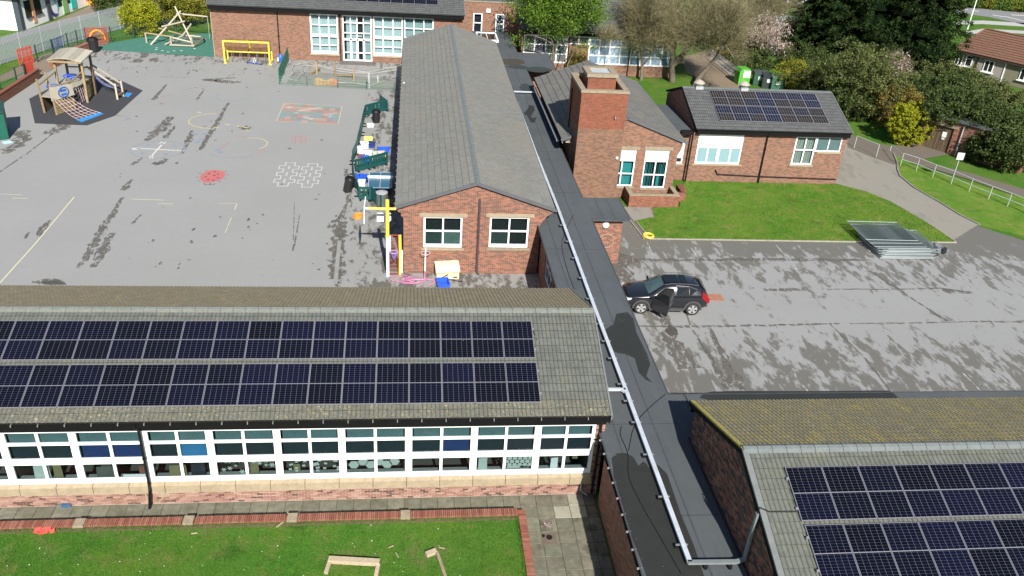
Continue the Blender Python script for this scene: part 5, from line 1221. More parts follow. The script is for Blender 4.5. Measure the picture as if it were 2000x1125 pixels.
for (a, b_) in ((sA, sB), (sC, sD)):
    f = sz(0, 1.05, 2.75, a, b_, 'window', DKW, .03)
    m = MB(); m.obox(wo_+wd_*a+Z_*1.0+wn_*.03, wd_*(b_-a), wn_*.1, Z_*.08); m.build('sill', SLATE, f)
sz(0, .4, 2.8, sB, sC, 'salmon_panel', SAL, .08)
sz(0, 0, hw, s_of(98, 40)-.25, s_of(98, 40)+.35, 'grey_pilaster', SLATE, .12)
x0 = s_of(116, 22); st = (s_of(150, 12)-x0)/4.2
f = sz(0, 1.0, 3.0, x0, x0+st*.9, 'window', DKW, .03); sz(0, .1, 3.2, x0+st*.9, x0+st*2.0, 'green_panel', GRN, .09); sz(0, 1.0, 3.0, x0+st*2.0, x0+st*2.9, 'window', DKW, .03); sz(0, .3, 3.2, x0+st*2.9, x0+st*4.1, 'turquoise_panel', TEA, .09); sz(0, 1.2, 3.0, x0+st*4.1, x0+st*5.0, 'window', DKW, .03)
s1 = x0+st*7.0
for k in (0, 1):
    m = MB(); m.obox(wo_+wd_*(s1+k*2.2), wd_*1.2, wn_*1.2, Z_*3.3); m.build('orange_fin', ORG, WB)
# round emblem of two crescents
ec = wpt(105, 13); er = 1.02
def crescent(c, r, a0, a1, off, mat, name):
    N = 22; m = MB(); T = [math.radians(a0+(a1-a0)*i/N) for i in range(N+1)]
    out = [(c[0]+r*math.cos(t), c[1]+r*math.sin(t)) for t in T]; inn = []
    for i, t in enumerate(T):
        k = math.sin(math.pi*i/N); inn.append((c[0]+(r-off*r*k)*math.cos(t), c[1]+(r-off*r*k)*math.sin(t)))
    for i in range(N):
        q = [out[i], out[i+1], inn[i+1], inn[i]]
        P = [wo_+wd_*a+Z_*z+wn_*.06 for a, z in q]
        m.add(P, [(0, 1, 2, 3)])
    return m.build(name, mat, WB)
crescent(ec, er, 110, 320, .42, plain('indigo_emblem', (.05, .035, .22), .6), 'emblem_crescent')
crescent(ec, er*.82, -60, 115, .40, plain('aqua_emblem', (.10, .42, .50), .6), 'emblem_crescent')
for s in (-1.6, .8):
    p = wo_+wd_*(s if s > 0 else 0)+Z_*(hw+.15)+wn_*.75-wn_*(3.2 if s < 0 else 0)
    m = MB(); m.lathe(tuple(p), [(.02, -.16), (.26, -.12), (.26, .04), (.02, .06)], 12); m.build('floodlight', UPVC, WB)
# ================================================================ BUNGALOW, TOP RIGHT
b0 = at(1868, 97, 2.5); b1 = at(2000, 127, 2.5); bd = (b1-b0); bd.z = 0; bd.normalize(); bn = Vector((-bd.y, bd.x, 0))
if bn.y > 0: bn = -bn
BG = thing('bungalow', 'pale pink rendered bungalow with hipped brown tiled roof beyond the hedge', 'building', (b0.x, b0.y, 0))
PINK = plain('pink_render', (.30, .255, .25), .9, var=.06, scale=2); TANR = plain('tan_render', (.19, .17, .125), .9, var=.08)
bl0 = Vector((b0.x, b0.y, 0))
bs = lambda px, py: (onplane(px, py, bl0-bn*.35, bn)-bl0).dot(bd)
sT = bs(1957, 150)
b = MB(); b.obox(bl0-bn*.35+bd*.2, bd*(sT-.2), -bn*7, Z_*2.5); b.build('wall', PINK, BG)
b = MB(); b.obox(bl0-bn*.35+bd*sT, bd*8, -bn*7, Z_*2.5); b.build('wall', TANR, BG)
b = MB(); b.obox(bl0-bn*.28+bd*(sT-.05), bd*.10, -bn*.1, Z_*2.4); b.build('white_edge_strip', UPVC, BG)
def bquad(s0, s1, d0, d1, z0, z1): return None
r0 = at(1926, 58, 4.9); r1 = at(2000, 76, 4.9)
rs0 = (r0-bl0).dot(bd); rd0 = -(r0-bl0).dot(bn)
E0 = bl0+Z_*2.5-bd*.3+bn*.05; E1 = bl0+bd*(sT+9)+Z_*2.5+bn*.05; R0 = bl0+bd*rs0-bn*rd0+Z_*4.9; R1 = bl0+bd*(sT+9)-bn*rd0+Z_*4.9; B0 = bl0-bd*.3-bn*(2*rd0)+Z_*2.5; B1 = bl0+bd*(sT+9)-bn*(2*rd0)+Z_*2.5
m = MB(); m.add([E0, E1, R1, R0, B0, B1], [(0, 1, 2, 3), (3, 2, 5, 4), (4, 0, 3)]); roofG = m.build('roof', VERGE, BG)
vG = (R0-E0)-bd*(R0-E0).dot(bd); LG = vG.length; vGn = vG.normalized()
TB1 = randmat('brown_roof_tile', [(0, (.12, .062, .045)), (.5, (.15, .078, .056)), (1, (.18, .095, .07))], island=True, noise=.3, nscale=5, lich=[(.6, .55, .7, .5, (.13, .11, .06), (1, 1, 1))])
NB = 11; nG = bd.cross(vGn)
if nG.z < 0: nG = -nG
for k in range(NB):
    s_ = k/NB; e_ = (k+1)/NB
    Lx = (R0-E0).dot(bd)*s_; Lx2 = (R0-E0).dot(bd)*e_
    m = MB(); a = E0+bd*Lx+vGn*LG*s_; c = E0+bd*(sT+9.2)+vGn*LG*s_
    m.add([a+nG*.03, c+nG*.03, c+nG*.10, a+nG*.10, c+vGn*(LG/NB+.05)+nG*.03, a+bd*(Lx2-Lx)+vGn*(LG/NB+.05)+nG*.03], [(0, 1, 2, 3), (3, 2, 4, 5), (0, 3, 5)]); m.build('tile_course', TB1, roofG)
m = MB(); m.tube([R0+Z_*.1, R1+Z_*.1], .1, 6); m.tube([R0+Z_*.1, E0+Z_*.12], .1, 6); m.build('ridge', TB1, roofG)
m = MB(); m.obox(E0-Z_*.22, bd*(sT+9.3), -bn*.08, Z_*.2); m.build('fascia', plain('brown_fascia', (.05, .03, .025), .6), BG)
for (pl_, pr_, py, two) in ((1869, 1884, 105, 1), (1888, 1900, 112, 0), (1925, 1945, 118, 1), (1994, 2015, 140, 1)):
    s0_, s1_ = bs(pl_, py), bs(pr_, py); zz0, zz1 = (.85, 2.1) if two else (.95, 2.15)
    if pl_ == 1888: s1_ = s0_+.75
    f = window(BG, tuple(bl0-bn*.35+bd*s0_+Z_*zz0), bd, bn, s1_-s0_, zz1-zz0, 2 if two else 1, 1 if two else [0, .7, 1], fr=.07, mu=.07, inset=-.07, depth=.1, glass=lambda i, j: DKW)
    m = MB(); m.obox(bl0-bn*.33+bd*(s0_-.15)+Z_*(zz0-.1), bd*(s1_-s0_+.3), bn*.18, Z_*.1); m.build('sill', UPVC, f)
sp = bs(1908, 125); downpipe(BG, [tuple(bl0-bn*.25+bd*sp+Z_*2.4), tuple(bl0-bn*.25+bd*sp)], .06)
m = MB(); q = bl0-bn*.15+bd*(sp-.5)+Z_*2.1; m.lathe(tuple(q), [(.02, -.12), (.14, -.08), (.14, .08), (.02, .1)], 8); m.build('wall_lantern', PIPE, BG)
# red brick house at the very corner
hb0 = at(1968, 14); RH = thing('brick_house', 'red brick house corner with white window beyond the road hedge, top right corner', 'building', tuple(hb0))
m = MB(); hd_ = bd; m.obox(hb0, hd_*9, -bn*7, Z_*5); m.build('wall', BR_CHIM, RH)
window(RH, tuple(hb0+hd_*2.2+Z_*.9), hd_, bn, 3.0, 1.7, 3, 1, fr=.16, mu=.14, inset=-.07, glass=lambda i, j: DKW)
m = MB(); m.obox(hb0-hd_*.3+bn*.3+Z_*5, hd_*9.6, -bn*7.6, Z_*.3); m.build('roof', VERGE, RH)
m = MB(); m.obox(hb0-hd_*7-bn*.6, hd_*5, -bn*4, Z_*2.6); tag(m.build('dark_shed', plain('dark_shed_timber', (.03, .032, .04), .8)), 'low dark shed with pale roof edge beside the far red brick house', 'shed')
# ================================================================ BRICK OUTBUILDING WITH WOODEN DOORS
o0, o1 = at(1792, 284), at(1900, 315); od = o1-o0; od.z = 0; OL = od.length; od.normalize(); on = Vector((-od.y, od.x, 0))
if on.y > 0: on = -on
OB = thing('brick_outbuilding', 'dark brick outbuilding with brown double doors and a white notice, half under ivy', 'building', tuple(o0))
OL = OL+3.5
w = MB(); wall_mb(w, o0, od, on, OL, 2.75, .3, [(.35, 2.45, 0, 2.15)]); w.obox(o0-on*.3, od*.3, -on*4, Z_*2.75); w.obox(o0+od*(OL-.3)-on*.3, od*.3, -on*4, Z_*2.75); w.build('wall', BR_DARK, OB)
m = MB(); m.obox(o0+od*.15+Z_*2.15+on*.03, od*2.6, -on*.2, Z_*.22); m.build('lintel', STONE_G, OB)
m = MB(); m.obox(o0-od*.15+on*.2+Z_*2.75, od*(OL+.3), -on*4.6, Z_*.15); m.build('roof', FELT, OB)
dr = MB(); dr.obox(o0+od*.35-on*.16, od*2.1, -on*.05, Z_*2.15); dd = dr.build('double_door', WOOD_D, OB)
for i in range(14):
    m = MB(); m.obox(o0+od*(.38+i*.148)-on*.13, od*.138, -on*.03, Z_*2.12); m.build('board', wood('brown_door_board', (.075, .052, .034), (.13, .095, .06), (4, 4, 1)) if i == 0 else bpy.data.materials['brown_door_board'], dd)
m = MB(); m.obox(o0+od*1.62-on*.12+Z_*1.25, od*.34, on*.02, Z_*.42); m.build('notice', WHITEP, dd)
m = MB(); m.obox(o0+od*1.66-on*.10+Z_*1.02, od*.24, on*.02, Z_*.18); m.build('notice', PAPER, dd)
downpipe(OB, [tuple(o0+od*3.15+on*.1+Z_*2.6), tuple(o0+od*3.15+on*.1)], .055, GUTTER)
# ================================================================ FENCES, LOW WALL, RAILING
def pts_on(ps): return [at(*p) for p in ps]
PAL = plain('galvanised_palisade', (.42, .46, .50), .5, metal=.35, var=.1)
PF = thing('palisade_fence', 'tall pale grey steel palisade fence between the playground and the white building', 'fence', tuple(at(120, 90)))
run = [at(-40, 142), at(0, 127), at(70, 106), at(120, 90), at(200, 67), at(252, 53)]
cum = [0]
for a, b in zip(run[:-1], run[1:]): cum.append(cum[-1]+(b-a).length)
def along(run, cum, s):
    for k in range(len(run)-1):
        if s <= cum[k+1] or k == len(run)-2:
            f = (s-cum[k])/(cum[k+1]-cum[k]); return run[k].lerp(run[k+1], f), (run[k+1]-run[k]).normalized()
sp = .165; N = int(cum[-1]/sp); pm = {}
for k in range(len(run)-1):
    d = (run[k+1]-run[k]).normalized(); m = MB()
    for z in (.45, 2.0): m.beam(run[k]+Z_*z, run[k+1]+Z_*z, .05, .05)
    m.build('rail', PAL, PF)
pale = bpy.data.meshes.new('pale'); q = MB(); q.add([(-.045, 0, .05), (.045, 0, .05), (.045, 0, 2.25), (0, 0, 2.4), (-.045, 0, 2.25), (-.045, .02, .05), (.045, .02, .05), (.045, .02, 2.25), (0, .02, 2.4), (-.045, .02, 2.25)], [(0, 1, 2, 3, 4), (9, 8, 7, 6, 5), (0, 4, 9, 5), (1, 6, 7, 2), (2, 7, 8, 3), (3, 8, 9, 4)]); pale.from_pydata(q.v, [], q.f); pale.materials.append(PAL)
base = Vector(PF.location); IMP = world_of(PF).inverted()
for i in range(min(N, 300)):
    p, d = along(run, cum, cum[-1]-i*sp-.1); o = link('pale', pale, PF); nn = Vector((d.y, -d.x, 0)); 
    o.matrix_local = IMP @ (Matrix.Translation(p+nn*.03) @ Matrix((d, -nn, Z_)).transposed().to_4x4())
s = 0
while s < cum[-1]:
    p, d = along(run, cum, s); m = MB(); m.beam(p, p+Z_*2.35, .08, .08); m.build('post', PAL, PF); s += 2.75
# green post mesh fence round the play area, red gates in it
GP = plain('dark_green_post', (.018, .05, .045), .5, var=.1); GMESH = plain('dark_green_wire', (.03, .075, .06), .5)
REDM = plain('red_gate_paint', (.42, .055, .035), .5, var=.08)
MF = thing('mesh_fence', 'low dark green mesh fence on posts round the edge of the playground', 'fence', tuple(at(135, 96)))
fp = pts_on([(-10, 186), (3, 185), (35, 167), (52, 158)]); fp2 = pts_on([(74, 121), (105, 109), (135, 96), (153, 90), (170, 85), (218, 83), (262, 74), (305, 69), (345, 67), (408, 66)])
HF = 1.45
for ch in (fp, fp2):
    for p in ch: m = MB(); m.beam(p, p+Z_*(HF+.12), .09, .09); m.build('post', GP, MF)
    for a, b in zip(ch[:-1], ch[1:]):
        m = MB(); L = (b-a).length; d = (b-a).normalized(); n = int(L/.12)
        for i in range(1, n): m.beam(a+d*i*L/n+Z_*.08, a+d*i*L/n+Z_*HF, .012, .012)
        for z in (.1, .75, HF): m.beam(a+Z_*z, b+Z_*z, .03, .02)
        m.build('mesh_panel', GMESH, MF)
for k, (a, b, lab, h, nb) in enumerate(((at(52, 157), at(69, 150), 'red slatted gate with arched brace beside the play ship at the low wall', 1.75, 11), (at(40, 130), at(66, 122), 'red painted section of gate seen behind the play ship gate, against the palisade', 1.5, 14), (at(172, 86), at(212, 82), 'red gate with orange arch at the top end of the playground fence', 1.5, 17))):
    t = thing('red_gate', lab, 'gate', tuple(a), 0, 'red playground gates'); d = (b-a).normalized(); L = (b-a).length
    m = MB(); m.beam(a, a+Z_*h, .07, .07); m.beam(b, b+Z_*h, .07, .07); m.beam(a+Z_*.15, b+Z_*.15, .05, .05); m.beam(a+Z_*(h-.1), b+Z_*(h-.1), .05, .05); m.build('frame', REDM, t)
    for i in range(nb):
        p = a+d*L*(i+.5)/nb; m = MB(); m.beam(p+Z_*.12, p+Z_*(h+.06), .055, .03); m.build('bar', REDM, t)
    if k == 0: m = MB(); m.obox(a+Z_*.2-Vector((0, .02, 0)), d*L, Vector((0, .015, 0)), Z_*1.15); m.build('mesh_backing', plain('red_gate_sheet', (.50, .07, .04), .6), t)
    if k == 2:
        m = MB(); m.tube([a+d*(L*.5-.75*math.cos(math.radians(x)))+Z_*(.25+1.0*math.sin(math.radians(x)))+Vector((0, -.05, 0)) for x in range(0, 181, 15)], .09, 6); m.build('orange_arch', ORG, t)
BLUEM = plain('blue_gate_paint', (.05, .09, .34), .5)
a, b = at(106, 107), at(128, 98); t = thing('blue_gate', 'pale blue barred gate in the green fence behind the play ship roof', 'gate', tuple(a)); d = (b-a).normalized(); L = (b-a).length
m = MB(); m.beam(a+Z_*.15, b+Z_*.15, .05, .05); m.beam(a+Z_*1.35, b+Z_*1.35, .05, .05); m.build('frame', BLUEM, t)
for i in range(12): m = MB(); p = a+d*L*(i+.5)/12; m.beam(p+Z_*.1, p+Z_*1.42, .05, .03); m.build('bar', BLUEM, t)
# low brick wall along the left side of the playground
LW = thing('low_brick_wall', 'low red brick retaining wall along the left edge of the playground', 'wall', tuple(at(60, 165)))
wr = pts_on([(-60, 237), (0, 206), (60, 166), (80, 152)]); wr2 = pts_on([(105, 133), (140, 118), (180, 101), (186, 95)]); wr3 = pts_on([(170, 92), (212, 86)])
for ch, h in ((wr, .75), (wr2, .85), (wr3, .3)):
    m = MB(); c = MB()
    for a, b in zip(ch[:-1], ch[1:]):
        d = (b-a).normalized(); n = Vector((-d.y, d.x, 0)); m.obox(a, b-a, n*.3, Z_*h); c.obox(a-n*.02+Z_*h, b-a, n*.34, Z_*.07)
    m.build('wall', BR_LOW, LW); c.build('coping', COPB, LW)
# near coping wall round the lawn: brick on edge, stone piers between
CW = thing('lawn_edging_wall', 'low wall of red bricks on edge with grey stone piers along the near lawn', 'wall', (-5, 22.5, 0))
m = MB(); m.box(-16, 4.12, 22.39, 22.66, -.02, .315); m.box(3.84, 4.11, 8, 22.39, -.02, .315); m.build('wall_base', BR_LOW, CW)
br = bpy.data.meshes.new('brick'); q = MB(); q.add([(-.031, -.165, 0), (.031, -.165, 0), (.031, .165, 0), (-.031, .165, 0), (-.031, -.165, .055), (.031, -.165, .055), (.031, .165, .055), (-.031, .165, .055), (-.027, -.16, .062), (.027, -.16, .062), (.027, .16, .062), (-.027, .16, .062)], [(0, 3, 2, 1), (8, 9, 10, 11), (4, 5, 9, 8), (5, 6, 10, 9), (6, 7, 11, 10), (7, 4, 8, 11), (0, 1, 5, 4), (1, 2, 6, 5), (2, 3, 7, 6), (3, 0, 4, 7)]); br.from_pydata(q.v, [], q.f); br.materials.append(COPB)
IMC = world_of(CW).inverted(); PIERS = (-14.7, -11.2, -7.62, -4.12, -.19)
x = 3.80; cnt = 0
while x > -15.6:
    if not any(abs(x-p) < .21 for p in PIERS):
        o = link('brick', br, CW); o.matrix_local = IMC @ Matrix.Translation((x+random.uniform(-.002, .002), 22.525+random.uniform(-.006, .006), .315+random.uniform(0, .008))) @ Matrix.Rotation(random.uniform(-.02, .02), 4, 'Z'); cnt += 1
    x -= .0725
y = 22.31
while y > 16.5:
    o = link('brick', br, CW); o.matrix_local = IMC @ Matrix.Translation((3.975, y, .315+random.uniform(0, .008))) @ Matrix.Rotation(math.pi/2+random.uniform(-.02, .02), 4, 'Z') @ Matrix.Scale(.86, 4, (0, 1, 0)); y -= .0725
for i, p in enumerate(PIERS):
    m = MB(); m.box(p-.17, p+.17, 22.34, 22.70, -.02, .405); m.build('stone_pier', STONE_G, CW)
m = MB(); m.box(3.88, 4.02, 22.66, 22.8, 0, .01); 
# two-rail metal railing beside the dark path
RL = thing('metal_railing', 'two rail grey metal railing along the curved path on the right', 'railing', tuple(at(1789, 332)))
GR = plain('grey_painted_rail', (.44, .48, .46), .5, metal=.2, var=.1)
rp = pts_on([(1640, 262), (1668, 289), (1711, 307), (1758, 324), (1789, 334), (1821, 347), (1857, 360), (1892, 375), (1930, 390), (1967, 404), (2005, 420), (2045, 440)])
for i, p in enumerate(rp):
    if i == 0: continue
    m = MB(); m.tube([p, p+Z_*1.05], .028, 6); m.build('post', GR, RL)
for z in (1.05, .55):
    seg = rp[1:3] if z < 1 else rp[0:3]
    for ch in ((rp[1:3] if z > 1 else rp[1:3]), rp[3:]):
        if z < 1 and ch is not rp[3:] and len(ch) == 2: continue
        m = MB(); m.tube([p+Z_*z for p in ch], .026, 6); m.build('rail', GR, RL)
m = MB(); a, b = rp[3]+Z_*.95, at(1737, 300)+Z_*.75; m.tube([a, b, b-Z_*.5], .026, 6); m.build('rail', GR, RL)
SG = thing('sign_post', 'small pale sign on a thin post standing at the railing on the right', 'sign', tuple(at(1857, 360)))
p = at(1857, 360); m = MB(); m.tube([p, p+Z_*2.55], .03, 6); m.build('post', GR, SG)
m = MB(); m.obox(p+Vector((-.28, -.05, 2.0)), (.50, -.10, 0), (0, .02, 0), (0, 0, .55)); m.build('sign_plate', plain('pale_sign_back', (.52, .56, .54), .5), SG)
# sports court fence and goal posts beyond the trees
CF = thing('court_fence', 'tall dark green fence round the blue grey sports court beyond the trees', 'fence', tuple(at(1520, 45)))
ca, cb = at(1470, 40), at(1563, 58); m = MB(); 
for i in range(8):
    p = ca.lerp(cb, i/7); m = MB(); m.beam(p, p+Z_*3.0, .09, .09); m.build('post', GP, CF)
ca2, cb2 = at(1480, 20), at(1567, 34)
for i in range(8):
    p = ca2.lerp(cb2, i/7); m = MB(); m.beam(p, p+Z_*3.0, .09, .09); m.build('post', GP, CF)
m = MB(); 
for a, b in ((ca, cb), (ca2, cb2)):
    for z in (.1, 1.5, 3.0): m.beam(a+Z_*z, b+Z_*z, .05, .05)
m.build('rail', GP, CF)
t = thing('backboard', 'white sports backboard on a post at the court fence corner', 'backboard', tuple(at(1561, 57))); p = at(1561, 57); m = MB(); m.beam(p, p+Z_*3.1, .1, .1); m.build('post', GALV, t); m = MB(); m.obox(p+Vector((-.5, 0, 2.9)), (.9, .3, 0), (-.05, .1, 0), (0, 0, 1.1)); m.build('board', UPVC, t)
t = thing('goal_posts', 'white goal posts on the far grass beyond the sports court', 'goal', tuple(at(1512, 10))); m = MB()
for px in (1503, 1512): p = at(px, 9); m.tube([p, p+Z_*3.2], .08, 6)
m.build('post', UPVC, t)
t = thing('climbing_unit', 'dark climbing frame with white legs at the far edge beyond the conifer', 'play frame', tuple(at(1555, 8))); m = MB()
for px in (1538, 1573): p = at(px, 10 if px > 1560 else 5); m.tube([p, p+Z_*3.0], .09, 6)
m.build('leg', UPVC, t); p = at(1540, 5); q2 = at(1562, 5); m = MB(); m.beam(p+Z_*1.3, q2+Z_*1.3, .5, .4); m.build('platform', PIPE, t)
# street lamp by the road
t = thing('street_lamp', 'tall pale street lamp column behind the bungalow roof', 'street lamp', tuple(at(1886, 68))); p = at(1886, 68); tp = aty(1905, 11, p.y); m = MB(); m.tube([p, Vector((p.x, p.y, max(5.5, tp.z)))], [.09, .05], 8); m.build('column', UPVC, t)
m = MB(); m.lathe((p.x, p.y, max(5.5, tp.z)), [(.02, -.05), (.22, 0), (.2, .15), (.02, .2)], 10); m.build('lantern', UPVC, t)
# ================================================================ PLAYGROUND THINGS
ROPE = plain('pinkish_rope', (.52, .38, .38), .8); BLUEMAT = plain('blue_mat', (.03, .22, .52), .7, var=.1); BLUEP = plain('royal_blue_plastic', (.02, .09, .52), .45, var=.12); EMB = plain('emblem_blue', (.03, .12, .42), .6)
PS = thing('play_ship', 'wooden play ship with plank roof, slatted hull and climbing nets on black rubber', 'play ship', (-27.2, 70, 0))
P = lambda *a: Vector(a)
for (x, y, h) in ((-28.25, 70.3, 3.35), (-26.15, 70.15, 3.35), (-26.25, 72.45, 3.45), (-28.25, 72.6, 3.45), (-27.2, 72.55, 3.45)):
    m = MB(); m.beam((x, y, 0), (x+.05, y, h), .16, .16); m.build('post', WOOD if y < 72 else WOOD_D, PS)
for i in range(5):
    x0 = -28.55+i*.52; zz = [3.38, 3.50, 3.56, 3.53, 3.44][i]; z2 = [3.5, 3.56, 3.53, 3.44, 3.32][i]
    m = MB(); m.obox((x0, 69.85, zz), (.51, 0, z2-zz), (-.06, 3.0, .12), (0, 0, .07)); m.build('roof_plank', WOOD_G, PS)
m = MB(); m.beam((-28.5, 69.95, 3.32), (-26.0, 69.8, 3.30), .09, .14); m.beam((-28.5, 72.7, 3.45), (-26.0, 72.6, 3.40), .09, .14); m.build('roof_beam', WOOD, PS)
dkp = MB(); dkp.prism([(-28.4, 67.2), (-27.4, 66.9), (-26.55, 68.4), (-26.6, 71.2), (-26.45, 73.2), (-28.4, 73.3)], 1.28, 1.36); dkp.build('deck', WOOD_G, PS)
def slats(a, b, z0, z1, n, gap, mat=WOOD, th=.06, name='slat'):
    for i in range(n):
        z = z0+(z1-z0)*i/n; m = MB(); m.obox(a+Z_*z, b-a, Vector((b-a).cross(Z_)).normalized()*th, Z_*((z1-z0)/n-gap)); m.build(name, mat, PS)
slats(P(-26.52, 71.29, 0), P(-26.42, 73.2, 0), .05, 1.45, 9, .03)
slats(P(-27.34, 66.89, 0), P(-26.59, 68.4, 0), .05, 1.15, 8, .035)
slats(P(-28.45, 67.3, 0), P(-28.45, 73.2, 0), .05, 1.35, 6, .04, WOOD_D)
for z in (.28, .64, 1.0, 1.32): m = MB(); m.beam((-26.62, 68.45, z), (-26.6, 71.25, z), .07, .13); m.build('rung', WOOD_G, PS)
m = MB()
for y in (69.3, 69.8, 70.2, 70.6): m.tube([(-26.55, y, 1.35), (-26.45, y+.1, .1)], .018, 4)
for z in (.15, .5, .85): m.tube([(-26.5, 69.1, z), (-26.48, 70.8, z)], .015, 4)
m.build('net', ROPE, PS)
m = MB(); m.xprism([(0, 0), (1.9, .12), (1.72, 1.02), (-.05, 1.10)], (-27.46, 66.66, 1.12), Vector((1.17, 1.5, 0)).normalized(), Vector((.10, -.10, 1)), Vector((-.06, .05, 0))); bo = m.build('prow_board', WOOD_L, PS)
d_ = Vector((1.17, 1.5, 0)).normalized(); up_ = Vector((.10, -.10, 1)); c_ = Vector((-27.46, 66.66, 1.12))+d_*.98+up_*.55; nn_ = d_.cross(up_).normalized()
if nn_.y > 0: nn_ = -nn_
m = MB(); m.tube([c_+nn_*.03+(d_*math.cos(t*.314)+up_.normalized()*math.sin(t*.314))*.40 for t in range(20)], .045, 5, closed=True); m.xprism([(-.24, .04), (.26, .06), (.2, .22), (-.2, .24)], c_+nn_*.02, d_, up_, nn_*.02); m.xprism([(-.26, -.10), (.27, -.08), (.18, -.24), (-.16, -.26)], c_+nn_*.02, d_, up_, nn_*.02); m.build('round_emblem', EMB, PS)
for (x, y, h) in ((-28.42, 67.25, 2.55), (-27.38, 66.84, 2.35), (-26.52, 68.38, 2.35), (-28.4, 69.0, 2.6)):
    m = MB(); m.tube([(x, y, 0), (x-.06, y-.08, h)], .085, 8); m.lathe((x-.06, y-.08, h), [(.07, 0), (.09, .06), (.03, .12)], 8); m.build('prow_post', WOOD, PS)
m = MB(); m.tube([(-28.4, 67.2, 2.2), (-28.2, 70.3, 2.45)], .06, 6); m.tube([(-27.4, 66.8, 2.2), (-26.5, 68.3, 2.2)], .05, 6); m.tube([(-26.5, 68.4, 2.15), (-26.2, 70.2, 2.5)], .06, 6); m.tube([(-28.2, 72.5, 2.25), (-26.3, 72.4, 2.25)], .06, 6); m.build('handrail', WOOD, PS)
for (cx, cy) in ((-27.7, 68.2), (-27.5, 71.2)):
    m = MB(); m.tube([(cx+.55*math.cos(t*.393), cy+.55*math.sin(t*.393), 1.85) for t in range(16)], .04, 5, closed=True); m.tube([(cx-.55, cy, 1.85), (cx+.55, cy, 1.85)], .03, 5); m.tube([(cx, cy, 1.36), (cx, cy, 1.9)], .06, 6); m.build('blue_wheel', BLUEP, PS)
m = MB()
A0, A1, B0_, B1_ = P(-27.25, 66.72, 1.15), P(-26.55, 67.75, 1.2), P(-25.45, 65.75, .04), P(-24.35, 67.5, .04)
for i in range(6):
    f = i/5; a, b = A0.lerp(A1, f), B0_.lerp(B1_, f); m.tube([a.lerp(b, t/6)-Z_*(.22*math.sin(math.pi*t/6)) for t in range(7)], .018, 4)
for j in range(1, 7):
    f = j/7; sg = -Z_*(.22*math.sin(math.pi*f)); m.tube([A0.lerp(B0_, f)+sg, A0.lerp(A1, .5).lerp(B0_.lerp(B1_, .5), f)+sg*1.3, A1.lerp(B1_, f)+sg], .016, 4)
m.build('scramble_net', ROPE, PS)
for (a, b) in ((P(-26.95, 74.3, 2.05), P(-24.1, 72.2, 1.12)), (P(-26.95, 73.4, 2.05), P(-24.2, 71.3, 1.12))):
    m = MB(); m.beam(a, b, .10, .12); m.build('ramp_rail', WOOD_L, PS)
for (x, y) in ((-24.15, 71.2), (-23.95, 72.1)): m = MB(); m.beam((x, y, 0), (x-.05, y+.1, 1.3), .13, .13); m.build('ramp_post', WOOD_L, PS)
m = MB(); m.beam((-24.15, 71.2, .35), (-23.95, 72.1, .35), .16, .1); m.build('ramp_step', WOOD_D, PS)
m = MB()
for i in range(5):
    f = i/4; a, b = P(-26.9, 74.2, 1.9).lerp(P(-26.9, 73.5, 1.9), f), P(-24.1, 72.1, .95).lerp(P(-24.2, 71.4, .95), f); m.tube([a.lerp(b, t/6)-Z_*(.55*math.sin(math.pi*t/6)) for t in range(7)], .018, 4)
for j in range(1, 7): f = j/7; sg = -Z_*(.55*math.sin(math.pi*f)); m.tube([P(-26.9, 74.2, 1.9).lerp(P(-24.1, 72.1, .95), f)+sg, P(-26.9, 73.5, 1.9).lerp(P(-24.2, 71.4, .95), f)+sg], .016, 4)
m.build('ramp_net', plain('blue_rope', (.20, .22, .42), .8), PS)
for ps, lab in ((((150,235),(195,220),(202,223),(160,239)), 'long blue mat at the foot of the play ship scramble net'), (((237,187),(246,182),(259,183),(252,190)), 'small square blue mat at the foot of the play ship ramp')):
    m = MB(); m.prism([tuple(at(*p)[:2]) for p in ps], .012, .05); tag(m.build('landing_mat', BLUEMAT), lab, 'mat', 'blue landing mats')
# log climber on the green surface
LC = thing('log_climbing_frame', 'leaning pale log climbing frame with net on green rubber', 'climbing frame', (-24, 91.3, 0))
def log(a, b, r=.09, nm='log', mat=WOOD_L): m = MB(); m.tube([a, b], [r, r*.85], 7); m.build(nm, mat, LC)
ap = P(-23.9, 92.3, 2.75)
log(P(-26.35, 89.7, 0), ap+P(.2, .1, .15)); log(P(-22.2, 89.9, 0), ap+P(-.35, .2, .55)); log(P(-23.8, 94.0, 0), ap, mat=WOOD); log(P(-25.4, 91.0, 1.55), P(-23.1, 91.2, 2.15)); log(P(-24.3, 93, 2.5), P(-21.2, 92.8, 2.35)); log(P(-25.9, 91.6, 1.25), P(-23.6, 91.7, .65), mat=WOOD)
log(P(-24.6, 90.4, .7), P(-22.2, 89.8, .35)); log(P(-23.6, 91.4, .6), P(-22.6, 91.6, 1.85)); log(P(-24.9, 89.5, .12), P(-23.6, 91.5, .6)); log(P(-26.9, 90.6, .95), P(-24.2, 90.3, .72), mat=WOOD); log(P(-26.9, 90.4, 0), P(-27.0, 90.6, 1.0)); log(P(-24.3, 89.6, 0), P(-24.35, 89.8, .9))
log(P(-24.4, 89.35, .15), P(-22.0, 89.3, .15)); log(P(-22.0, 89.3, .15), P(-21.4, 90.6, .6), mat=WOOD_D); log(P(-21.4, 90.6, .6), P(-21.6, 92.2, .2), mat=WOOD_D); log(P(-23.0, 92.6, .5), P(-21.6, 92.2, .2), mat=WOOD_D); log(P(-21.2, 92.8, 2.4), P(-21.2, 92.8, .1), .03); log(P(-23.7, 91.8, .6), P(-21.9, 92.0, .45)); log(P(-22.3, 89.8, 0), P(-22.3, 89.8, .9))
m = MB()
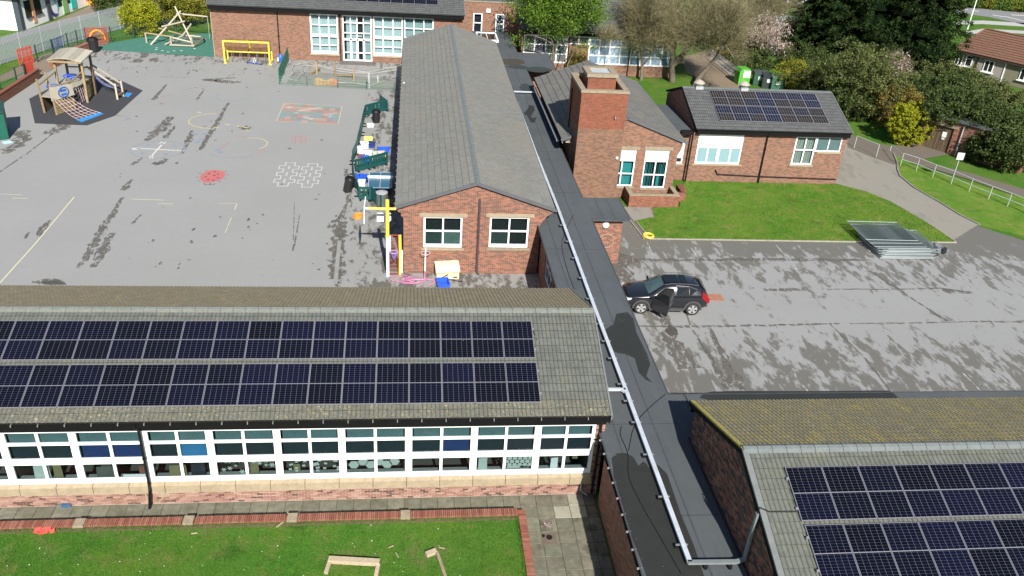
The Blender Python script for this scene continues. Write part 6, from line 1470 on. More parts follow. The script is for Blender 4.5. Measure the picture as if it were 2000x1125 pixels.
for i in range(7):
    f = i/6; m.tube([P(-24.3, 89.6, .3).lerp(P(-22.1, 89.5, .25), f), P(-23.6, 91.6, .6).lerp(P(-21.7, 91.7, .5), f)], .015, 4); m.tube([P(-24.3, 89.6, .3).lerp(P(-23.6, 91.6, .6), f), P(-22.1, 89.5, .25).lerp(P(-21.7, 91.7, .5), f)], .015, 4)
m.build('net', plain('grey_net_rope', (.16, .17, .15), .9), LC)
sm = plain('pale_step_dot', (.55, .60, .50), .8)
for i, (px, py) in enumerate(((306, 93.5), (305, 97), (317, 99), (328, 101.5), (340, 99.5), (354, 99), (400, 76), (380, 95))):
    p = at(px, py, .009); m = MB(); puddle(m, p, .14, .12, .012, 200+i, 10, .05); tag(m.build('step_dot', sm), 'pale dot on the green rubber, ' + ['topmost left of the lower arc', 'leftmost of the lower arc', 'third of the lower arc', 'middle of the lower arc', 'fifth of the lower arc', 'right end of the lower arc', 'by the brick wall corner', 'at the right of the log net'][i], 'dot', 'pale dots on the green rubber')
# cycle shelter and scooters
YEL = plain('yellow_powder_coat', (.66, .53, .07), .45, var=.06); CLEAR = glass('clear_roof_sheet', (.92, .9, .8), .8, .95)
CS = thing('cycle_shelter', 'yellow framed cycle shelter with clear roof against the brick wall', 'shelter', (-15.8, 84.4, 0))
for x in (-17.95, -13.75):
    m = MB(); m.beam((x, 83.8, 0), (x, 83.8, 2.1), .15, .15); m.beam((x, 83.8, .06), (x, 85.2, .06), .13, .1); m.beam((x, 85.25, 0), (x, 85.25, 1.0), .12, .12); m.beam((x, 85.25, .95), (x, 83.85, 2.02), .11, .11); m.beam((x-.1, 83.75, .03), (x+.2, 83.75, .03), .22, .06); m.build('side_frame', YEL, CS)
m = MB(); m.beam((-18.02, 83.75, 2.1), (-13.68, 83.75, 2.1), .15, .15); m.beam((-17.95, 85.25, .75), (-13.75, 85.25, .75), .1, .1); m.build('front_rail', YEL, CS)
m = MB(); m.tube([(-15.85, 83.8, 2.1), (-15.8, 84.3, 2.12), (-15.78, 84.8, 1.9), (-15.78, 85.2, 1.3), (-15.78, 85.3, .7)], .06, 6); m.build('hoop', YEL, CS)
m = MB(); pr = [(83.8, 2.17), (84.3, 2.19), (84.8, 1.97), (85.2, 1.38), (85.3, .8)]
for k in range(4): m.add([(-17.9, pr[k][0], pr[k][1]), (-13.8, pr[k][0], pr[k][1]), (-13.8, pr[k+1][0], pr[k+1][1]), (-17.9, pr[k+1][0], pr[k+1][1])], [(0, 1, 2, 3)])
m.build('roof_sheet', CLEAR, CS)
for i in range(5):
    x = -17.4+i*.78; m = MB(); m.tube([(x, 84.3, 0), (x, 84.3, .75), (x, 84.7, .8), (x, 85.1, .75), (x, 85.1, 0)], .025, 6); m.build('cycle_hoop', GALV, CS)
def scooter(x, y, rz, lab):
    t = thing('scooter', lab, 'scooter', (x, y, 0), rz, 'scooters by the cycle shelter')
    m = MB(); m.box(-.35, .25, -.07, .07, .08, .12); m.build('deck', BLUEP, t, local=True)
    m = MB(); m.tube([(.25, 0, .1), (.38, 0, .15), (.30, 0, .55), (.28, -.2, .55), (.28, .2, .55)], .022, 5); m.build('stem', UPVC, t, local=True)
    for sx in (-.38, .38): m = MB(); m.tube([(sx, -.02, .07), (sx, .02, .07)], .07, 10); m.build('wheel', PIPE, t, local=True)
scooter(at(492, 124).x, at(492, 124).y, .1, 'white and blue scooter lying in front of the yellow cycle shelter, left one'); scooter(at(503, 126).x, at(503, 126).y, 2.9, 'white and blue scooter lying in front of the yellow cycle shelter, right one')
sb = thing('ride_on_toy', 'yellow and blue ride on toy by the drainpipe behind the green screen', 'toy', tuple(at(545, 122)))
p = at(541, 122); m = MB(); m.obox(p+Z_*.1, (.6, .1, 0), (-.1, .5, 0), (.1, 0, .4)); m.build('seat', plain('pale_yellow_plastic', (.72, .58, .2), .5), sb); p = at(549, 121); m = MB(); m.lathe((p.x, p.y, 0), [(.2, 0), (.3, .1), (.3, .5), (.15, .75)], 10); m.build('body', BLUEP, sb)
# green screen panel and the fenced pen
GS = thing('green_screen', 'tall green mesh screen panel standing edge on beside the pen', 'screen', (-12.1, 81, 0))
a, b = at(545, 165), at(562, 121); m = MB(); m.obox(a+Z_*.02, b-a, (.04, 0, 0), Z_*1.35); m.build('sheet', plain('green_sheet', (.008, .19, .115), .6, var=.06), GS)
for q in (a, a.lerp(b, .5), b): m = MB(); m.beam(q+P(.07, 0, 0), q+P(.07, 0, 1.4), .06, .06); m.build('post', GP, GS)
PEN = thing('pen_fence', 'low green wire mesh fence round the mud play pen', 'fence', (-7, 77, 0))
pa, pb, pc = at(545, 166), at(660, 172), at(770, 178); rr = [pa, at(600, 168.5), pb, at(716, 175), pc]
for q in rr[1:]: m = MB(); m.beam(q, q+Z_*.85, .05, .05); m.build('post', GP, PEN)
WIREG = plain('pale_green_wire', (.13, .24, .19), .5)
for q, s in zip(rr[:-1], rr[1:]):
    m = MB(); n = int((s-q).length/.10)
    for i in range(1, n): m.beam(q.lerp(s, i/n)+Z_*.04, q.lerp(s, i/n)+Z_*.8, .010, .010)
    for z in (.05, .3, .55, .8): m.beam(q+Z_*z, s+Z_*z, .014, .014)
    m.build('mesh_panel', WIREG, PEN)
m = MB(); m.sheet([tuple(at(*p)[:2]) for p in ((575,140),(630,142),(690,148),(775,157),(778,176),(700,172),(640,168),(560,163),(568,150))], .006)
tag(m.build('mud_patch', asphalt('mud_patch_floor', (.20, .205, .185), (.085, .105, .085), [(0, [(-20, .5), (0, .5)])], streak=(.4, 1.4, 1), sc=1.3)), kind='structure')
for (b_, t_, lab) in (((607,140),(607,122),'thin short timber post in the mud pen, leftmost'), ((619,145),(620,121),'thick timber post with a fallen beam in the mud pen'), ((655,148),(655,121),'timber post in the middle of the mud pen'), ((691,158),(690,130),'timber post right of the middle in the mud pen'), ((721,172),(722,142),'pale grey tall post at the right of the mud pen'), ((738,160),(737,148),'short pale post at the far right of the mud pen')):
    p = at(*b_); q = aty(*t_, p.y); m = MB(); m.beam(p, P(p.x, p.y, q.z), .14 if 'thin' not in lab else .07, .14 if 'thin' not in lab else .07)
    tag(m.build('timber_post', WOOD if 'pale' not in lab else GUTTER), lab, 'post', 'posts in the mud pen')
for (a, b, lab) in (((607,146),(625,138),'fallen timber beam leaning at the thick post in the mud pen'), ((655,149),(691,153),'timber beam lying between two posts in the mud pen')):
    m = MB(); m.beam(at(*a)+Z_*.08, at(*b)+Z_*.3, .14, .12); tag(m.build('timber_beam', WOOD), lab, 'beam', 'beams in the mud pen')
HOSE = plain('white_hose', (.40, .385, .34), .5)
for k, pts in enumerate((((576,128),(571,138),(575,147),(563,156),(563,161),(580,165)), ((595,131),(591,139),(596,147),(585,153),(584,159)), ((576,130),(600,126),(640,136),(660,138),(690,142),(720,145),(760,136),(790,134)), ((595,131),(625,134),(650,141),(690,146),(730,147),(790,138)), ((640,165),(690,166),(725,171),(752,161)))):
    Q = [at(*p)+Z_*(.35 if k < 2 else .2) for p in pts]; m = MB(); m.tube([Q[0]]+[Q[i].lerp(Q[i+1], f) for i in range(len(Q)-1) for f in (.25, .5, .75, 1)], .022, 5)
    tag(m.build('rope_line', HOSE), ['white wavy rope at the left end of the mud pen', 'white wavy rope second from the left in the mud pen', 'long white rope along the back of the mud pen', 'long white rope sagging between the posts of the mud pen', 'short white rope along the front fence of the mud pen'][k], 'rope', 'ropes in the mud pen')
t = thing('willow_screen', 'brown willow hurdle leaning on the pen fence', 'screen', tuple(at(640, 168)))
for i in range(26):
    a = at(615+i*1.75, 167.5+i*.06); m = MB(); m.beam(a+P(0, .15, .02), a+P(0, .35, .55+.1*math.sin(i*.4)), .07, .03); m.build('stick', plain('willow_a', (.30, .21, .10), .9) if i == 0 else plain('willow_b', (.34, .13, .07), .9) if i == 1 else bpy.data.materials['willow_b' if i % 4 == 1 or i > 19 else 'willow_a'], t)
# dark green plastic barriers snaking along the hall
BGN = plain('dark_green_barrier', (.006, .062, .058), .45, var=.12)
def barrier(a, b, lab, h=.92, slots=True):
    a, b = Vector(a), Vector(b); d = (b-a); L = d.length; d.normalize(); n = Vector((d.y, -d.x, 0))
    t = thing('plastic_barrier', lab, 'barrier', tuple(a), 0, 'dark green plastic barriers')
    m = MB(); ns = 8; sw = .045
    m.obox(a-n*.03+Z_*.05, d*L, n*.06, Z_*.22); m.obox(a-n*.03+Z_*(h-.16), d*L, n*.06, Z_*.16)
    k = max(3, int(L/.16))
    m.obox(a-n*.03+Z_*.27, d*.14, n*.06, Z_*(h-.43)); m.obox(b-d*.14-n*.03+Z_*.27, d*.14, n*.06, Z_*(h-.43))
    for i in range(1, k): c = a+d*(.14+(L-.28)*i/k); m.obox(c-d*.045-n*.025+Z_*.27, d*.09, n*.05, Z_*(h-.43))
    m.build('panel', BGN, t)
    for f in (.15, .85): m = MB(); c = a+d*L*f; m.obox(c-n*.25-d*.06, n*.5, d*.12, Z_*.06); m.build('foot', PIPE, t)
BP = [((757,217),(742,205)), ((757,216),(737,220)), ((737,220),(714,226)), ((714,226),(709,245)), ((709,245),(706,262)), ((706,262),(700,285)), ((700,285),(697,300)), ((697,300),(689,318)), ((757,320),(724,329)), ((724,329),(694,336)), ((689,318),(690,345)), ((690,345),(692,362)), ((692,362),(701,388)), ((701,390),(725,391)), ((725,390),(745,408))]
BL = ['dark green barrier turned back at the far end of the play kitchen area','dark green slotted barrier behind the black bin, right part','dark green slotted barrier behind the black bin, left part','dark green barrier at the curved corner left of the black bin','dark green barrier in the snaking row, second below the curved corner','dark green barrier in the snaking row, third below the curved corner','dark green barrier in the snaking row beside the blue crates, upper','dark green barrier in the snaking row beside the blue crates, lower','dark green slotted barrier above the table tennis table, right part','dark green slotted barrier above the table tennis table, left part','dark green barrier left of the lower blue tubs, upper','dark green barrier left of the lower blue tubs, middle','dark green barrier beside the tilted black bin','dark green slotted barrier facing front below the blue tubs','dark green barrier angled beside the steel drum']
for (a, b), lab in zip(BP, BL): barrier(at(*a), at(*b), lab)
def wheelie(p, lab, tilt=0, r=.32, h=.95, grp='black litter bins'):
    t = thing('litter_bin', lab, 'bin', tuple(p), tilt, grp)
    m = MB(); m.lathe((0, 0, 0), [(r*.82, 0), (r*.9, .05), (r, h*.86), (r*1.05, h*.87), (r*1.05, h*.95)], 14); m.build('body', plain('black_bin_plastic', (.014, .014, .016), .45) if 'black_bin_plastic' not in bpy.data.materials else bpy.data.materials['black_bin_plastic'], t, local=True)
    m = MB(); m.lathe((0, 0, 0), [(r*1.05, h*.95), (r*.85, h*1.08), (r*.3, h*1.15), (.02, h*1.16)], 14); m.build('lid', PIPE, t, local=True)
    return t
wheelie(at(735, 239), 'black litter bin in front of the slotted green barrier')
t = wheelie(at(678, 374), 'black bin lying tilted outside the green barriers on the left'); Mx = Matrix.Translation(at(678, 374)+Z_*.02) @ Matrix.Rotation(.25, 4, 'Y'); t.matrix_basis = Mx; WM[t.name] = Mx
wheelie(at(184, 101), 'tapered black bin at the edge of the green rubber surface', 0, .5, 1.25)
def tub(p, sx, sy, h, mat, lab, rz=0, name='plastic_tub', cat='tub', grp='plastic tubs by the green barriers'):
    t = thing(name, lab, cat, tuple(p), rz, grp); m = MB()
    w = .03; m.box(-sx/2, sx/2, -sy/2, sy/2, 0, .03); m.box(-sx/2, sx/2, -sy/2, -sy/2+w, .03, h); m.box(-sx/2, sx/2, sy/2-w, sy/2, .03, h); m.box(-sx/2, -sx/2+w, -sy/2+w, sy/2-w, .03, h); m.box(sx/2-w, sx/2, -sy/2+w, sy/2-w, .03, h); m.build('body', mat, t, local=True)
    m = MB(); o = .04; m.box(-sx/2-o, sx/2+o, -sy/2-o, -sy/2+.01, h-.05, h+.012); m.box(-sx/2-o, sx/2+o, sy/2-.01, sy/2+o, h-.05, h+.012); m.box(-sx/2-o, -sx/2+.005, -sy/2+.01, sy/2-.01, h-.05, h+.012); m.box(sx/2-.005, sx/2+o, -sy/2+.01, sy/2-.01, h-.05, h+.012); m.build('rim', mat, t, local=True)
    return t
CLRP = plain('frosted_white_plastic', (.60, .64, .68), .4); YSG = plain('yellow_sign_face', (.75, .66, .05), .5); NAVY = plain('navy_plastic', (.015, .03, .16), .45); GRYS = plain('grey_crate_plastic', (.30, .31, .31), .6); BEI = plain('beige_sand', (.42, .37, .30), .9)
for (px, py, sx, sy, h, m_, lab, rz) in ((712,288,.55,.4,.42,CLRP,'white tub beside the navy tub at the back of the play kitchen area',.1),(723,287,.7,.45,.35,NAVY,'navy tub under the yellow sign',-.1),(703,297,.4,.4,.4,CLRP,'frosted tub hard against the snaking green barrier',.2),(714,303,.9,.5,.3,CLRP,'long frosted tray in the middle of the play kitchen area',0),(714,316,.5,.4,.4,BLUEP,'royal blue crate above the slotted barrier',.2),(749,297,.85,.55,.3,BLUEP,'wide blue tray at the right side near the hall',.1),(740,304,.9,.6,.25,BEI,'beige sand tray right of the blue crate',.2),(727,306,.8,.7,.25,plain('pale_green_tray',(.32,.42,.38),.6),'pale green tray in the middle of the play kitchen area',.15),(706,308,.45,.3,.2,plain('dark_red_tray',(.16,.06,.07),.6),'dark red tray left of the blue crate',.1),
    (702,355,.55,.55,.45,BLUEP,'royal blue tub left of the table tennis table, left of two',.2),(709,356,.55,.5,.5,BLUEP,'royal blue tub left of the table tennis table, right of two',-.2),(707,366,.42,.36,.5,CLRP,'white jug crate below the blue tubs',0),(704,378,.5,.4,.25,GRYS,'grey crate in the lower corner of the green barriers',.3),(712,377,.4,.4,.2,BEI,'beige crate in the lower corner of the green barriers',.1),(723,247,.5,.4,.2,CLRP,'small pale tub in the clear upper part of the barrier area',.2)):
    tub(at(px, py), sx, sy, h, m_, lab, rz)
t = thing('yellow_sign', 'small yellow sign board standing behind the navy tub', 'sign', tuple(at(719, 283))); p = at(719, 283); m = MB(); m.obox(p+P(-.3, 0, .35), (.62, 0, 0), (0, .03, 0), (0, .1, .28)); m.build('board', YSG, t); m = MB(); m.beam(p+P(-.25, .05, 0), p+P(-.25, .05, .4), .03); m.beam(p+P(.25, .05, 0), p+P(.25, .05, .4), .03); m.build('leg', PIPE, t)
TT = thing('tennis_table', 'blue outdoor table tennis table with white lines and a white net', 'table', (-2.12, 53.0, 0), .01)
m = MB(); m.box(-.7625, .7625, -1.37, 1.37, .70, .755); m.build('table_top', plain('blue_table_top', (.030, .105, .17), .3, var=.05), TT, local=True)
m = MB(); z0, z1 = .7565, .760
for x in (-.7625, .74): m.box(x, x+.0225, -1.37, 1.37, z0, z1)
for y in (-1.37, 1.35): m.box(-.735, .735, y, y+.02, z0, z1)
m.box(-.008, .008, -1.34, 1.34, z0, z1); m.build('white_lines', WHITEP, TT, local=True)
m = MB(); m.obox((-.80, .28, .757), (1.6, 0, 0), (0, .26, 0), (0, 0, .012)); m.box(-.85, .85, .36, .385, .76, .90); m.build('net', plain('white_net', (.75, .78, .78), .6), TT, local=True)
for sx in (-.55, .55):
    m = MB(); m.box(sx-.04, sx+.04, -.95, -.87, 0, .70); m.box(sx-.04, sx+.04, .87, .95, 0, .70); m.build('leg', PIPE, TT, local=True)
ST = thing('steel_drum', 'grey steel drum with a pale lid beneath the table end', 'drum', tuple(at(746, 402))); p = at(746, 402)
m = MB(); m.lathe(tuple(p), [(.36, 0), (.36, .9)], 16); m.build('body', GALV_D, ST); m = MB(); m.lathe(tuple(p), [(.38, .9), (.38, .95), (.1, 1.0), (.02, 1.02)], 16); m.build('lid', GUTTER, ST)
# sports goals at the hall gable
GO = thing('basketball_post', 'tall yellow and white basketball post with a white backboard on its arm', 'basketball post', (-1.31, 41.0, 0))
m = MB(); m.tube([(-1.31, 41.0, 0), (-1.31, 41.0, 2.35)], .085, 10); m.build('white_sleeve', UPVC, GO)
m = MB(); m.tube([(-1.31, 41.0, 2.35), (-1.30, 41.0, 4.5)], .10, 10); m.tube([(-2.28, 41.0, 4.0), (-.85, 41.0, 4.0)], .07, 8); m.build('yellow_mast', YEL, GO)
m = MB(); m.obox((-2.50, 40.35, 3.42), (.05, 0, 0), (0, 1.25, 0), (.03, 0, 1.0)); m.tube([(-2.46, 41, 4.0), (-2.2, 41, 4.0)], .05, 8); m.build('backboard', UPVC, GO)
m = MB(); m.obox((-1.9, 42.1, 2.75), (.75, 0, 0), (0, .06, 0), (0, .1, .45)); m.obox((-1.35, 41.05, 3.1), (.1, 0, 0), (0, 1.05, -.1), (0, 0, .06)); m.build('lower_backboard', UPVC, GO)
m = MB(); m.tube([(-1.0+.19*math.cos(t*.4), 41.9+.19*math.sin(t*.4), 2.85) for t in range(16)], .02, 5, closed=True); m.build('hoop_ring', PIPE, GO)
RG = thing('barred_goal', 'small red barred goal frame with yellow and white uprights beside the gable', 'goal', (-.95, 41.07, 0))
m = MB(); m.tube([(-.64, 41.07, 1.35), (-.66, 41.07, 2.45)], .085, 8); m.tube([(-.66, 41.07, 0), (-.64, 41.07, 1.35)], .08, 8); m.build('upright', YEL, RG)
m = MB(); m.tube([(-.57, 41.05, .2), (-.55, 41.05, 1.55)], .06, 8); m.tube([(-1.2, 41.1, 1.5), (-1.2, 41.1, 2.4)], .06, 8); m.build('white_pad', UPVC, RG)
RDB = plain('red_goal_bars', (.22, .050, .035), .5)
m = MB(); m.beam((-1.28, 41.12, .08), (-.66, 41.12, .08), .07, .07); m.beam((-1.28, 41.12, 2.42), (-.66, 41.12, 2.42), .06, .06); m.beam((-1.25, 41.4, .1), (-1.25, 41.4, 2.4), .04, .04); m.build('frame', RDB, RG)
for i in range(18): m = MB(); m.beam((-1.26, 41.3, .22+i*.122), (-.68, 41.3, .22+i*.122), .028, .04); m.build('bar', RDB, RG)
NP = thing('netball_post', 'thin white post with a pink hoop by the gable wall and pink tangled base', 'netball post', (.70, 41.05, 0))
PINK2 = plain('pink_plastic', (.52, .18, .34), .45); m = MB(); m.tube([(.70, 41.05, .25), (.71, 41.05, 1.7)], .04, 8); m.build('pole', UPVC, NP)
m = MB(); m.tube([(.71+.24*math.cos(t*.4), 40.95+.24*math.sin(t*.4), 1.45) for t in range(16)], .018, 5, closed=True); m.build('hoop_ring', plain('pale_pink_ring', (.62, .45, .52), .5), NP)
m = MB(); m.tube([(.70, 41.05, .3), (.66, 40.4, .05), (.5, 39.95, .04)], .035, 6); m.tube([(.68, 40.6, .06), (1.4, 40.4, .05), (.9, 39.9, .04)], .03, 6); m.tube([(.66, 40.5, .08), (.05, 40.5, .05), (-.3, 40.35, .05)], .03, 6); m.build('base', PINK2, NP)
t = thing('pink_hoops', 'tangle of pink plastic hoops on the ground by the red goal frame', 'hoops', (-.2, 40.4, 0))
for i in range(5): m = MB(); cx, cy, r = -.15+.12*i*(1 if i % 2 else -1), 40.35+.05*i, .48+.03*i; m.tube([(cx+r*math.cos(q*.3), cy+.55*r*math.sin(q*.3), .03+.018*i+.03*math.sin(q*.9+i)) for q in range(21)], .014, 5, closed=True); m.build('hoop', PINK2, t)
t = thing('blue_net_hoop', 'small hoop with blue and pink net hung on the red goal bars', 'hoop', (-.97, 41.0, 1.3)); m = MB(); m.tube([(-.97+.21*math.cos(q*.4), 40.95+.21*math.sin(q*.4), 1.5) for q in range(16)], .02, 5, closed=True); m.build('ring', plain('lilac_ring', (.50, .30, .50), .5), t)
m = MB()
for q in range(12):
    a = q*.5236; m.tube([(-.97+.2*math.cos(a), 40.95+.2*math.sin(a), 1.5), (-.97+.05*math.cos(a+.5), 40.95+.05*math.sin(a+.5), 1.08)], .01, 4)
    m.tube([(-.97+.2*math.cos(a), 40.95+.2*math.sin(a), 1.5), (-.97+.05*math.cos(a-.5), 40.95+.05*math.sin(a-.5), 1.08)], .01, 4)
m.build('net', plain('purple_net', (.22, .16, .45), .7), t)
t = thing('orange_hoops', 'small stack of orange hoops on the damp tarmac', 'hoops', tuple(at(698, 425)))
for i in range(4): m = MB(); p = at(698, 425); m.tube([(p.x+.02*i+.26*math.cos(q*.349), p.y+.02*i+.30*math.sin(q*.349), .03+.045*i) for q in range(18)], .022, 5, closed=True); m.build('hoop', ORG, t)
SBX = thing('storage_box', 'cream plastic storage box with sloping lid against the gable wall', 'storage box', (1.9, 41.0, 0), .12)
CRM = plain('cream_plastic', (.66, .58, .39), .45, var=.06)
m = MB(); m.xprism([(-.32, 0), (.32, 0), (.32, .62), (-.32, .42)], (-.62, 0, 0), Y_, Z_, X_*1.24); m.build('body', CRM, SBX, local=True)
m = MB(); m.xprism([(-.40, .43), (.33, .66), (.30, .82), (-.10, .72), (-.42, .50)], (-.66, 0, 0), Y_, Z_, X_*1.32); m.build('lid', CRM, SBX, local=True)
m = MB(); m.box(.30, .52, -.335, -.318, .06, .13); m.build('vent_slot', PIPE, SBX, local=True)
for i in range(2): m = MB(); m.box(-.62, .62, -.328, -.318, .17+.14*i, .19+.14*i); m.build('groove', STONE, SBX, local=True)
tub(at(865, 557), .62, .78, .24, BLUEP, 'bright blue crate on the ground in front of the cream storage box', .12, 'blue_crate', 'crate', None); m = MB(); p = at(864, 548); m.beam(p+P(-.2, .15, .02), p+P(.3, .12, .3), .04, .04); m.beam(p+P(.3, .1, .05), p+P(1.1, -.2, .04), .03, .03); tag(m.build('broom', PIPE), 'thin dark handle lying beside the bright blue crate', 'broom')
# green metal container at the left edge
GC = thing('green_container', 'dark green metal storage container cut by the left edge', 'container', tuple(at(18, 272)))
a = at(18, 272); m = MB(); m.obox(a, (-2.6, -1.2, 0), (-.9, 2.3, 0), (0, 0, 1.95)); m.build('body', plain('container_green', (.004, .085, .055), .5, var=.15), GC)
m = MB(); m.obox(a+P(.08, -.1, 1.95), (-2.75, -1.25, 0), (-.95, 2.5, 0), (0, 0, .12)); m.build('lid', plain('container_dark_top', (.012, .045, .04), .5), GC)
t = tub(at(14, 279), .5, .35, .06, plain('pale_blue_bag', (.34, .50, .55), .6), 'flat pale blue bag at the foot of the green container', .7, 'plastic_bag', 'bag', None)
# near lawn things
WOODR = wood('rotten_log', (.24, .19, .12), (.42, .35, .25), (5, 5, 5))
t = thing('timber_surround', 'weathered three sided timber frame lying on the near lawn', 'timber frame', (-1.8, 20.2, .28)); 
m = MB(); m.beam((-2.70, 20.50, 0.40), (-1.02, 20.30, 0.40), .20, .16); m.build('plank', WOODR, t); m = MB(); m.beam((-2.66, 20.42, 0.35), (-2.74, 19.98, 0.33), .13, .13); m.build('plank', WOODR, t); m = MB(); m.beam((-1.06, 20.24, 0.35), (-1.12, 19.80, 0.33), .13, .14); m.build('plank', WOODR, t)
t = thing('fallen_post', 'weathered L shaped timber post lying on the near lawn', 'timber post', (.9, 20, .28)); m = MB(); m.beam((.52, 20.62, 0.35), (.86, 20.78, 0.35), .17, .14); m.build('plank', WOODR, t); m = MB(); m.beam((.88, 20.74, 0.34), (1.24, 19.2, 0.34), .10, .1); m.build('plank', WOODR, t)
t = thing('red_toy', 'torn red plastic toy lying on the near lawn', 'toy', (-12.36, 22.1, .28)); m = MB()
for q in ((-.2, .06, .12), (.0, 0, .15), (.15, .08, .1), (.32, .03, .08)): m.obox((-12.36+q[0], 22.1+q[1], 0.29), (q[2]*1.7, .04, .02), (-.02, q[2]*1.3, .03), (.02, 0, .06))
m.tube([(-12.45, 22.12, 0.38), (-12.35, 22.2, 0.41), (-12.22, 22.15, 0.38), (-12.3, 22.05, 0.39)], .025, 5, closed=True); m.build('body', plain('red_plastic', (.75, .085, .07), .5), t)
m = MB(); m.obox((-12.22, 23.62, .0), (.30, .06, 0), (-.02, .22, 0), (0, 0, .13)); m.tube([(-12.25, 23.75, .06), (-12.4, 23.78, .03)], .03, 5); tag(m.build('blue_cushion', plain('faded_blue', (.045, .095, .19), .7)), 'small dark blue box on the slabs at the facade foot', 'box')
t = thing('drain_cover', 'square drain with leaf litter between the right hand slabs', 'drain', tuple(at(1067, 1027))); p = at(1067, 1027)
m = MB(); m.box(p.x-.22, p.x+.22, p.y-.28, p.y+.30, .004, .02); m.build('cover', SLAB_D, t); m = MB(); rr = random.Random(8)
for i in range(90): a, b, c = p.x+rr.gauss(.05, .09), p.y+rr.gauss(.02, .11), .02+rr.random()*.03; q = rr.random()*3; m.add([(a, b, c), (a+.05*math.cos(q), b+.05*math.sin(q), c+.01), (a+.05*math.cos(q)-.03*math.sin(q), b+.05*math.sin(q)+.03*math.cos(q), c)], [(0, 1, 2)])
s_ = m.build('leaf_litter', randmat('litter', [(0, (.10, .06, .05)), (.5, (.25, .18, .16)), (1, (.48, .42, .42))], island=True), t); s_['kind'] = 'stuff'
t = thing('drain_cover', 'brown stained inspection cover below the leafy drain on the slabs', 'drain', tuple(at(1072, 1052))); p = at(1072, 1052); m = MB(); m.box(p.x-.27, p.x+.27, p.y-.28, p.y+.26, .004, .016); m.build('cover', plain('brown_cover', (.12, .095, .07), .9, var=.2), t); m = MB(); m.lathe((p.x+.02, p.y+.04, .016), [(.11, 0), (.11, .02), (.07, .022)], 12); m.lathe((p.x-.18, p.y+.1, .016), [(.05, 0), (.05, .05), (.02, .06)], 8); m.build('fitting', PIPE, t)
t = thing('yellow_toy', 'small yellow ring toy on the lawn corner by the car park', 'toy', tuple(at(1266, 464))); p = at(1266, 463); m = MB(); m.tube([(p.x+.30*math.cos(q*.35), p.y+.32*math.sin(q*.35), .1) for q in range(18)], .075, 6, closed=True); m.obox(p+P(-.25, -.3, .1), (.15, .1, 0), (-.1, .3, 0), (0, 0, .08)); m.build('ring', plain('yellow_toy_plastic', (.75, .55, .06), .5), t)
# fence panels stacked on the car park
stack = [(28.55, 43.75), (28.52, 43.95)]
for i in range(16):
    rz = random.uniform(-.025, .025)-.03*(i == 15); x, y = 28.55+.03*i*(i % 3)+random.uniform(-.06, .06), 43.62+.045*i+random.uniform(-.03, .03)
    if i > 12: x, y = 28.38-.1*(i-13), 44.3+.42*(i-13)
    t = thing('wire_hurdle', 'galvanised wire fence hurdle, %s from the bottom of the flat stack' % ORD[i] if i < 15 else 'topmost galvanised wire fence hurdle of the flat stack, nearest the lawn', 'fence panel', (x, y, .05+i*.036), rz, 'flat stack of galvanised fence panels')
    Mx = Matrix.Translation((x, y, .05+i*.036)) @ Matrix.Rotation(rz, 4, 'Z') @ Matrix.Rotation(random.uniform(-.004, .004), 4, 'Y'); t.matrix_basis = Mx; WM[t.name] = Mx
    if i == 0:
        m = MB(); Lx, Ly = 3.45, 2.75
        for p, q in (((0, 0, 0), (Lx, 0, 0)), ((Lx, 0, 0), (Lx, Ly, 0)), ((Lx, Ly, 0), (0, Ly, 0)), ((0, Ly, 0), (0, 0, 0))): m.tube([p, q], .021, 6)
        fm = m.build('frame', GALV, t, local=True); m = MB()
        for k in range(36): m.beam((.03, .06+k*.075, 0), (Lx-.03, .06+k*.075, 0), .016, .008)
        for k in range(12): m.beam((.25+k*.27, .03, .006), (.25+k*.27, Ly-.03, .006), .008, .006)
        wm = m.build('wire_mesh', GALV_D, t, local=True)
    else:
        link('frame', fm.data, t); link('wire_mesh', wm.data, t)
RBF = plain('black_rubber_foot', (.02, .02, .021), .7); GRYF = plain('grey_fence_foot', (.17, .18, .19), .7, var=.2)
FOOTL = ['black rubber fence block at the near left of the loose heap', 'grey fence block second along the near row of the loose heap', 'grey raised fence block in the middle of the near row', 'black fence block fourth along the near row of the heap', 'grey fence block at the near right end of the loose heap', 'grey raised fence block at the far left of the heap', 'black fence block second along the far row of the heap', 'grey fence block third along the far row of the heap', 'grey fence block at the far right corner of the heap']
rr = random.Random(4)
for i in range(9):
    x, y = 32.75+.2*(i % 5)+rr.uniform(-.06, .06), 44.6+.55*(i//5)+rr.uniform(-.12, .12)+.1*(i % 3); 
    t = thing('rubber_block', FOOTL[i], 'fence foot', (x, y, 0), 1.1+rr.uniform(-.3, .3), 'heap of fence feet'); m = MB(); m.box(-.36, .36, -.11, .11, .0+.10*(i % 2), .13+.10*(i % 2)); m.box(-.12, .12, -.11, .11, .13+.10*(i % 2), .16+.10*(i % 2)); m.build('block', RBF if i % 3 == 0 else GRYF, t, local=True)
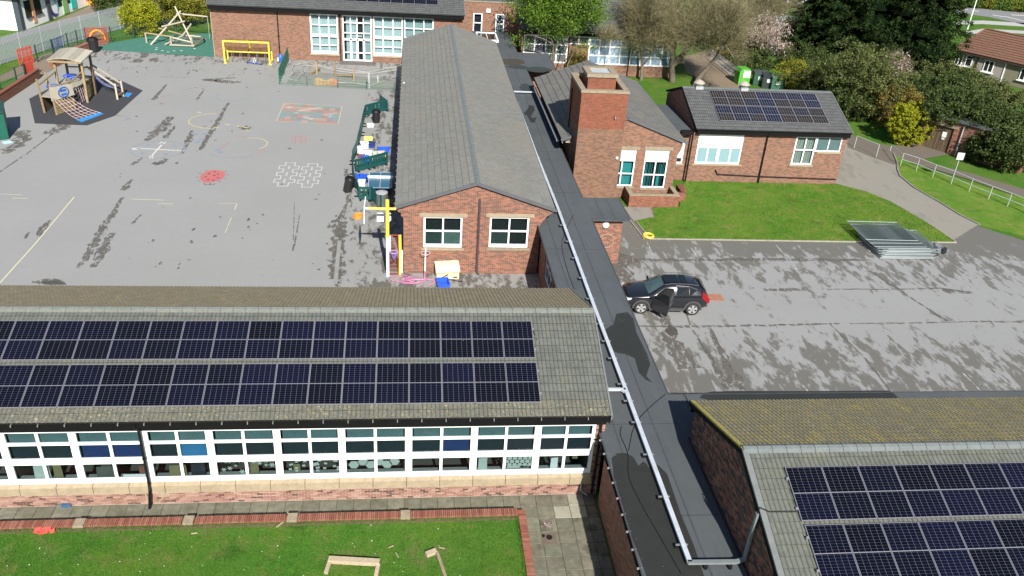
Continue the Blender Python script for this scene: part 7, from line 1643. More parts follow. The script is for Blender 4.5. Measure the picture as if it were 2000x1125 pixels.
# bins behind the small block
GB = thing('recycling_bank', 'bright green recycling bank with a white top label behind the small block', 'recycling bank', tuple(at(1447, 168))); a = at(1441, 166); m = MB(); m.obox(a, (1.2, .1, 0), (-.1, 1.1, 0), (0, 0, 1.3)); m.xprism([(0, 1.3), (1.2, 1.3), (1.05, 1.62), (.15, 1.62)], a, P(1, .06, 0), Z_, P(-.1, 1.3, 0)); m.build('body', plain('lime_green', (.07, .33, .03), .5), GB)
m = MB(); m.obox(a+P(.38, -.03, .75), (.74, .06, 0), (0, .02, 0), (0, 0, .7)); m.build('label', WHITEP, GB); m = MB(); m.obox(a+P(.48, -.06, .88), (.5, .04, 0), (0, .02, 0), (0, 0, .10)); m.build('slot', plain('salmon_slot', (.6, .3, .25), .6), GB)
for k, (px, py, lab) in enumerate(((1470, 166, 'dark green wheeled bin right of the bright green recycling bank'), (1487, 171, 'black lidded wheeled bin, second right of the recycling bank'), (1505, 175, 'dark green wheeled bin farthest right behind the small block roof'))):
    a = at(px, py); t = thing('wheeled_bin', lab, 'bin', tuple(a), 0, 'wheeled bins behind the small block'); m = MB(); m.obox(a, (1.25, -.25, 0), (.2, 1.0, 0), (0, 0, 1.15)); m.build('body', plain('bin_green_%s' % 'abc'[k], ((.02, .07, .045), (.02, .03, .03), (.03, .10, .06))[k], .5), t); m = MB(); m.obox(a+P(-.03, -.05, 1.15), (1.3, -.26, 0), (.22, 1.1, .1), (0, 0, .1)); m.build('lid', plain('bin_lid_%s' % 'abc'[k], ((.05, .065, .07), (.03, .035, .04), (.08, .17, .12))[k], .4), t)
    m = MB(); m.obox(a+P(.4, -.12, .55), (.4, -.08, 0), (0, .02, 0), (0, 0, .35)); m.build('label', plain('bin_label_%s' % 'abc'[k], (.5, .52, .52), .6), t)
LF = thing('lane_fence', 'grey wire fence along the earth lane under the bare trees', 'fence', tuple(at(1415, 140)))
q0, q1 = at(1388, 118), at(1440, 160); m = MB()
for i in range(30): m.beam(q0.lerp(q1, i/29), q0.lerp(q1, i/29)+Z_*1.3, .03, .03)
for z in (.1, .5, .9, 1.3): m.beam(q0+Z_*z, q1+Z_*z, .025, .025)
m.build('mesh_panel', GUTTER, LF); m = MB(); m.beam(q0+P(-.2, -.1, .05), q1+P(-.2, -.1, .05), .25, .1); m.build('base', STONE, LF)
# ================================================================ PAINTED PLAYGROUND GAMES
def paint(name, c, a=.75):
    t = NT(name); p = t.pos(); n = t.noise(p, 9, 5, .7); n2 = t.noise(p, 45, 3, .7)
    col = t.mix(t.ramp(t.math('ADD', t.math('MULTIPLY', n, .6), t.math('MULTIPLY', n2, .4)), [(.62-a*.25, 1.0), (.75-a*.05, 0.0)]), (.245, .245, .247), c)
    return t.finish(col, .85, 0, None, .2)
W_ = paint('white_thermo_paint', (.52, .52, .51), .35); YP = paint('worn_yellow_paint', (.52, .45, .20), .5); RP = paint('worn_red_paint', (.45, .16, .15), .7); BP_ = paint('worn_blue_paint', (.17, .24, .33), .75); RR = paint('ladybird_red_paint', (.42, .125, .125), .35)
def line(mb, a, b, w, z=.010): mb.beam((a[0], a[1], z), (b[0], b[1], z), w, .003)
def arc(mb, c, rx, ry, t0, t1, w, z=.010, n=40):
    P = [(c[0]+rx*math.cos(math.radians(t0+(t1-t0)*i/n)), c[1]+ry*math.sin(math.radians(t0+(t1-t0)*i/n))) for i in range(n+1)]
    for k, (a, b) in enumerate(zip(P[:-1], P[1:])): line(mb, a, b, w, z+.0002*(k % 2))
def letter(mb, ch, c, h, ux=(1, 0), uy=(0, 1), w=.07, z=.0105):
    S_ = {'N': [((0,0),(0,1)),((0,1),(.7,0)),((.7,0),(.7,1))], 'E': [((0,0),(0,1)),((0,0),(.6,0)),((0,.5),(.5,.5)),((0,1),(.6,1))], 'S': [((0,0),(.6,0)),((.6,0),(.6,.5)),((.6,.5),(0,.5)),((0,.5),(0,1)),((0,1),(.6,1))], 'W': [((0,1),(.2,0)),((.2,0),(.4,.7)),((.4,.7),(.6,0)),((.6,0),(.8,1))]}[ch]
    for k, (a, b) in enumerate(S_):
        f = lambda q: (c[0]+h*((q[0]-.35)*ux[0]+(q[1]-.5)*uy[0]), c[1]+h*((q[0]-.35)*ux[1]+(q[1]-.5)*uy[1]))
        line(mb, f(a), f(b), w, z+.0003*k)
# compass
cc = at(312, 292); m = MB(); line(m, at(274, 290), at(343, 294), .12); line(m, at(297, 304), at(316, 283), .12, .0106)
letter(m, 'N', at(318, 279), .45, (-1, 0), (0, -1)); letter(m, 'S', at(295, 307), .45, (-1, 0), (0, -1)); letter(m, 'W', at(264, 290.5), .5, (0, -1), (1, 0)); letter(m, 'E', at(353, 293.5), .45, (0, 1), (-1, 0))
struct('compass_marking', m, W_)
m = MB(); arc(m, (cc.x-.1, cc.y), 1.85, 1.75, 0, 360, .06)
for (px, py) in ((290, 283), (340, 284), (278, 299), (324, 301)): p = at(px, py); puddle(m, p, .16, .2, .0095, int(px), 9, .3)
struct('compass_ring_marking', m, BP_)
# ladybird
lc = at(415, 344); m = MB(); puddle(m, lc, .76, 1.15, .010, 91, 32, .05); struct('ladybird_marking', m, RR)
m = MB()
for k in range(12):
    t = k*.5236+.2; c = (lc.x+.86*math.cos(t), lc.y+1.25*math.sin(t))
    if abs(math.sin(t)) < .9: line(m, c, (c[0]+.16*math.cos(t), c[1]+.12*math.sin(t)), .05)
for (dx, dy) in ((-.3, .4), (.3, .35), (-.4, -.2), (.4, -.3), (.0, .75), (-.15, -.65), (.2, -.7), (.1, .1)): puddle(m, (lc.x+dx, lc.y+dy), .08, .1, .0135, 7, 9, .1)
arc(m, (lc.x-.05, lc.y-1.35), .2, .2, 160, 380, .05); arc(m, (lc.x+.25, lc.y-1.35), .15, .2, 170, 380, .05)
struct('ladybird_spots', m, paint('dark_worn_paint', (.10, .06, .06), .4))
# hopscotch bricks, two blocks
m = MB()
def rect(mb, x0, x1, y0, y1, w=.055, z=.010):
    line(mb, (x0, y0), (x1, y0), w, z); line(mb, (x1, y0), (x1, y1), w, z+.0003); line(mb, (x1, y1), (x0, y1), w, z); line(mb, (x0, y1), (x0, y0), w, z+.0003)
for (cx, top) in ((at(568, 318).x, at(568, 318).y), (at(612, 320).x, at(612, 320).y)):
    for r in range(7):
        y1 = top-r*.62; y0 = y1-.60
        if r % 2 == 0: rect(m, cx-.33, cx+.33, y0, y1)
        else: rect(m, cx-.67, cx-.02, y0, y1); rect(m, cx+.02, cx+.67, y0, y1)
struct('hopscotch_marking', m, W_)
# snakes and ladders board
q = [at(555, 202), at(668, 208), at(660, 243.5), at(540, 237)]
cols = [(.26, .16, .125), (.40, .17, .14), (.14, .27, .22), (.16, .235, .30), (.44, .27, .17)]
PM = [paint('board_paint_%s' % n_, tuple(q*.62+.095 for q in c), .62) for n_, c in zip(('brown', 'red', 'green', 'blue', 'orange'), cols)]
rr = random.Random(12); NX, NY = 10, 7; mbs = [MB() for _ in PM]
for i in range(NX):
    for j in range(NY):
        f = lambda a, b: q[3].lerp(q[2], a).lerp(q[0].lerp(q[1], a), b)
        a0, a1, b0, b1 = (i+.02)/NX, (i+.98)/NX, (j+.03)/NY, (j+.97)/NY; P4 = [f(a0, b0), f(a1, b0), f(a1, b1), f(a0, b1)]
        k = (1, 4, 3, 2, 1, 4, 2)[j] if rr.random() < .55 else rr.choice([0, 1, 2, 3, 4])
        mbs[k].sheet([(p.x, p.y) for p in P4], .009)
for mm_, mt, nm in zip(mbs, PM, ('brown', 'red', 'green', 'blue', 'orange')): struct('board_%s_squares' % nm, mm_, mt)
m = MB()
for (a, b) in ((((580, 217)), (628, 210)), ((632, 225), (658, 221)), ((590, 229), (612, 233)), ((560, 212), (570, 208)), ((640, 229), (650, 226)), ((575, 222), (582, 220))):
    a, b = Vector((*at(*a)[:2], 0)), Vector((*at(*b)[:2], 0)); d = (b-a).normalized(); s = Vector((-d.y, d.x, 0))*.10
    line(m, a+s, b+s, .04, .0135); line(m, a-s, b-s, .04, .0135); n_ = int((b-a).length/.25)
    for k in range(1, n_): c = a.lerp(b, k/n_); line(m, c+s, c-s, .035, .014)
struct('board_ladders', m, W_)
m = MB()
for a, b in zip(q, q[1:]+q[:1]): line(m, a, b, .07, .0145)
struct('board_border', m, paint('pale_yellow_border', (.42, .40, .28), .45))
# yellow, red and blue worn curves and dashes
m = MB(); arc(m, at(416, 236), 1.8, 1.8, 95, 285, .07); p = at(488, 281); arc(m, (p.x, p.y), 1.25, 1.3, -50, 105, .07)
for (px, py) in ((440, 243), (463, 246), (470, 247), (477, 249), (480, 254), (418, 249), (385, 219)): a = at(px, py); line(m, a, a+P(.35, -.12, 0), .14, .0102)
struct('yellow_curve_marking', m, YP)
m = MB(); line(m, at(145, 385), at(70, 475), .09); line(m, at(70, 475), at(0, 553), .09); line(m, at(24, 387), at(55, 388), .05); line(m, at(0, 379), at(45, 381), .04); line(m, at(256, 389), at(320, 391), .06); line(m, at(310, 398), at(338, 398.5), .05); line(m, at(463, 398), at(458, 410), .06); line(m, at(452, 425), at(440, 455), .04); line(m, at(425, 397), at(462, 398), .035)
struct('court_line_marking', m, paint('pale_court_line', (.50, .47, .33), .45))
m = MB()
for (a, b) in (((460,268),(478,271)),((470,266),(490,268)),((449,277),(432,290)),((505,292),(520,296)),((430,288),(426,296)),((570,268),(595,268)),((570,277),(592,277)),((578,263),(576,282)),((588,263),(587,282)),((598,264),(596,283)),((568,273),(606,273)),((356,176),(385,170)),((335,185),(312,190)),((396,168),(388,170)),((506,296),(512,300))): line(m, at(*a), at(*b), .05)
struct('red_worn_marking', m, RP)
m = MB(); p = at(455, 188); arc(m, (p.x, p.y), 1.4, 1.4, 150, 395, .05); p = at(455, 300); arc(m, (p.x, p.y), 1.6, .8, 200, 340, .06)
for (px, py) in ((382, 262), (393, 272), (385, 277), (425, 292), (430, 297), (250, 232), (400, 262)): puddle(m, at(px, py), .2, .25, .0095, int(px), 9, .3)
line(m, at(250, 233), at(240, 236), .05)
struct('blue_worn_marking', m, BP_)
# pale drainage channel strips
m = MB()
for (a, b) in (((718, 177), (715, 200)), ((683, 395), (676, 425)), ((663, 470), (655, 555))): line(m, at(*a), at(*b), .22, .008)
line(m, at(722, 142), at(720, 175), .2, .008); struct('drain_channel', m, plain('channel_concrete', (.24, .235, .22), .9, var=.15))
# ================================================================ BLACK CAR WITH AN OPEN DOOR
PAINT = NT('black_car_paint'); PAINT = PAINT.finish((.010, .011, .016), .22, 0, None, .5, Coat_Weight=.8, Coat_Roughness=.03)
CGL = plain('car_dark_glass', (.010, .014, .017), .08, var=.02, spec=.22); CLAD = plain('grey_car_cladding', (.05, .051, .054), .6, var=.05); TYRE = plain('tyre_rubber', (.018, .018, .018), .85, var=.1); RIM = plain('silver_rim', (.55, .56, .57), .3, metal=.6, var=.05); BLKI = plain('black_interior', (.006, .006, .007), .8, var=.05); TAIL = plain('red_tail_lamp', (.26, .006, .010), .2, var=.1); SILV = plain('bright_trim', (.6, .62, .65), .2, metal=.8, var=.02); LAMPW = plain('clear_headlamp', (.55, .6, .65), .15, var=.05); SCREEN = plain('windscreen_glass', (.055, .09, .095), .04, var=.25, scale=1.2, spec=.7); SEAT = plain('grey_seat', (.035, .037, .038), .8)
CAR = thing('parked_car', 'black family car parked by the flat roof with its near front door open', 'car', (11.05, 38.02, 0), math.radians(-3.0))
X = [0, .10, .32, .70, 1.10, 1.32, 1.68, 2.05, 2.55, 3.05, 3.50, 3.92, 4.20, 4.36, 4.42]
ZB = [.38, .28, .24, .22, .22, .22, .22, .22, .22, .22, .22, .25, .30, .40, .50]
BELT = [.72, .86, .93, .98, 1.01, 1.02, 1.03, 1.04, 1.06, 1.09, 1.13, 1.15, 1.14, 1.08, .95]
HW = [.62, .78, .86, .91, .925, .93, .93, .93, .93, .93, .925, .91, .87, .82, .74]
TOP = [.78, .92, 1.00, 1.05, 1.09, 1.12, 1.40, 1.585, 1.645, 1.645, 1.62, 1.57, 1.36, 1.14, 1.0]
RW = [.52, .66, .72, .75, .76, .76, .68, .635, .635, .635, .625, .60, .66, .70, .64]
v = []; f = []
for x, zb, bl, hw, tp, rw in zip(X, ZB, BELT, HW, TOP, RW):
    half = [(.0, zb), (hw*.90, zb), (hw*.985, .50), (hw, bl-.12), (hw*.965, bl), (rw, tp-.05 if tp-.05 > bl-.04 else bl+.01), (rw*.78, tp), (0, tp+.02)]
    ring = [(-y, z) for y, z in half]+[(y, z) for y, z in half[-2:0:-1]]
    v += [(x, y, z) for y, z in ring]
R_n = 14
for i in range(len(X)-1):
    for j in range(R_n):
        j2 = (j+1) % R_n; f.append((i*R_n+j, (i+1)*R_n+j, (i+1)*R_n+j2, i*R_n+j2))
f.append(tuple(range(R_n))); f.append(tuple((len(X)-1)*R_n+j for j in range(R_n))[::-1])
m = MB(); m.add(v, f); body = m.build('body', PAINT, CAR, local=True)
for i, p in enumerate(body.data.polygons): p.use_smooth = True
mod = body.modifiers.new('sub', 'SUBSURF'); mod.levels = 1; mod.render_levels = 1
def ringpt(i, j, off=.0):
    p = Vector(v[i*R_n+j]); return p
def patch(ii, jj, mat, name, off=.012, inset=.0, parent=CAR):
    """skin panel over stations ii and ring points jj (pairs), lifted by off"""
    m = MB(); P = [[ringpt(i, j) for j in jj] for i in ii]
    c = Vector((2.3, 0, .8)); vs = []
    for a in range(len(ii)):
        for b in range(len(jj)):
            a0, a1 = max(a-1, 0), min(a+1, len(ii)-1); b0, b1 = max(b-1, 0), min(b+1, len(jj)-1)
            n = (P[a1][b]-P[a0][b]).cross(P[a][b1]-P[a][b0]).normalized()
            if n.dot(P[a][b]-c) < 0: n = -n
            vs.append(P[a][b]+n*off)
    F = [(a*len(jj)+b, (a+1)*len(jj)+b, (a+1)*len(jj)+b+1, a*len(jj)+b+1) for a in range(len(ii)-1) for b in range(len(jj)-1)]
    m.add(vs, F); return m.build(name, mat, parent, True, True)
for s in (-1, 1):
    # side glass, set as its own outline
    def sp(x, t, s=s):
        k = max(i for i in range(len(X)-1) if X[i] <= x); q = (x-X[k])/(X[k+1]-X[k]); L = lambda A_: A_[k]*(1-q)+A_[k+1]*q
        bl, hw, tp, rw = L(BELT), L(HW), L(TOP), L(RW); y0, z0 = hw*.965, bl; y1, z1 = rw, tp-.05
        return Vector((x, s*(y0+(y1-y0)*t+.016), z0+(z1-z0)*t))
    if s == 1: outl = [(1.55, .08), (2.0, .86), (2.55, .88), (2.55, .08)]; m = MB(); m.add([sp(*q) for q in outl], [(0, 1, 2, 3)]); m.build('side_window', CGL, CAR, local=True)
    m = MB(); m.add([sp(2.66, .08), sp(2.66, .88), sp(3.30, .85), sp(3.30, .08)], [(0, 1, 2, 3)]); m.build('side_window', CGL, CAR, local=True)
    m = MB(); m.add([sp(3.34, .08), sp(3.34, .84), sp(3.72, .62), sp(3.44, .10)], [(0, 1, 2, 3)]); m.build('side_window', CGL, CAR, local=True)
    m = MB(); m.tube([sp(1.5, .05), sp(2.0, .93), sp(2.6, .97)][(0 if s == 1 else 2):]+[sp(2.62, .97), sp(3.3, .95), sp(3.72, .72)], .010, 5); m.build('window_trim', plain('dark_trim', (.10, .10, .11), .3, metal=.5) if s < 0 else bpy.data.materials['dark_trim'], CAR, local=True)
    m = MB(); m.tube([Vector((x, s*.62, z)) for x, z in ((2.0, 1.60), (2.3, 1.67), (3.2, 1.68), (3.8, 1.61))], .02, 6); m.build('roof_rail', CLAD, CAR, local=True)
    for wx in (.87, 3.60):
        m = MB(); pr = [(.25, -.11), (.33, -.115), (.358, -.09), (.358, .09), (.33, .115), (.25, .11)]; n = 28; b0 = len(m.v)
        for (r, y) in pr:
            for k in range(n): a = 2*math.pi*k/n; m.v.append((wx+r*math.cos(a), s*(.855)+y*s, .358+r*math.sin(a)))
        for i in range(len(pr)-1):
            for k in range(n): k2 = (k+1) % n; m.f.append((i*n+k, i*n+k2, (i+1)*n+k2, (i+1)*n+k)); m.m.append(0)
        wh = m.build('wheel', TYRE, CAR, True, True)
        m = MB(); m.tube([(wx, s*.86, .358), (wx, s*.90, .358)], .262, 24); m.build('rim_backing', BLKI, wh, local=True)
        m = MB(); m.tube([(wx+.245*math.cos(t*.262), s*.945, .358+.245*math.sin(t*.262)) for t in range(24)], .018, 5, closed=True)
        for k in range(5):
            a = 2*math.pi*k/5+.3; d = Vector((math.cos(a), 0, math.sin(a))); t_ = Vector((-math.sin(a), 0, math.cos(a))); c = Vector((wx, s*.93, .358)); q = MB()
            m.add([c+d*.03-t_*.03, c+d*.245-t_*.085, c+d*.245+t_*.085, c+d*.03+t_*.03, c+d*.03-t_*.03+Vector((0, s*.025, 0)), c+d*.24-t_*.075+Vector((0, s*.02, 0)), c+d*.24+t_*.075+Vector((0, s*.02, 0)), c+d*.03+t_*.03+Vector((0, s*.025, 0))], [(4, 5, 6, 7), (0, 1, 5, 4), (1, 2, 6, 5), (2, 3, 7, 6), (3, 0, 4, 7)])
        m.build('rim', RIM, wh, local=True)
        m = MB(); N = 14; A_ = [math.pi*(k/N)*1.06-.09 for k in range(N+1)]
        for r0, r1 in ((.385, .475),):
            vv = [(wx+r*math.cos(a), s*(.935 if r == r0 else .925), .358+r*math.sin(a)) for a in A_ for r in (r0, r1)]; m.add(vv, [(2*k, 2*k+1, 2*k+3, 2*k+2) for k in range(N)])
            vv = [(wx+r0*math.cos(a), s*y, .358+r0*math.sin(a)) for a in A_ for y in (.935, .80)]; m.add(vv, [(2*k, 2*k+1, 2*k+3, 2*k+2) for k in range(N)])
        m.build('wheel_arch_trim', CLAD, CAR, local=True)
        m = MB(); m.tube([(wx, s*.80, .40), (wx, s*.915, .40)], .39, 22); m.build('wheel_well', BLKI, CAR, local=True)
    m = MB(); m.obox((1.3, s*.90, .22), (1.85, 0, 0), (0, s*.04, 0), (0, 0, .16)); m.build('sill_cladding', CLAD, CAR, local=True)
    m = MB(); m.xprism([(4.02, 1.02), (4.36, .72), (4.44, .74), (4.42, .98), (4.30, 1.10), (4.12, 1.30), (4.02, 1.34)], (0, s*.70, 0), X_, Z_, Vector((0, s*.19, 0))); m.build('tail_lamp', TAIL, CAR, local=True)
    m = MB(); m.xprism([(.02, .70), (.30, .78), (.34, .88), (.10, .84), (.02, .76)], (0, s*.62, 0), X_, Z_, Vector((0, s*.22, 0))); m.build('headlight', LAMPW, CAR, local=True)
    m = MB(); m.obox((1.42, s*.93, 1.0), (.10, 0, 0), (0, s*.20, .04), (0, 0, .14)); 
    if s == 1: m.build('door_mirror', PAINT, CAR, local=True)
# windscreen, rear window
m = MB(); m.add([(1.22, -.72, 1.095), (1.22, .72, 1.095), (1.16, .3, 1.135), (1.16, -.3, 1.135), (1.98, -.57, 1.585), (1.98, .57, 1.585), (1.95, .25, 1.61), (1.95, -.25, 1.61)], [(0, 3, 7, 4), (3, 2, 6, 7), (2, 1, 5, 6)]); m.build('windscreen', SCREEN, CAR, local=True)
m = MB(); m.add([(3.97, -.52, 1.585), (3.97, .52, 1.585), (4.27, .62, 1.30), (4.27, -.62, 1.30)], [(0, 1, 2, 3)]); m.build('rear_window', CGL, CAR, local=True)
m = MB(); m.obox((2.9, -.42, 1.662), (.34, 0, -.005), (0, .84, 0), (0, 0, .012)); m.obox((2.05, -.42, 1.628), (.75, 0, .035), (0, .84, 0), (0, 0, .008)); m.build('glass_roof', CGL, CAR, local=True)
m = MB(); m.xprism([(3.6, 1.66), (3.75, 1.75), (3.70, 1.64)], (0, -.03, 0), X_, Z_, Y_*.06); m.build('aerial_fin', PAINT, CAR, local=True)
m = MB(); m.obox((4.36, -.62, .34), (.09, 0, 0), (0, 1.24, 0), (0, 0, .22)); m.obox((-.05, -.6, .28), (.1, 0, 0), (0, 1.2, 0), (0, 0, .16)); m.build('bumper_cladding', CLAD, CAR, local=True)
# doorway and the open door, hinged at the front
m = MB(); m.xprism([(1.40, .38), (2.42, .38), (2.50, 1.04), (2.45, 1.50), (2.06, 1.50), (1.62, 1.10), (1.40, 1.02)], (0, -.80, 0), X_, Z_, Vector((0, -.165, 0))); m.build('doorway', BLKI, CAR, local=True)
m = MB(); m.obox((1.9, -.972, .5), (.5, 0, 0), (0, .02, 0), (.12, 0, .3)); m.obox((2.28, -.972, .75), (.14, 0, 0), (0, .02, 0), (.10, 0, .55)); m.build('seat', SEAT, CAR, local=True)
m = MB(); m.tube([(1.86+.05*math.cos(q*.4), -.975+.0*q, 1.0+.15*math.sin(q*.4)) for q in range(16)], .012, 4, closed=True); m.build('steering_wheel', SILV, CAR, local=True)
ang = math.radians(-52); hx, hy_ = 1.38, -.95; dv = Vector((math.cos(ang), math.sin(ang), 0)); dn = Vector((-dv.y, dv.x, 0)); ho = Vector((hx, hy_, 0))
m = MB(); m.xprism([(0, .36), (1.02, .34), (1.10, .75), (1.08, 1.05), (0, 1.0)], ho, dv, Z_, dn*.07); dr_ = m.build('open_door', PAINT, CAR, local=True)
m = MB(); m.tube([ho+dv*.02+Z_*1.0+dn*.035, ho+dv*.60+Z_*1.48+dn*.035, ho+dv*1.02+Z_*1.48+dn*.035, ho+dv*1.08+Z_*1.04+dn*.035], .028, 5); m.build('window_frame', PAINT, dr_, local=True)
m = MB(); m.xprism([(.10, 1.02), (1.05, 1.06), (1.0, 1.46), (.60, 1.46)], ho+dn*.03, dv, Z_, dn*.008); m.build('door_glass', CGL, dr_, local=True)
m = MB(); m.xprism([(.06, .42), (.98, .40), (1.02, .95), (.06, .94)], ho+dn*.071, dv, Z_, dn*.02); m.build('door_lining', BLKI, dr_, local=True)
m = MB(); m.obox(ho+dv*.05-dn*.22+Z_*1.0, dv*.10, dn*.20, Z_*.15); m.build('door_mirror', PAINT, dr_, local=True)
m = MB(); m.obox(ho+dv*.45+dn*.09+Z_*.72, dv*.3, dn*.03, Z_*.05); m.build('door_pull', SILV, dr_, local=True)
# ================================================================ TREES, BUSHES, GRASS
def leafmat(name, stops, trans=.35, rough=.7):
    t = NT(name); r = t.n('ShaderNodeNewGeometry').outputs['Random Per Island']; p = t.pos()
    n = t.noise(p, .9, 4, .6); k = t.math('ADD', t.math('MULTIPLY', r, .55), t.math('MULTIPLY', n, .5))
    col = t.ramp(k, stops)
    b = t.n('ShaderNodeBsdfPrincipled'); t.l(col, b.inputs['Base Color']); b.inputs['Roughness'].default_value = rough; b.inputs['Specular IOR Level'].default_value = .25 if rough < .9 else .05
    tr = t.n('ShaderNodeBsdfTranslucent'); t.l(col, tr.inputs[0]); mx = t.n('ShaderNodeMixShader'); mx.inputs[0].default_value = trans
    t.l(b.outputs[0], mx.inputs[1]); t.l(tr.outputs[0], mx.inputs[2]); t.l(mx.outputs[0], t.out.inputs[0]); return t.m
BARK = wood('grey_bark', (.085, .068, .050), (.17, .145, .11), (4, 4, 1)); BARK_D = wood('dark_bark', (.045, .035, .026), (.09, .072, .055), (4, 4, 1))
LM = {
 'fresh': leafmat('fresh_spring_leaf', [(.2, (.055, .115, .012)), (.5, (.115, .21, .020)), (.8, (.20, .30, .045))], .45),
 'olive': leafmat('olive_bud_leaf', [(.2, (.075, .080, .022)), (.5, (.135, .138, .042)), (.8, (.21, .21, .075))], .3),
 'conifer': leafmat('dark_conifer_needle', [(.2, (.006, .013, .004)), (.5, (.013, .026, .008)), (.8, (.042, .066, .020))], .05, .95),
 'yellow': leafmat('golden_privet_leaf', [(.2, (.14, .17, .010)), (.5, (.29, .31, .016)), (.8, (.42, .42, .03))], .3),
 'yellowgreen': leafmat('yellow_green_leaf', [(.2, (.07, .085, .010)), (.5, (.17, .18, .02)), (.8, (.33, .31, .035))], .3),
 'ivy': leafmat('ivy_leaf', [(.2, (.016, .032, .008)), (.5, (.040, .066, .015)), (.8, (.105, .135, .036))], .2),
 'shrub': leafmat('grey_green_shrub_leaf', [(.2, (.045, .060, .016)), (.5, (.095, .118, .032)), (.8, (.17, .185, .062))], .25),
 'brownshrub': leafmat('bronze_shrub_leaf', [(.2, (.085, .066, .020)), (.5, (.16, .125, .030)), (.8, (.28, .22, .05))], .25),
 'blossom': leafmat('pink_blossom', [(.2, (.26, .19, .14)), (.5, (.46, .36, .32)), (.8, (.66, .55, .53))], .3),
 'green': leafmat('mid_green_leaf', [(.2, (.04, .085, .014)), (.5, (.08, .15, .022)), (.8, (.15, .23, .04))], .3),
 'red': leafmat('coppery_leaf', [(.2, (.20, .05, .03)), (.5, (.34, .10, .06)), (.8, (.45, .2, .12))], .3),
}
def leaves(name, C, N, spread, size, mat, parent, flat=0.0, aspect=.6, droop=None, up=0.0):
    """N leaf faces gathered in clumps at the points C"""
    C = np.asarray(C, dtype=float); k = np.random.randint(0, len(C), N)
    pos = C[k]+np.random.normal(0, 1, (N, 3))*spread*np.array([1, 1, 1-flat*.6])
    d = np.random.normal(0, 1, (N, 3)); d[:, 2] *= (1-flat)
    if droop is not None: d = d*.5+droop[k]
    d /= np.linalg.norm(d, axis=1)[:, None]+1e-9
    w = np.cross(d, np.random.normal(0, 1, (N, 3))+np.array([0, 0, up])); w /= np.linalg.norm(w, axis=1)[:, None]+1e-9
    s = size*np.random.uniform(.6, 1.4, N)[:, None]
    a = pos-d*s*.5; b = pos+w*s*aspect*.5; c = pos+d*s*.5; e = pos-w*s*aspect*.5
    V = np.stack([a, b, c, e], 1).reshape(-1, 3); Q = np.arange(N*4).reshape(-1, 4)
    o = np_mesh(name, V, Q, mat, parent); return o
def shell(lobes, n, rough=.16, inner=.25, bottom=.15):
    """clump centres spread over lumpy lobes (x,y,z,rx,ry,rz)"""
    out = []; W_l = np.array([l[3]*l[4]+l[3]*l[5] for l in lobes]); W_l /= W_l.sum()
    for l, cnt in zip(lobes, (W_l*n).astype(int)+1):
        u = np.random.normal(0, 1, (cnt, 3)); u /= np.linalg.norm(u, axis=1)[:, None]
        u[:, 2] = np.where(u[:, 2] < -bottom*2, -u[:, 2], u[:, 2])
        r = 1-np.abs(np.random.normal(0, inner, cnt)); r = np.clip(r+np.random.normal(0, rough*.5, cnt), .2, 1.2)
        ph = np.sin(u[:, 0]*5+l[0])*np.cos(u[:, 1]*6+l[1])*rough
        p = u*(r+ph)[:, None]*np.array(l[3:6])+np.array(l[:3]); out.append(p)
    return np.concatenate(out)
def branch(mb, p, d, L, r, lev, maxlev, tips, rnd, spread=.6, up=.15, n=None, split=(2, 3)):
    pts = [p]; q = p.copy(); dd = d.copy(); k = 4
    for i in range(k):
        dd = (dd+Vector((rnd.uniform(-1, 1), rnd.uniform(-1, 1), rnd.uniform(-.6, 1)))*.16+Vector((0, 0, up*.25))).normalized(); q = q+dd*L/k; pts.append(q.copy())
    mb.tube(pts, [r*(1-.5*i/k) for i in range(k+1)], 7 if lev < 2 else (5 if lev < 3 else 3), cap=False)
    if lev >= maxlev: tips.append((pts[-1], dd)); tips.append((pts[2], dd)); return
    for j in range(rnd.randint(*split)+(1 if lev == 0 else 0)):
        a = Vector((rnd.gauss(0, 1), rnd.gauss(0, 1), rnd.gauss(.2, .6))).normalized(); nd = (dd*(1-spread)+a*spread+Vector((0, 0, up))).normalized()
        branch(mb, pts[rnd.choice([2, 3, 4, 4])], nd, L*rnd.uniform(.62, .82), r*.52, lev+1, maxlev, tips, rnd, spread, up, n, split)
def tree(name, lab, base, H, R, kind, nleaf, size, seed, trunk_r=.2, maxlev=4, trunkh=.3, group='trees behind the school', cat='tree', spread=.6, cl=.25, bark=BARK, lean=(0, 0), up=.12, first=None):
    t = thing(name, lab, cat, tuple(base), 0, group); rnd = random.Random(seed); np.random.seed(seed); mb = MB(); tips = []
    p = Vector(base)-Z_*.05; branch(mb, p, Vector((lean[0], lean[1], 1)).normalized(), H*trunkh, trunk_r, 0, maxlev, tips, rnd, spread, up)
    # keep the crown inside its measured size
    T = np.array([list(a) for a, b in tips]); c = Vector(base)
    m_ = mb.build('trunk', bark, t, True)
    zmax = T[:, 2].max(); rr_ = np.percentile(np.hypot(T[:, 0]-c.x, T[:, 1]-c.y), 92)
    sxy, sz = R/rr_, (H-.2)/zmax
    for vtx in m_.data.vertices: 
        h = min(1, max(0, vtx.co.z/(H*.3))); k = 1+(sxy-1)*h; vtx.co.x *= k; vtx.co.y *= k; vtx.co.z *= sz
    T2 = T.copy(); h = np.clip((T[:, 2])/(H*.3), 0, 1); T2[:, 0] = c.x+(T[:, 0]-c.x)*(1+(sxy-1)*h); T2[:, 1] = c.y+(T[:, 1]-c.y)*(1+(sxy-1)*h); T2[:, 2] = T[:, 2]*sz
    return t, T2
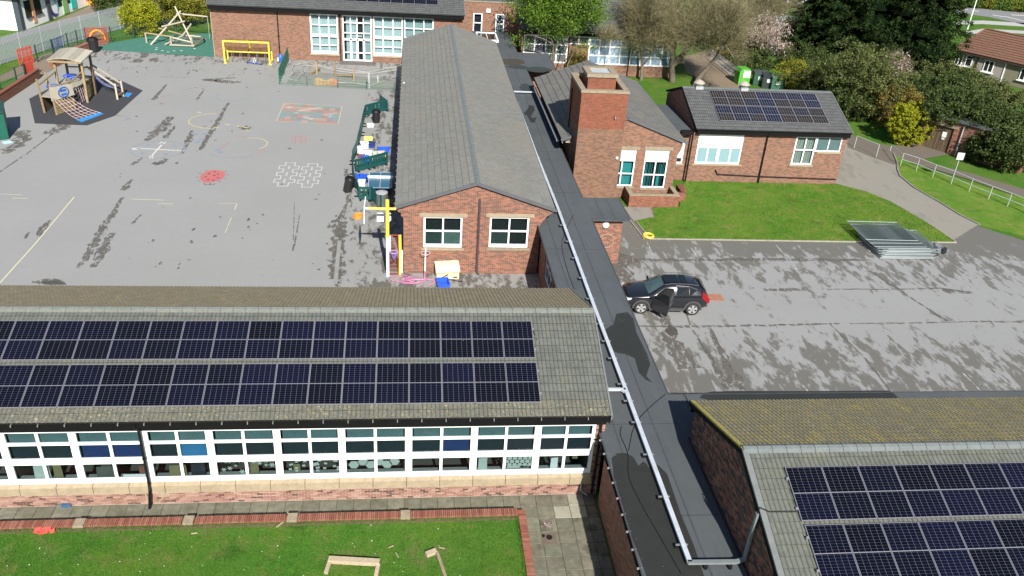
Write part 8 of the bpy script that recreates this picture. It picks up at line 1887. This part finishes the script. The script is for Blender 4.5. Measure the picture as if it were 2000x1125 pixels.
def twigs(C, N, Ls, wd, mat, parent, center, spread):
    C = np.asarray(C); k = np.random.randint(0, len(C), N); a = C[k]+np.random.normal(0, spread, (N, 3))
    d = (a-center); d /= np.linalg.norm(d, axis=1)[:, None]+1e-9; d = d+np.random.normal(0, .75, (N, 3))+np.array([0, 0, .25]); d /= np.linalg.norm(d, axis=1)[:, None]
    w = np.cross(d, np.random.normal(0, 1, (N, 3))); w /= np.linalg.norm(w, axis=1)[:, None]; L = Ls*np.random.uniform(.5, 1.3, N)[:, None]
    V = np.stack([a-w*wd/2, a+w*wd/2, a+d*L], 1).reshape(-1, 3); return np_mesh('twigs', V, np.arange(N*3).reshape(-1, 3), mat, parent)
TWIG = leafmat('olive_twig', [(.2, (.11, .092, .052)), (.5, (.17, .148, .084)), (.8, (.25, .22, .13))], .0)
# spring tree in front of the glazed wing
b = at(1078, 155); t, T = tree('spring_tree', 'bright spring green tree with thin trunks in front of the glazed wing', b, 9.1, 4.0, 'fresh', 0, 0, 11, .16, 4, .36, spread=.62, up=.08)
cz = shell([(b.x+.6, b.y+.3, 7.7, 4.0, 3.4, 2.6), (b.x+2.6, b.y+.5, 6.6, 2.2, 2.0, 1.7), (b.x-1.8, b.y, 6.6, 1.9, 2.0, 1.6), (b.x+.3, b.y, 9.4, 2.8, 2.8, 1.6), (b.x, b.y-.2, 4.9, 1.0, 1, .7)], 420, .3, .3, .5)
leaves('crown', np.concatenate([T, cz]), 26000, .34, .19, LM['fresh'], t)
for k, (px, py) in enumerate(((1092, 156), (1104, 155))):
    m = MB(); p = at(px, py); m.tube([p, p+Vector((.1, 0, 1.5)), p+Vector((.5+.3*k, .1, 3.2)), p+Vector((.7+.5*k, .2, 5))], [.07, .06, .05, .03], 6); m.build('side_trunk', BARK, t)
# bare trees, budding
for k, (px, py, H, R, ox, lab, tr, sd) in enumerate(((1313, 160, 9.6, 5.2, -.05, 'big bare budding tree with the thickest trunk, against the glazed wing', .34, 21), (1356, 168, 8.8, 4.6, .18, 'bare budding tree with a forked pale trunk at the lane edge', .26, 22), (1252, 156, 8.0, 2.8, .05, 'bare budding tree leaning over the dark roof of the glazed wing', .2, 25), (1425, 112, 8.2, 4.6, .1, 'bare budding tree at the far side of the earth lane', .2, 24))):
    b = at(px, py); t, T = tree('bare_tree', lab, b, H, R, 'olive', 0, 0, sd, tr, 5, .34, group='bare budding trees', spread=.58, up=.10, lean=(ox, 0), bark=BARK)
    c = np.array([b.x+ox*3, b.y, H*.45]); cz = shell([(c[0], c[1], H*.60, R, R*.8, H*.36), (c[0]+.3*R, c[1], H*.78, R*.65, R*.6, H*.2), (c[0]-.4*R, c[1], H*.5, R*.6, R*.6, H*.22)], 300, .3, .35, .4)
    A_ = np.concatenate([T, T, cz]); A_ = A_[A_[:, 2] > H*.42]; twigs(A_, 21000, .85, .020, TWIG, t, c, .40); leaves('buds', A_, 12500, .5, .105, LM['olive'], t)
b = at(1176, 158); t, T = tree('slim_tree', 'slim young bare tree beside the chimney roof in front of the long windows', b, 5.6, 1.3, 'olive', 0, 0, 33, .07, 4, .4, group='bare budding trees', up=.2); twigs(T, 2200, .5, .016, TWIG, t, np.array([b.x, b.y, 2.5]), .25); leaves('buds', T, 900, .3, .08, LM['olive'], t)
# conifers
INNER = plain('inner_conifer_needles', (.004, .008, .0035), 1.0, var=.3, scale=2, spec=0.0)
def conifer(px, py, H, R, lab, seed, n=15000):
    b = at(px, py); t = thing('conifer', lab, 'tree', tuple(b), 0, 'dark conifers on the right'); rnd = random.Random(seed); np.random.seed(seed)
    m = MB(); m.tube([b, b+Z_*H*.95], [.32, .04], 8); m.build('trunk', BARK_D, t); C = []; D = []
    for i in range(900):
        z = H*(rnd.random()**1.15)*.98+.3; rr = R*min(1.0, (1-z/H)**.62*1.12)*(.80+.28*rnd.random()); a = rnd.random()*6.2832; lump = 1+.16*math.sin(a*5+z*.9+seed)+.10*math.sin(a*9-z*1.7)
        for q in (1.0, .82, .6):
            C.append((b.x+rr*lump*q*math.cos(a), b.y+rr*lump*q*math.sin(a), z-.25*(q-.6))); D.append((math.cos(a)*.8, math.sin(a)*.8, -.42))
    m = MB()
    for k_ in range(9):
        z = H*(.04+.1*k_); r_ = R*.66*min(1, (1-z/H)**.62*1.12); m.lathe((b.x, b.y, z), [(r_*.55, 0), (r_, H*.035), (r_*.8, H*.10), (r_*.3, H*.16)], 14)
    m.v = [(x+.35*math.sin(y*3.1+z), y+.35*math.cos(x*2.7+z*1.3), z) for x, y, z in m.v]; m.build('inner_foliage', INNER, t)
    C = np.array(C); D = np.array(D); leaves('crown', C, int(n*2.4), .22, .24, LM['conifer'], t, .5, .40, D)
    np.random.seed(seed+1); k = len(C)//3
    leaves('crown_sprays', C[::3], int(n*1.5), .16, .36, LM['conifer'], t, .3, .22, D[::3])
conifer(1592, 118, 15.5, 4.4, 'dark conifer, leftmost of the three, beside the blossom tree', 41); conifer(1668, 136, 18.5, 5.2, 'dark conifer, middle and tallest of the three', 42, 19000); conifer(1760, 150, 18, 5.0, 'dark conifer, rightmost of the three, beside the bungalow', 43, 19000)
# bushes
def bush(name, lab, px, py, R, H, kind, n, size, seed, lobes=None, cat='bush', group=None, sq=.9, spread=.17, base=None):
    b = at(px, py) if base is None else Vector(base); t = thing(name, lab, cat, tuple(b), 0, group); np.random.seed(seed); rnd = random.Random(seed)
    L = [(b.x, b.y, b.z+H*.46, R*.92, R*.88*sq, H*.50)]
    for i in range(lobes or 5):
        a = rnd.random()*6.28; q = .55; L.append((b.x+R*q*math.cos(a), b.y+R*q*sq*math.sin(a), b.z+H*rnd.uniform(.3, .68), R*rnd.uniform(.4, .6), R*rnd.uniform(.4, .6)*sq, H*rnd.uniform(.24, .36)))
    C = shell(L, max(160, n//40), .16, .16, .6); C[:, 2] = np.maximum(C[:, 2], b.z-.5 if b.z > 1 else .15)
    leaves('foliage', C, int(n*1.5), spread, size*.82, LM[kind], t, .1, .62)
    m = MB()
    for i in range(6): a = rnd.random()*6.28; m.tube([b, b+Vector((R*.35*math.cos(a), R*.35*math.sin(a), H*.4)), b+Vector((R*.6*math.cos(a), R*.6*math.sin(a), H*.72))], [.07, .05, .02], 5)
    m.build('stem', BARK_D, t); return t
BU = 'shrubs along the right boundary'
bush('golden_bush', 'clipped golden yellow bush on the grass beside the wooden doors', 1768, 282, 1.95, 3.7, 'yellow', 20000, .13, 51, 3, spread=.06)
bush('tall_shrub', 'tall grey green shrub behind the small solar block', 1668, 228, 4.0, 7.2, 'shrub', 21000, .20, 52, 9, group=BU)
bush('tall_shrub', 'dark ivy covered shrub at the right end of the small solar block', 1655, 230, 2.6, 3.8, 'ivy', 9000, .19, 53, group=BU)
bush('bronze_shrub', 'bronze tinted shrub between the tall shrub and the golden bush', 1738, 245, 2.3, 4.0, 'brownshrub', 9500, .18, 54, group=BU)
bush('ivy_thicket', 'large dark ivy thicket behind the brick outbuilding', 1838, 232, 4.2, 4.4, 'ivy', 21000, .21, 55, 8, group=BU)
bush('ivy_thicket', 'dark ivy mound over the roof of the brick outbuilding', 1888, 286, 3.1, 4.3, 'ivy', 18000, .21, 56, 8, group=BU)
bush('ivy_thicket', 'sprawling ivy thicket at the right edge above the railing', 1960, 312, 3.4, 4.3, 'ivy', 17000, .21, 57, 8, group=BU)
bush('ivy_thicket', 'low ivy bank beyond the path at the right edge', 1925, 316, 1.9, 3.1, 'ivy', 9000, .20, 58, 6, group=BU)
bush('hedge_shrub', 'olive shrub below the bungalow wall', 1893, 190, 3.6, 2.3, 'shrub', 14000, .21, 59, 7, group=BU)
bush('hedge_shrub', 'olive shrub below the tan end of the bungalow at the right edge', 1968, 232, 3.9, 2.9, 'shrub', 12000, .21, 60, 7, group=BU)
bush('hedge_shrub', 'yellow flecked shrub above the golden bush', 1778, 222, 2.4, 3.0, 'yellowgreen', 7000, .18, 61, 5, group=BU)
bush('hedge_shrub', 'olive shrub at the left foot of the bungalow', 1828, 190, 3.4, 3.5, 'shrub', 12000, .21, 74, 6, group=BU)
bush('lime_bush', 'yellow green bush right of the recycling bins', 1545, 176, 2.1, 3.2, 'yellowgreen', 8000, .18, 62, group=BU)
bush('dark_shrub', 'brown green shrub right of the yellow green bush', 1592, 190, 2.4, 3.4, 'shrub', 8000, .19, 63, group=BU)
bush('dark_shrub', 'dark shrub in the shade below the leftmost conifer', 1560, 140, 3.0, 3.2, 'ivy', 8000, .20, 64, group=BU)
bush('dark_shrub', 'dark green shrub below the blossom tree', 1470, 142, 2.4, 2.6, 'ivy', 7000, .19, 65, group=BU)
bush('dark_shrub', 'olive shrub under the bare trees at the lane', 1440, 118, 2.6, 3.0, 'brownshrub', 6500, .18, 66, group=BU)
bush('dark_shrub', 'low ivy ground shrub behind the lime bush', 1610, 165, 3.0, 2.6, 'ivy', 7000, .2, 67, group=BU)
bush('copper_shrub', 'small coppery shrub at the sports court corner', 1546, 72, 1.0, 2.4, 'red', 1500, .2, 68, 3)
bush('wall_shrub', 'olive climber shrub on the brick pier of the glazed wing', 0, 0, .95, 2.8, 'brownshrub', 3000, .13, 69, 3, base=(16.2, 83.3, 0))
bush('golden_conifer', 'rounded golden bush by the palisade fence', 274, 66, 2.0, 3.9, 'yellow', 9000, .19, 70, 4, group='golden bushes by the green rubber')
bush('golden_conifer', 'wide yellow green bush behind the log climber, left part', 326, 54, 3.1, 5.4, 'yellowgreen', 12000, .20, 71, 6, group='golden bushes by the green rubber')
bush('golden_conifer', 'wide yellow green bush against the assembly block corner', 384, 44, 3.0, 5.4, 'yellowgreen', 12000, .20, 72, 6, group='golden bushes by the green rubber')
bush('dark_hedge', 'dark green shrub beside the white building behind the palisade fence', 222, 26, 2.6, 2.6, 'ivy', 6000, .2, 73, 5)
for k in range(9):
    px = 1858+k*17; bush('road_hedge_bush', 'green hedge bush along the far road, %s from the left' % ORD[k], px, 10+k*1.6, 1.75, 2.0, 'yellowgreen' if k % 3 == 1 else 'green', 2300, .26, 80+k, 3, group='hedge along the far road')
_c = o0+od*2.6-on*1.6; bush('roof_ivy', 'ivy grown over the flat roof of the dark brick outbuilding', 0, 0, 3.3, 2.8, 'ivy', 15000, .2, 120, 7, base=(_c.x, _c.y, 2.3)); _c = o0+od*7.0-on*.2; bush('wall_ivy', 'ivy hanging over the right part of the dark brick outbuilding wall', 0, 0, 2.2, 3.4, 'ivy', 13000, .2, 121, 7, base=(_c.x, _c.y, 0))
# blossom trees
for k, (px, py, H, R, lab) in enumerate(((1484, 132, 5.6, 2.5, 'pale pink blossom tree between the bare trees and the conifers'), (1732, 200, 4.8, 1.1, 'pale pink blossom tree showing behind the tall grey green shrub'))):
    b = at(px, py); t, T = tree('blossom_tree', lab, b, H, R, 'blossom', 0, 0, 90+k, .14, 4, .34, group='blossom trees', up=.1); c = np.array([b.x, b.y, H*.5]); cz = shell([(b.x, b.y, H*.62, R, R*.8, H*.34)], 160, .3, .3, .4)
    leaves('crown', np.concatenate([T, cz]), (5200, 2600)[k], .28, .15, LM['blossom'], t); twigs(T, 3500, .5, .016, TWIG, t, c, .3)
bush('copper_tree', 'coppery red crown showing beyond the bare trees at the top', 1330, -14, 2.6, 4.2, 'red', 4500, .24, 95, 4)
# grass blades and tufts on the lawns near the camera
def tufts(name, poly_test, x0, x1, y0, y1, z, n, h, w, stops, seed):
    np.random.seed(seed); P_ = np.stack([np.random.uniform(x0, x1, n), np.random.uniform(y0, y1, n)], 1); P_ = P_[[poly_test(a, b) for a, b in P_]]; n = len(P_)
    d = np.random.uniform(0, 6.283, n); L = h*np.random.uniform(.5, 1.4, n); lean = np.random.uniform(.2, .9, n)
    a = np.stack([P_[:, 0]-w*np.sin(d), P_[:, 1]+w*np.cos(d), np.full(n, z)], 1); b = np.stack([P_[:, 0]+w*np.sin(d), P_[:, 1]-w*np.cos(d), np.full(n, z)], 1)
    c = np.stack([P_[:, 0]+np.cos(d)*L*lean, P_[:, 1]+np.sin(d)*L*lean, z+L], 1)
    V = np.stack([a, b, c], 1).reshape(-1, 3); o = np_mesh(name, V, np.arange(3*n).reshape(-1, 3), stops, None); o['kind'] = 'stuff'; o['label'] = 'short green grass blades'; return o
GST = [(.25, (.034, .125, .008)), (.5, (.065, .20, .013)), (.8, (.135, .27, .028))]
tufts('grass', lambda x, y: True, -16, 3.78, 18.3, 22.28, .275, 90000, .055, .010, GRASS, 101)
def inlawn(x, y, P_=LAWN_P):
    c = False; j = len(P_)-1
    for i in range(len(P_)):
        if (P_[i][1] > y) != (P_[j][1] > y) and x < (P_[j][0]-P_[i][0])*(y-P_[i][1])/(P_[j][1]-P_[i][1])+P_[i][0]: c = not c
        j = i
    return c
tufts('grass', inlawn, 14.3, 35, 46, 55.7, .04, 70000, .06, .016, GRASS_R, 102)
tufts('grass', lambda x, y: abs(y-23.1) < .18 and random.random() < .15, 4.2, 6.6, 22.0, 23.4, -.01, 500, .10, .012, GRASS, 103)
tufts('grass', lambda x, y: random.random() < .35+.65*(y < 22.36), -16, 3.9, 22.26, 22.46, .28, 7000, .07, .012, GRASS, 104)
tufts('grass', lambda x, y: True, 3.74, 3.93, 18.3, 22.3, .28, 2200, .07, .012, GRASS, 105)

# daisies and fallen twigs on the near lawn
np.random.seed(210); n = 90; P_ = np.stack([np.random.uniform(-15.5, 3.6, n), np.random.uniform(18.5, 22.1, n)], 1); m = MB()
for x, y in P_:
    r = .012+.012*random.random(); m.add([(x+r*math.cos(k), y+r*math.sin(k), .33) for k in (0, 1.26, 2.51, 3.77, 5.03)], [(0, 1, 2, 3, 4)])
o = m.build('daisies', plain('daisy_white', (.7, .7, .6), .8)); o['kind'] = 'stuff'; o['label'] = 'tiny white daisies in the near lawn'
for k, (x, y, a, L) in enumerate(((-.75, 21.0, .5, .20), (.95, 20.95, -.3, .22), (-4.6, 22.1, .9, .3), (-.4, 20.55, 2.0, .25), (-7.4, 21.9, .2, .2))):
    m = MB(); m.beam((x, y, .34), (x+L*math.cos(a), y+L*math.sin(a), .335), .035, .02); tag(m.build('wood_chip', WOODR), ['pale wood chip between the two timber pieces on the near lawn', 'pale wood chip right of the fallen post on the near lawn', 'thin twig on the near lawn close to the coping', 'wood chip beside the three sided timber frame', 'wood chip on the left part of the near lawn'][k], 'wood chip', 'wood chips on the near lawn')
# grit and dead leaves gathered on the felt roof
np.random.seed(211); m = MB()
for k in range(420):
    x = random.choice([random.uniform(6.85, 7.2), random.uniform(9.3, 9.9), random.uniform(6.9, 9.9)]); y = random.uniform(14, 46); r = random.uniform(.012, .035); a = random.random()*6.28
    m.add([(x, y, FZ+.012), (x+r*math.cos(a), y+r*math.sin(a), FZ+.014), (x+r*math.cos(a+.9), y+r*math.sin(a+.9), FZ+.02)], [(0, 1, 2)])
o = m.build('roof_litter', randmat('roof_litter', [(0, (.04, .04, .035)), (.6, (.10, .085, .06)), (1, (.3, .3, .28))], island=True)); o['kind'] = 'stuff'; o['label'] = 'grit and dead leaves on the flat felt roof'
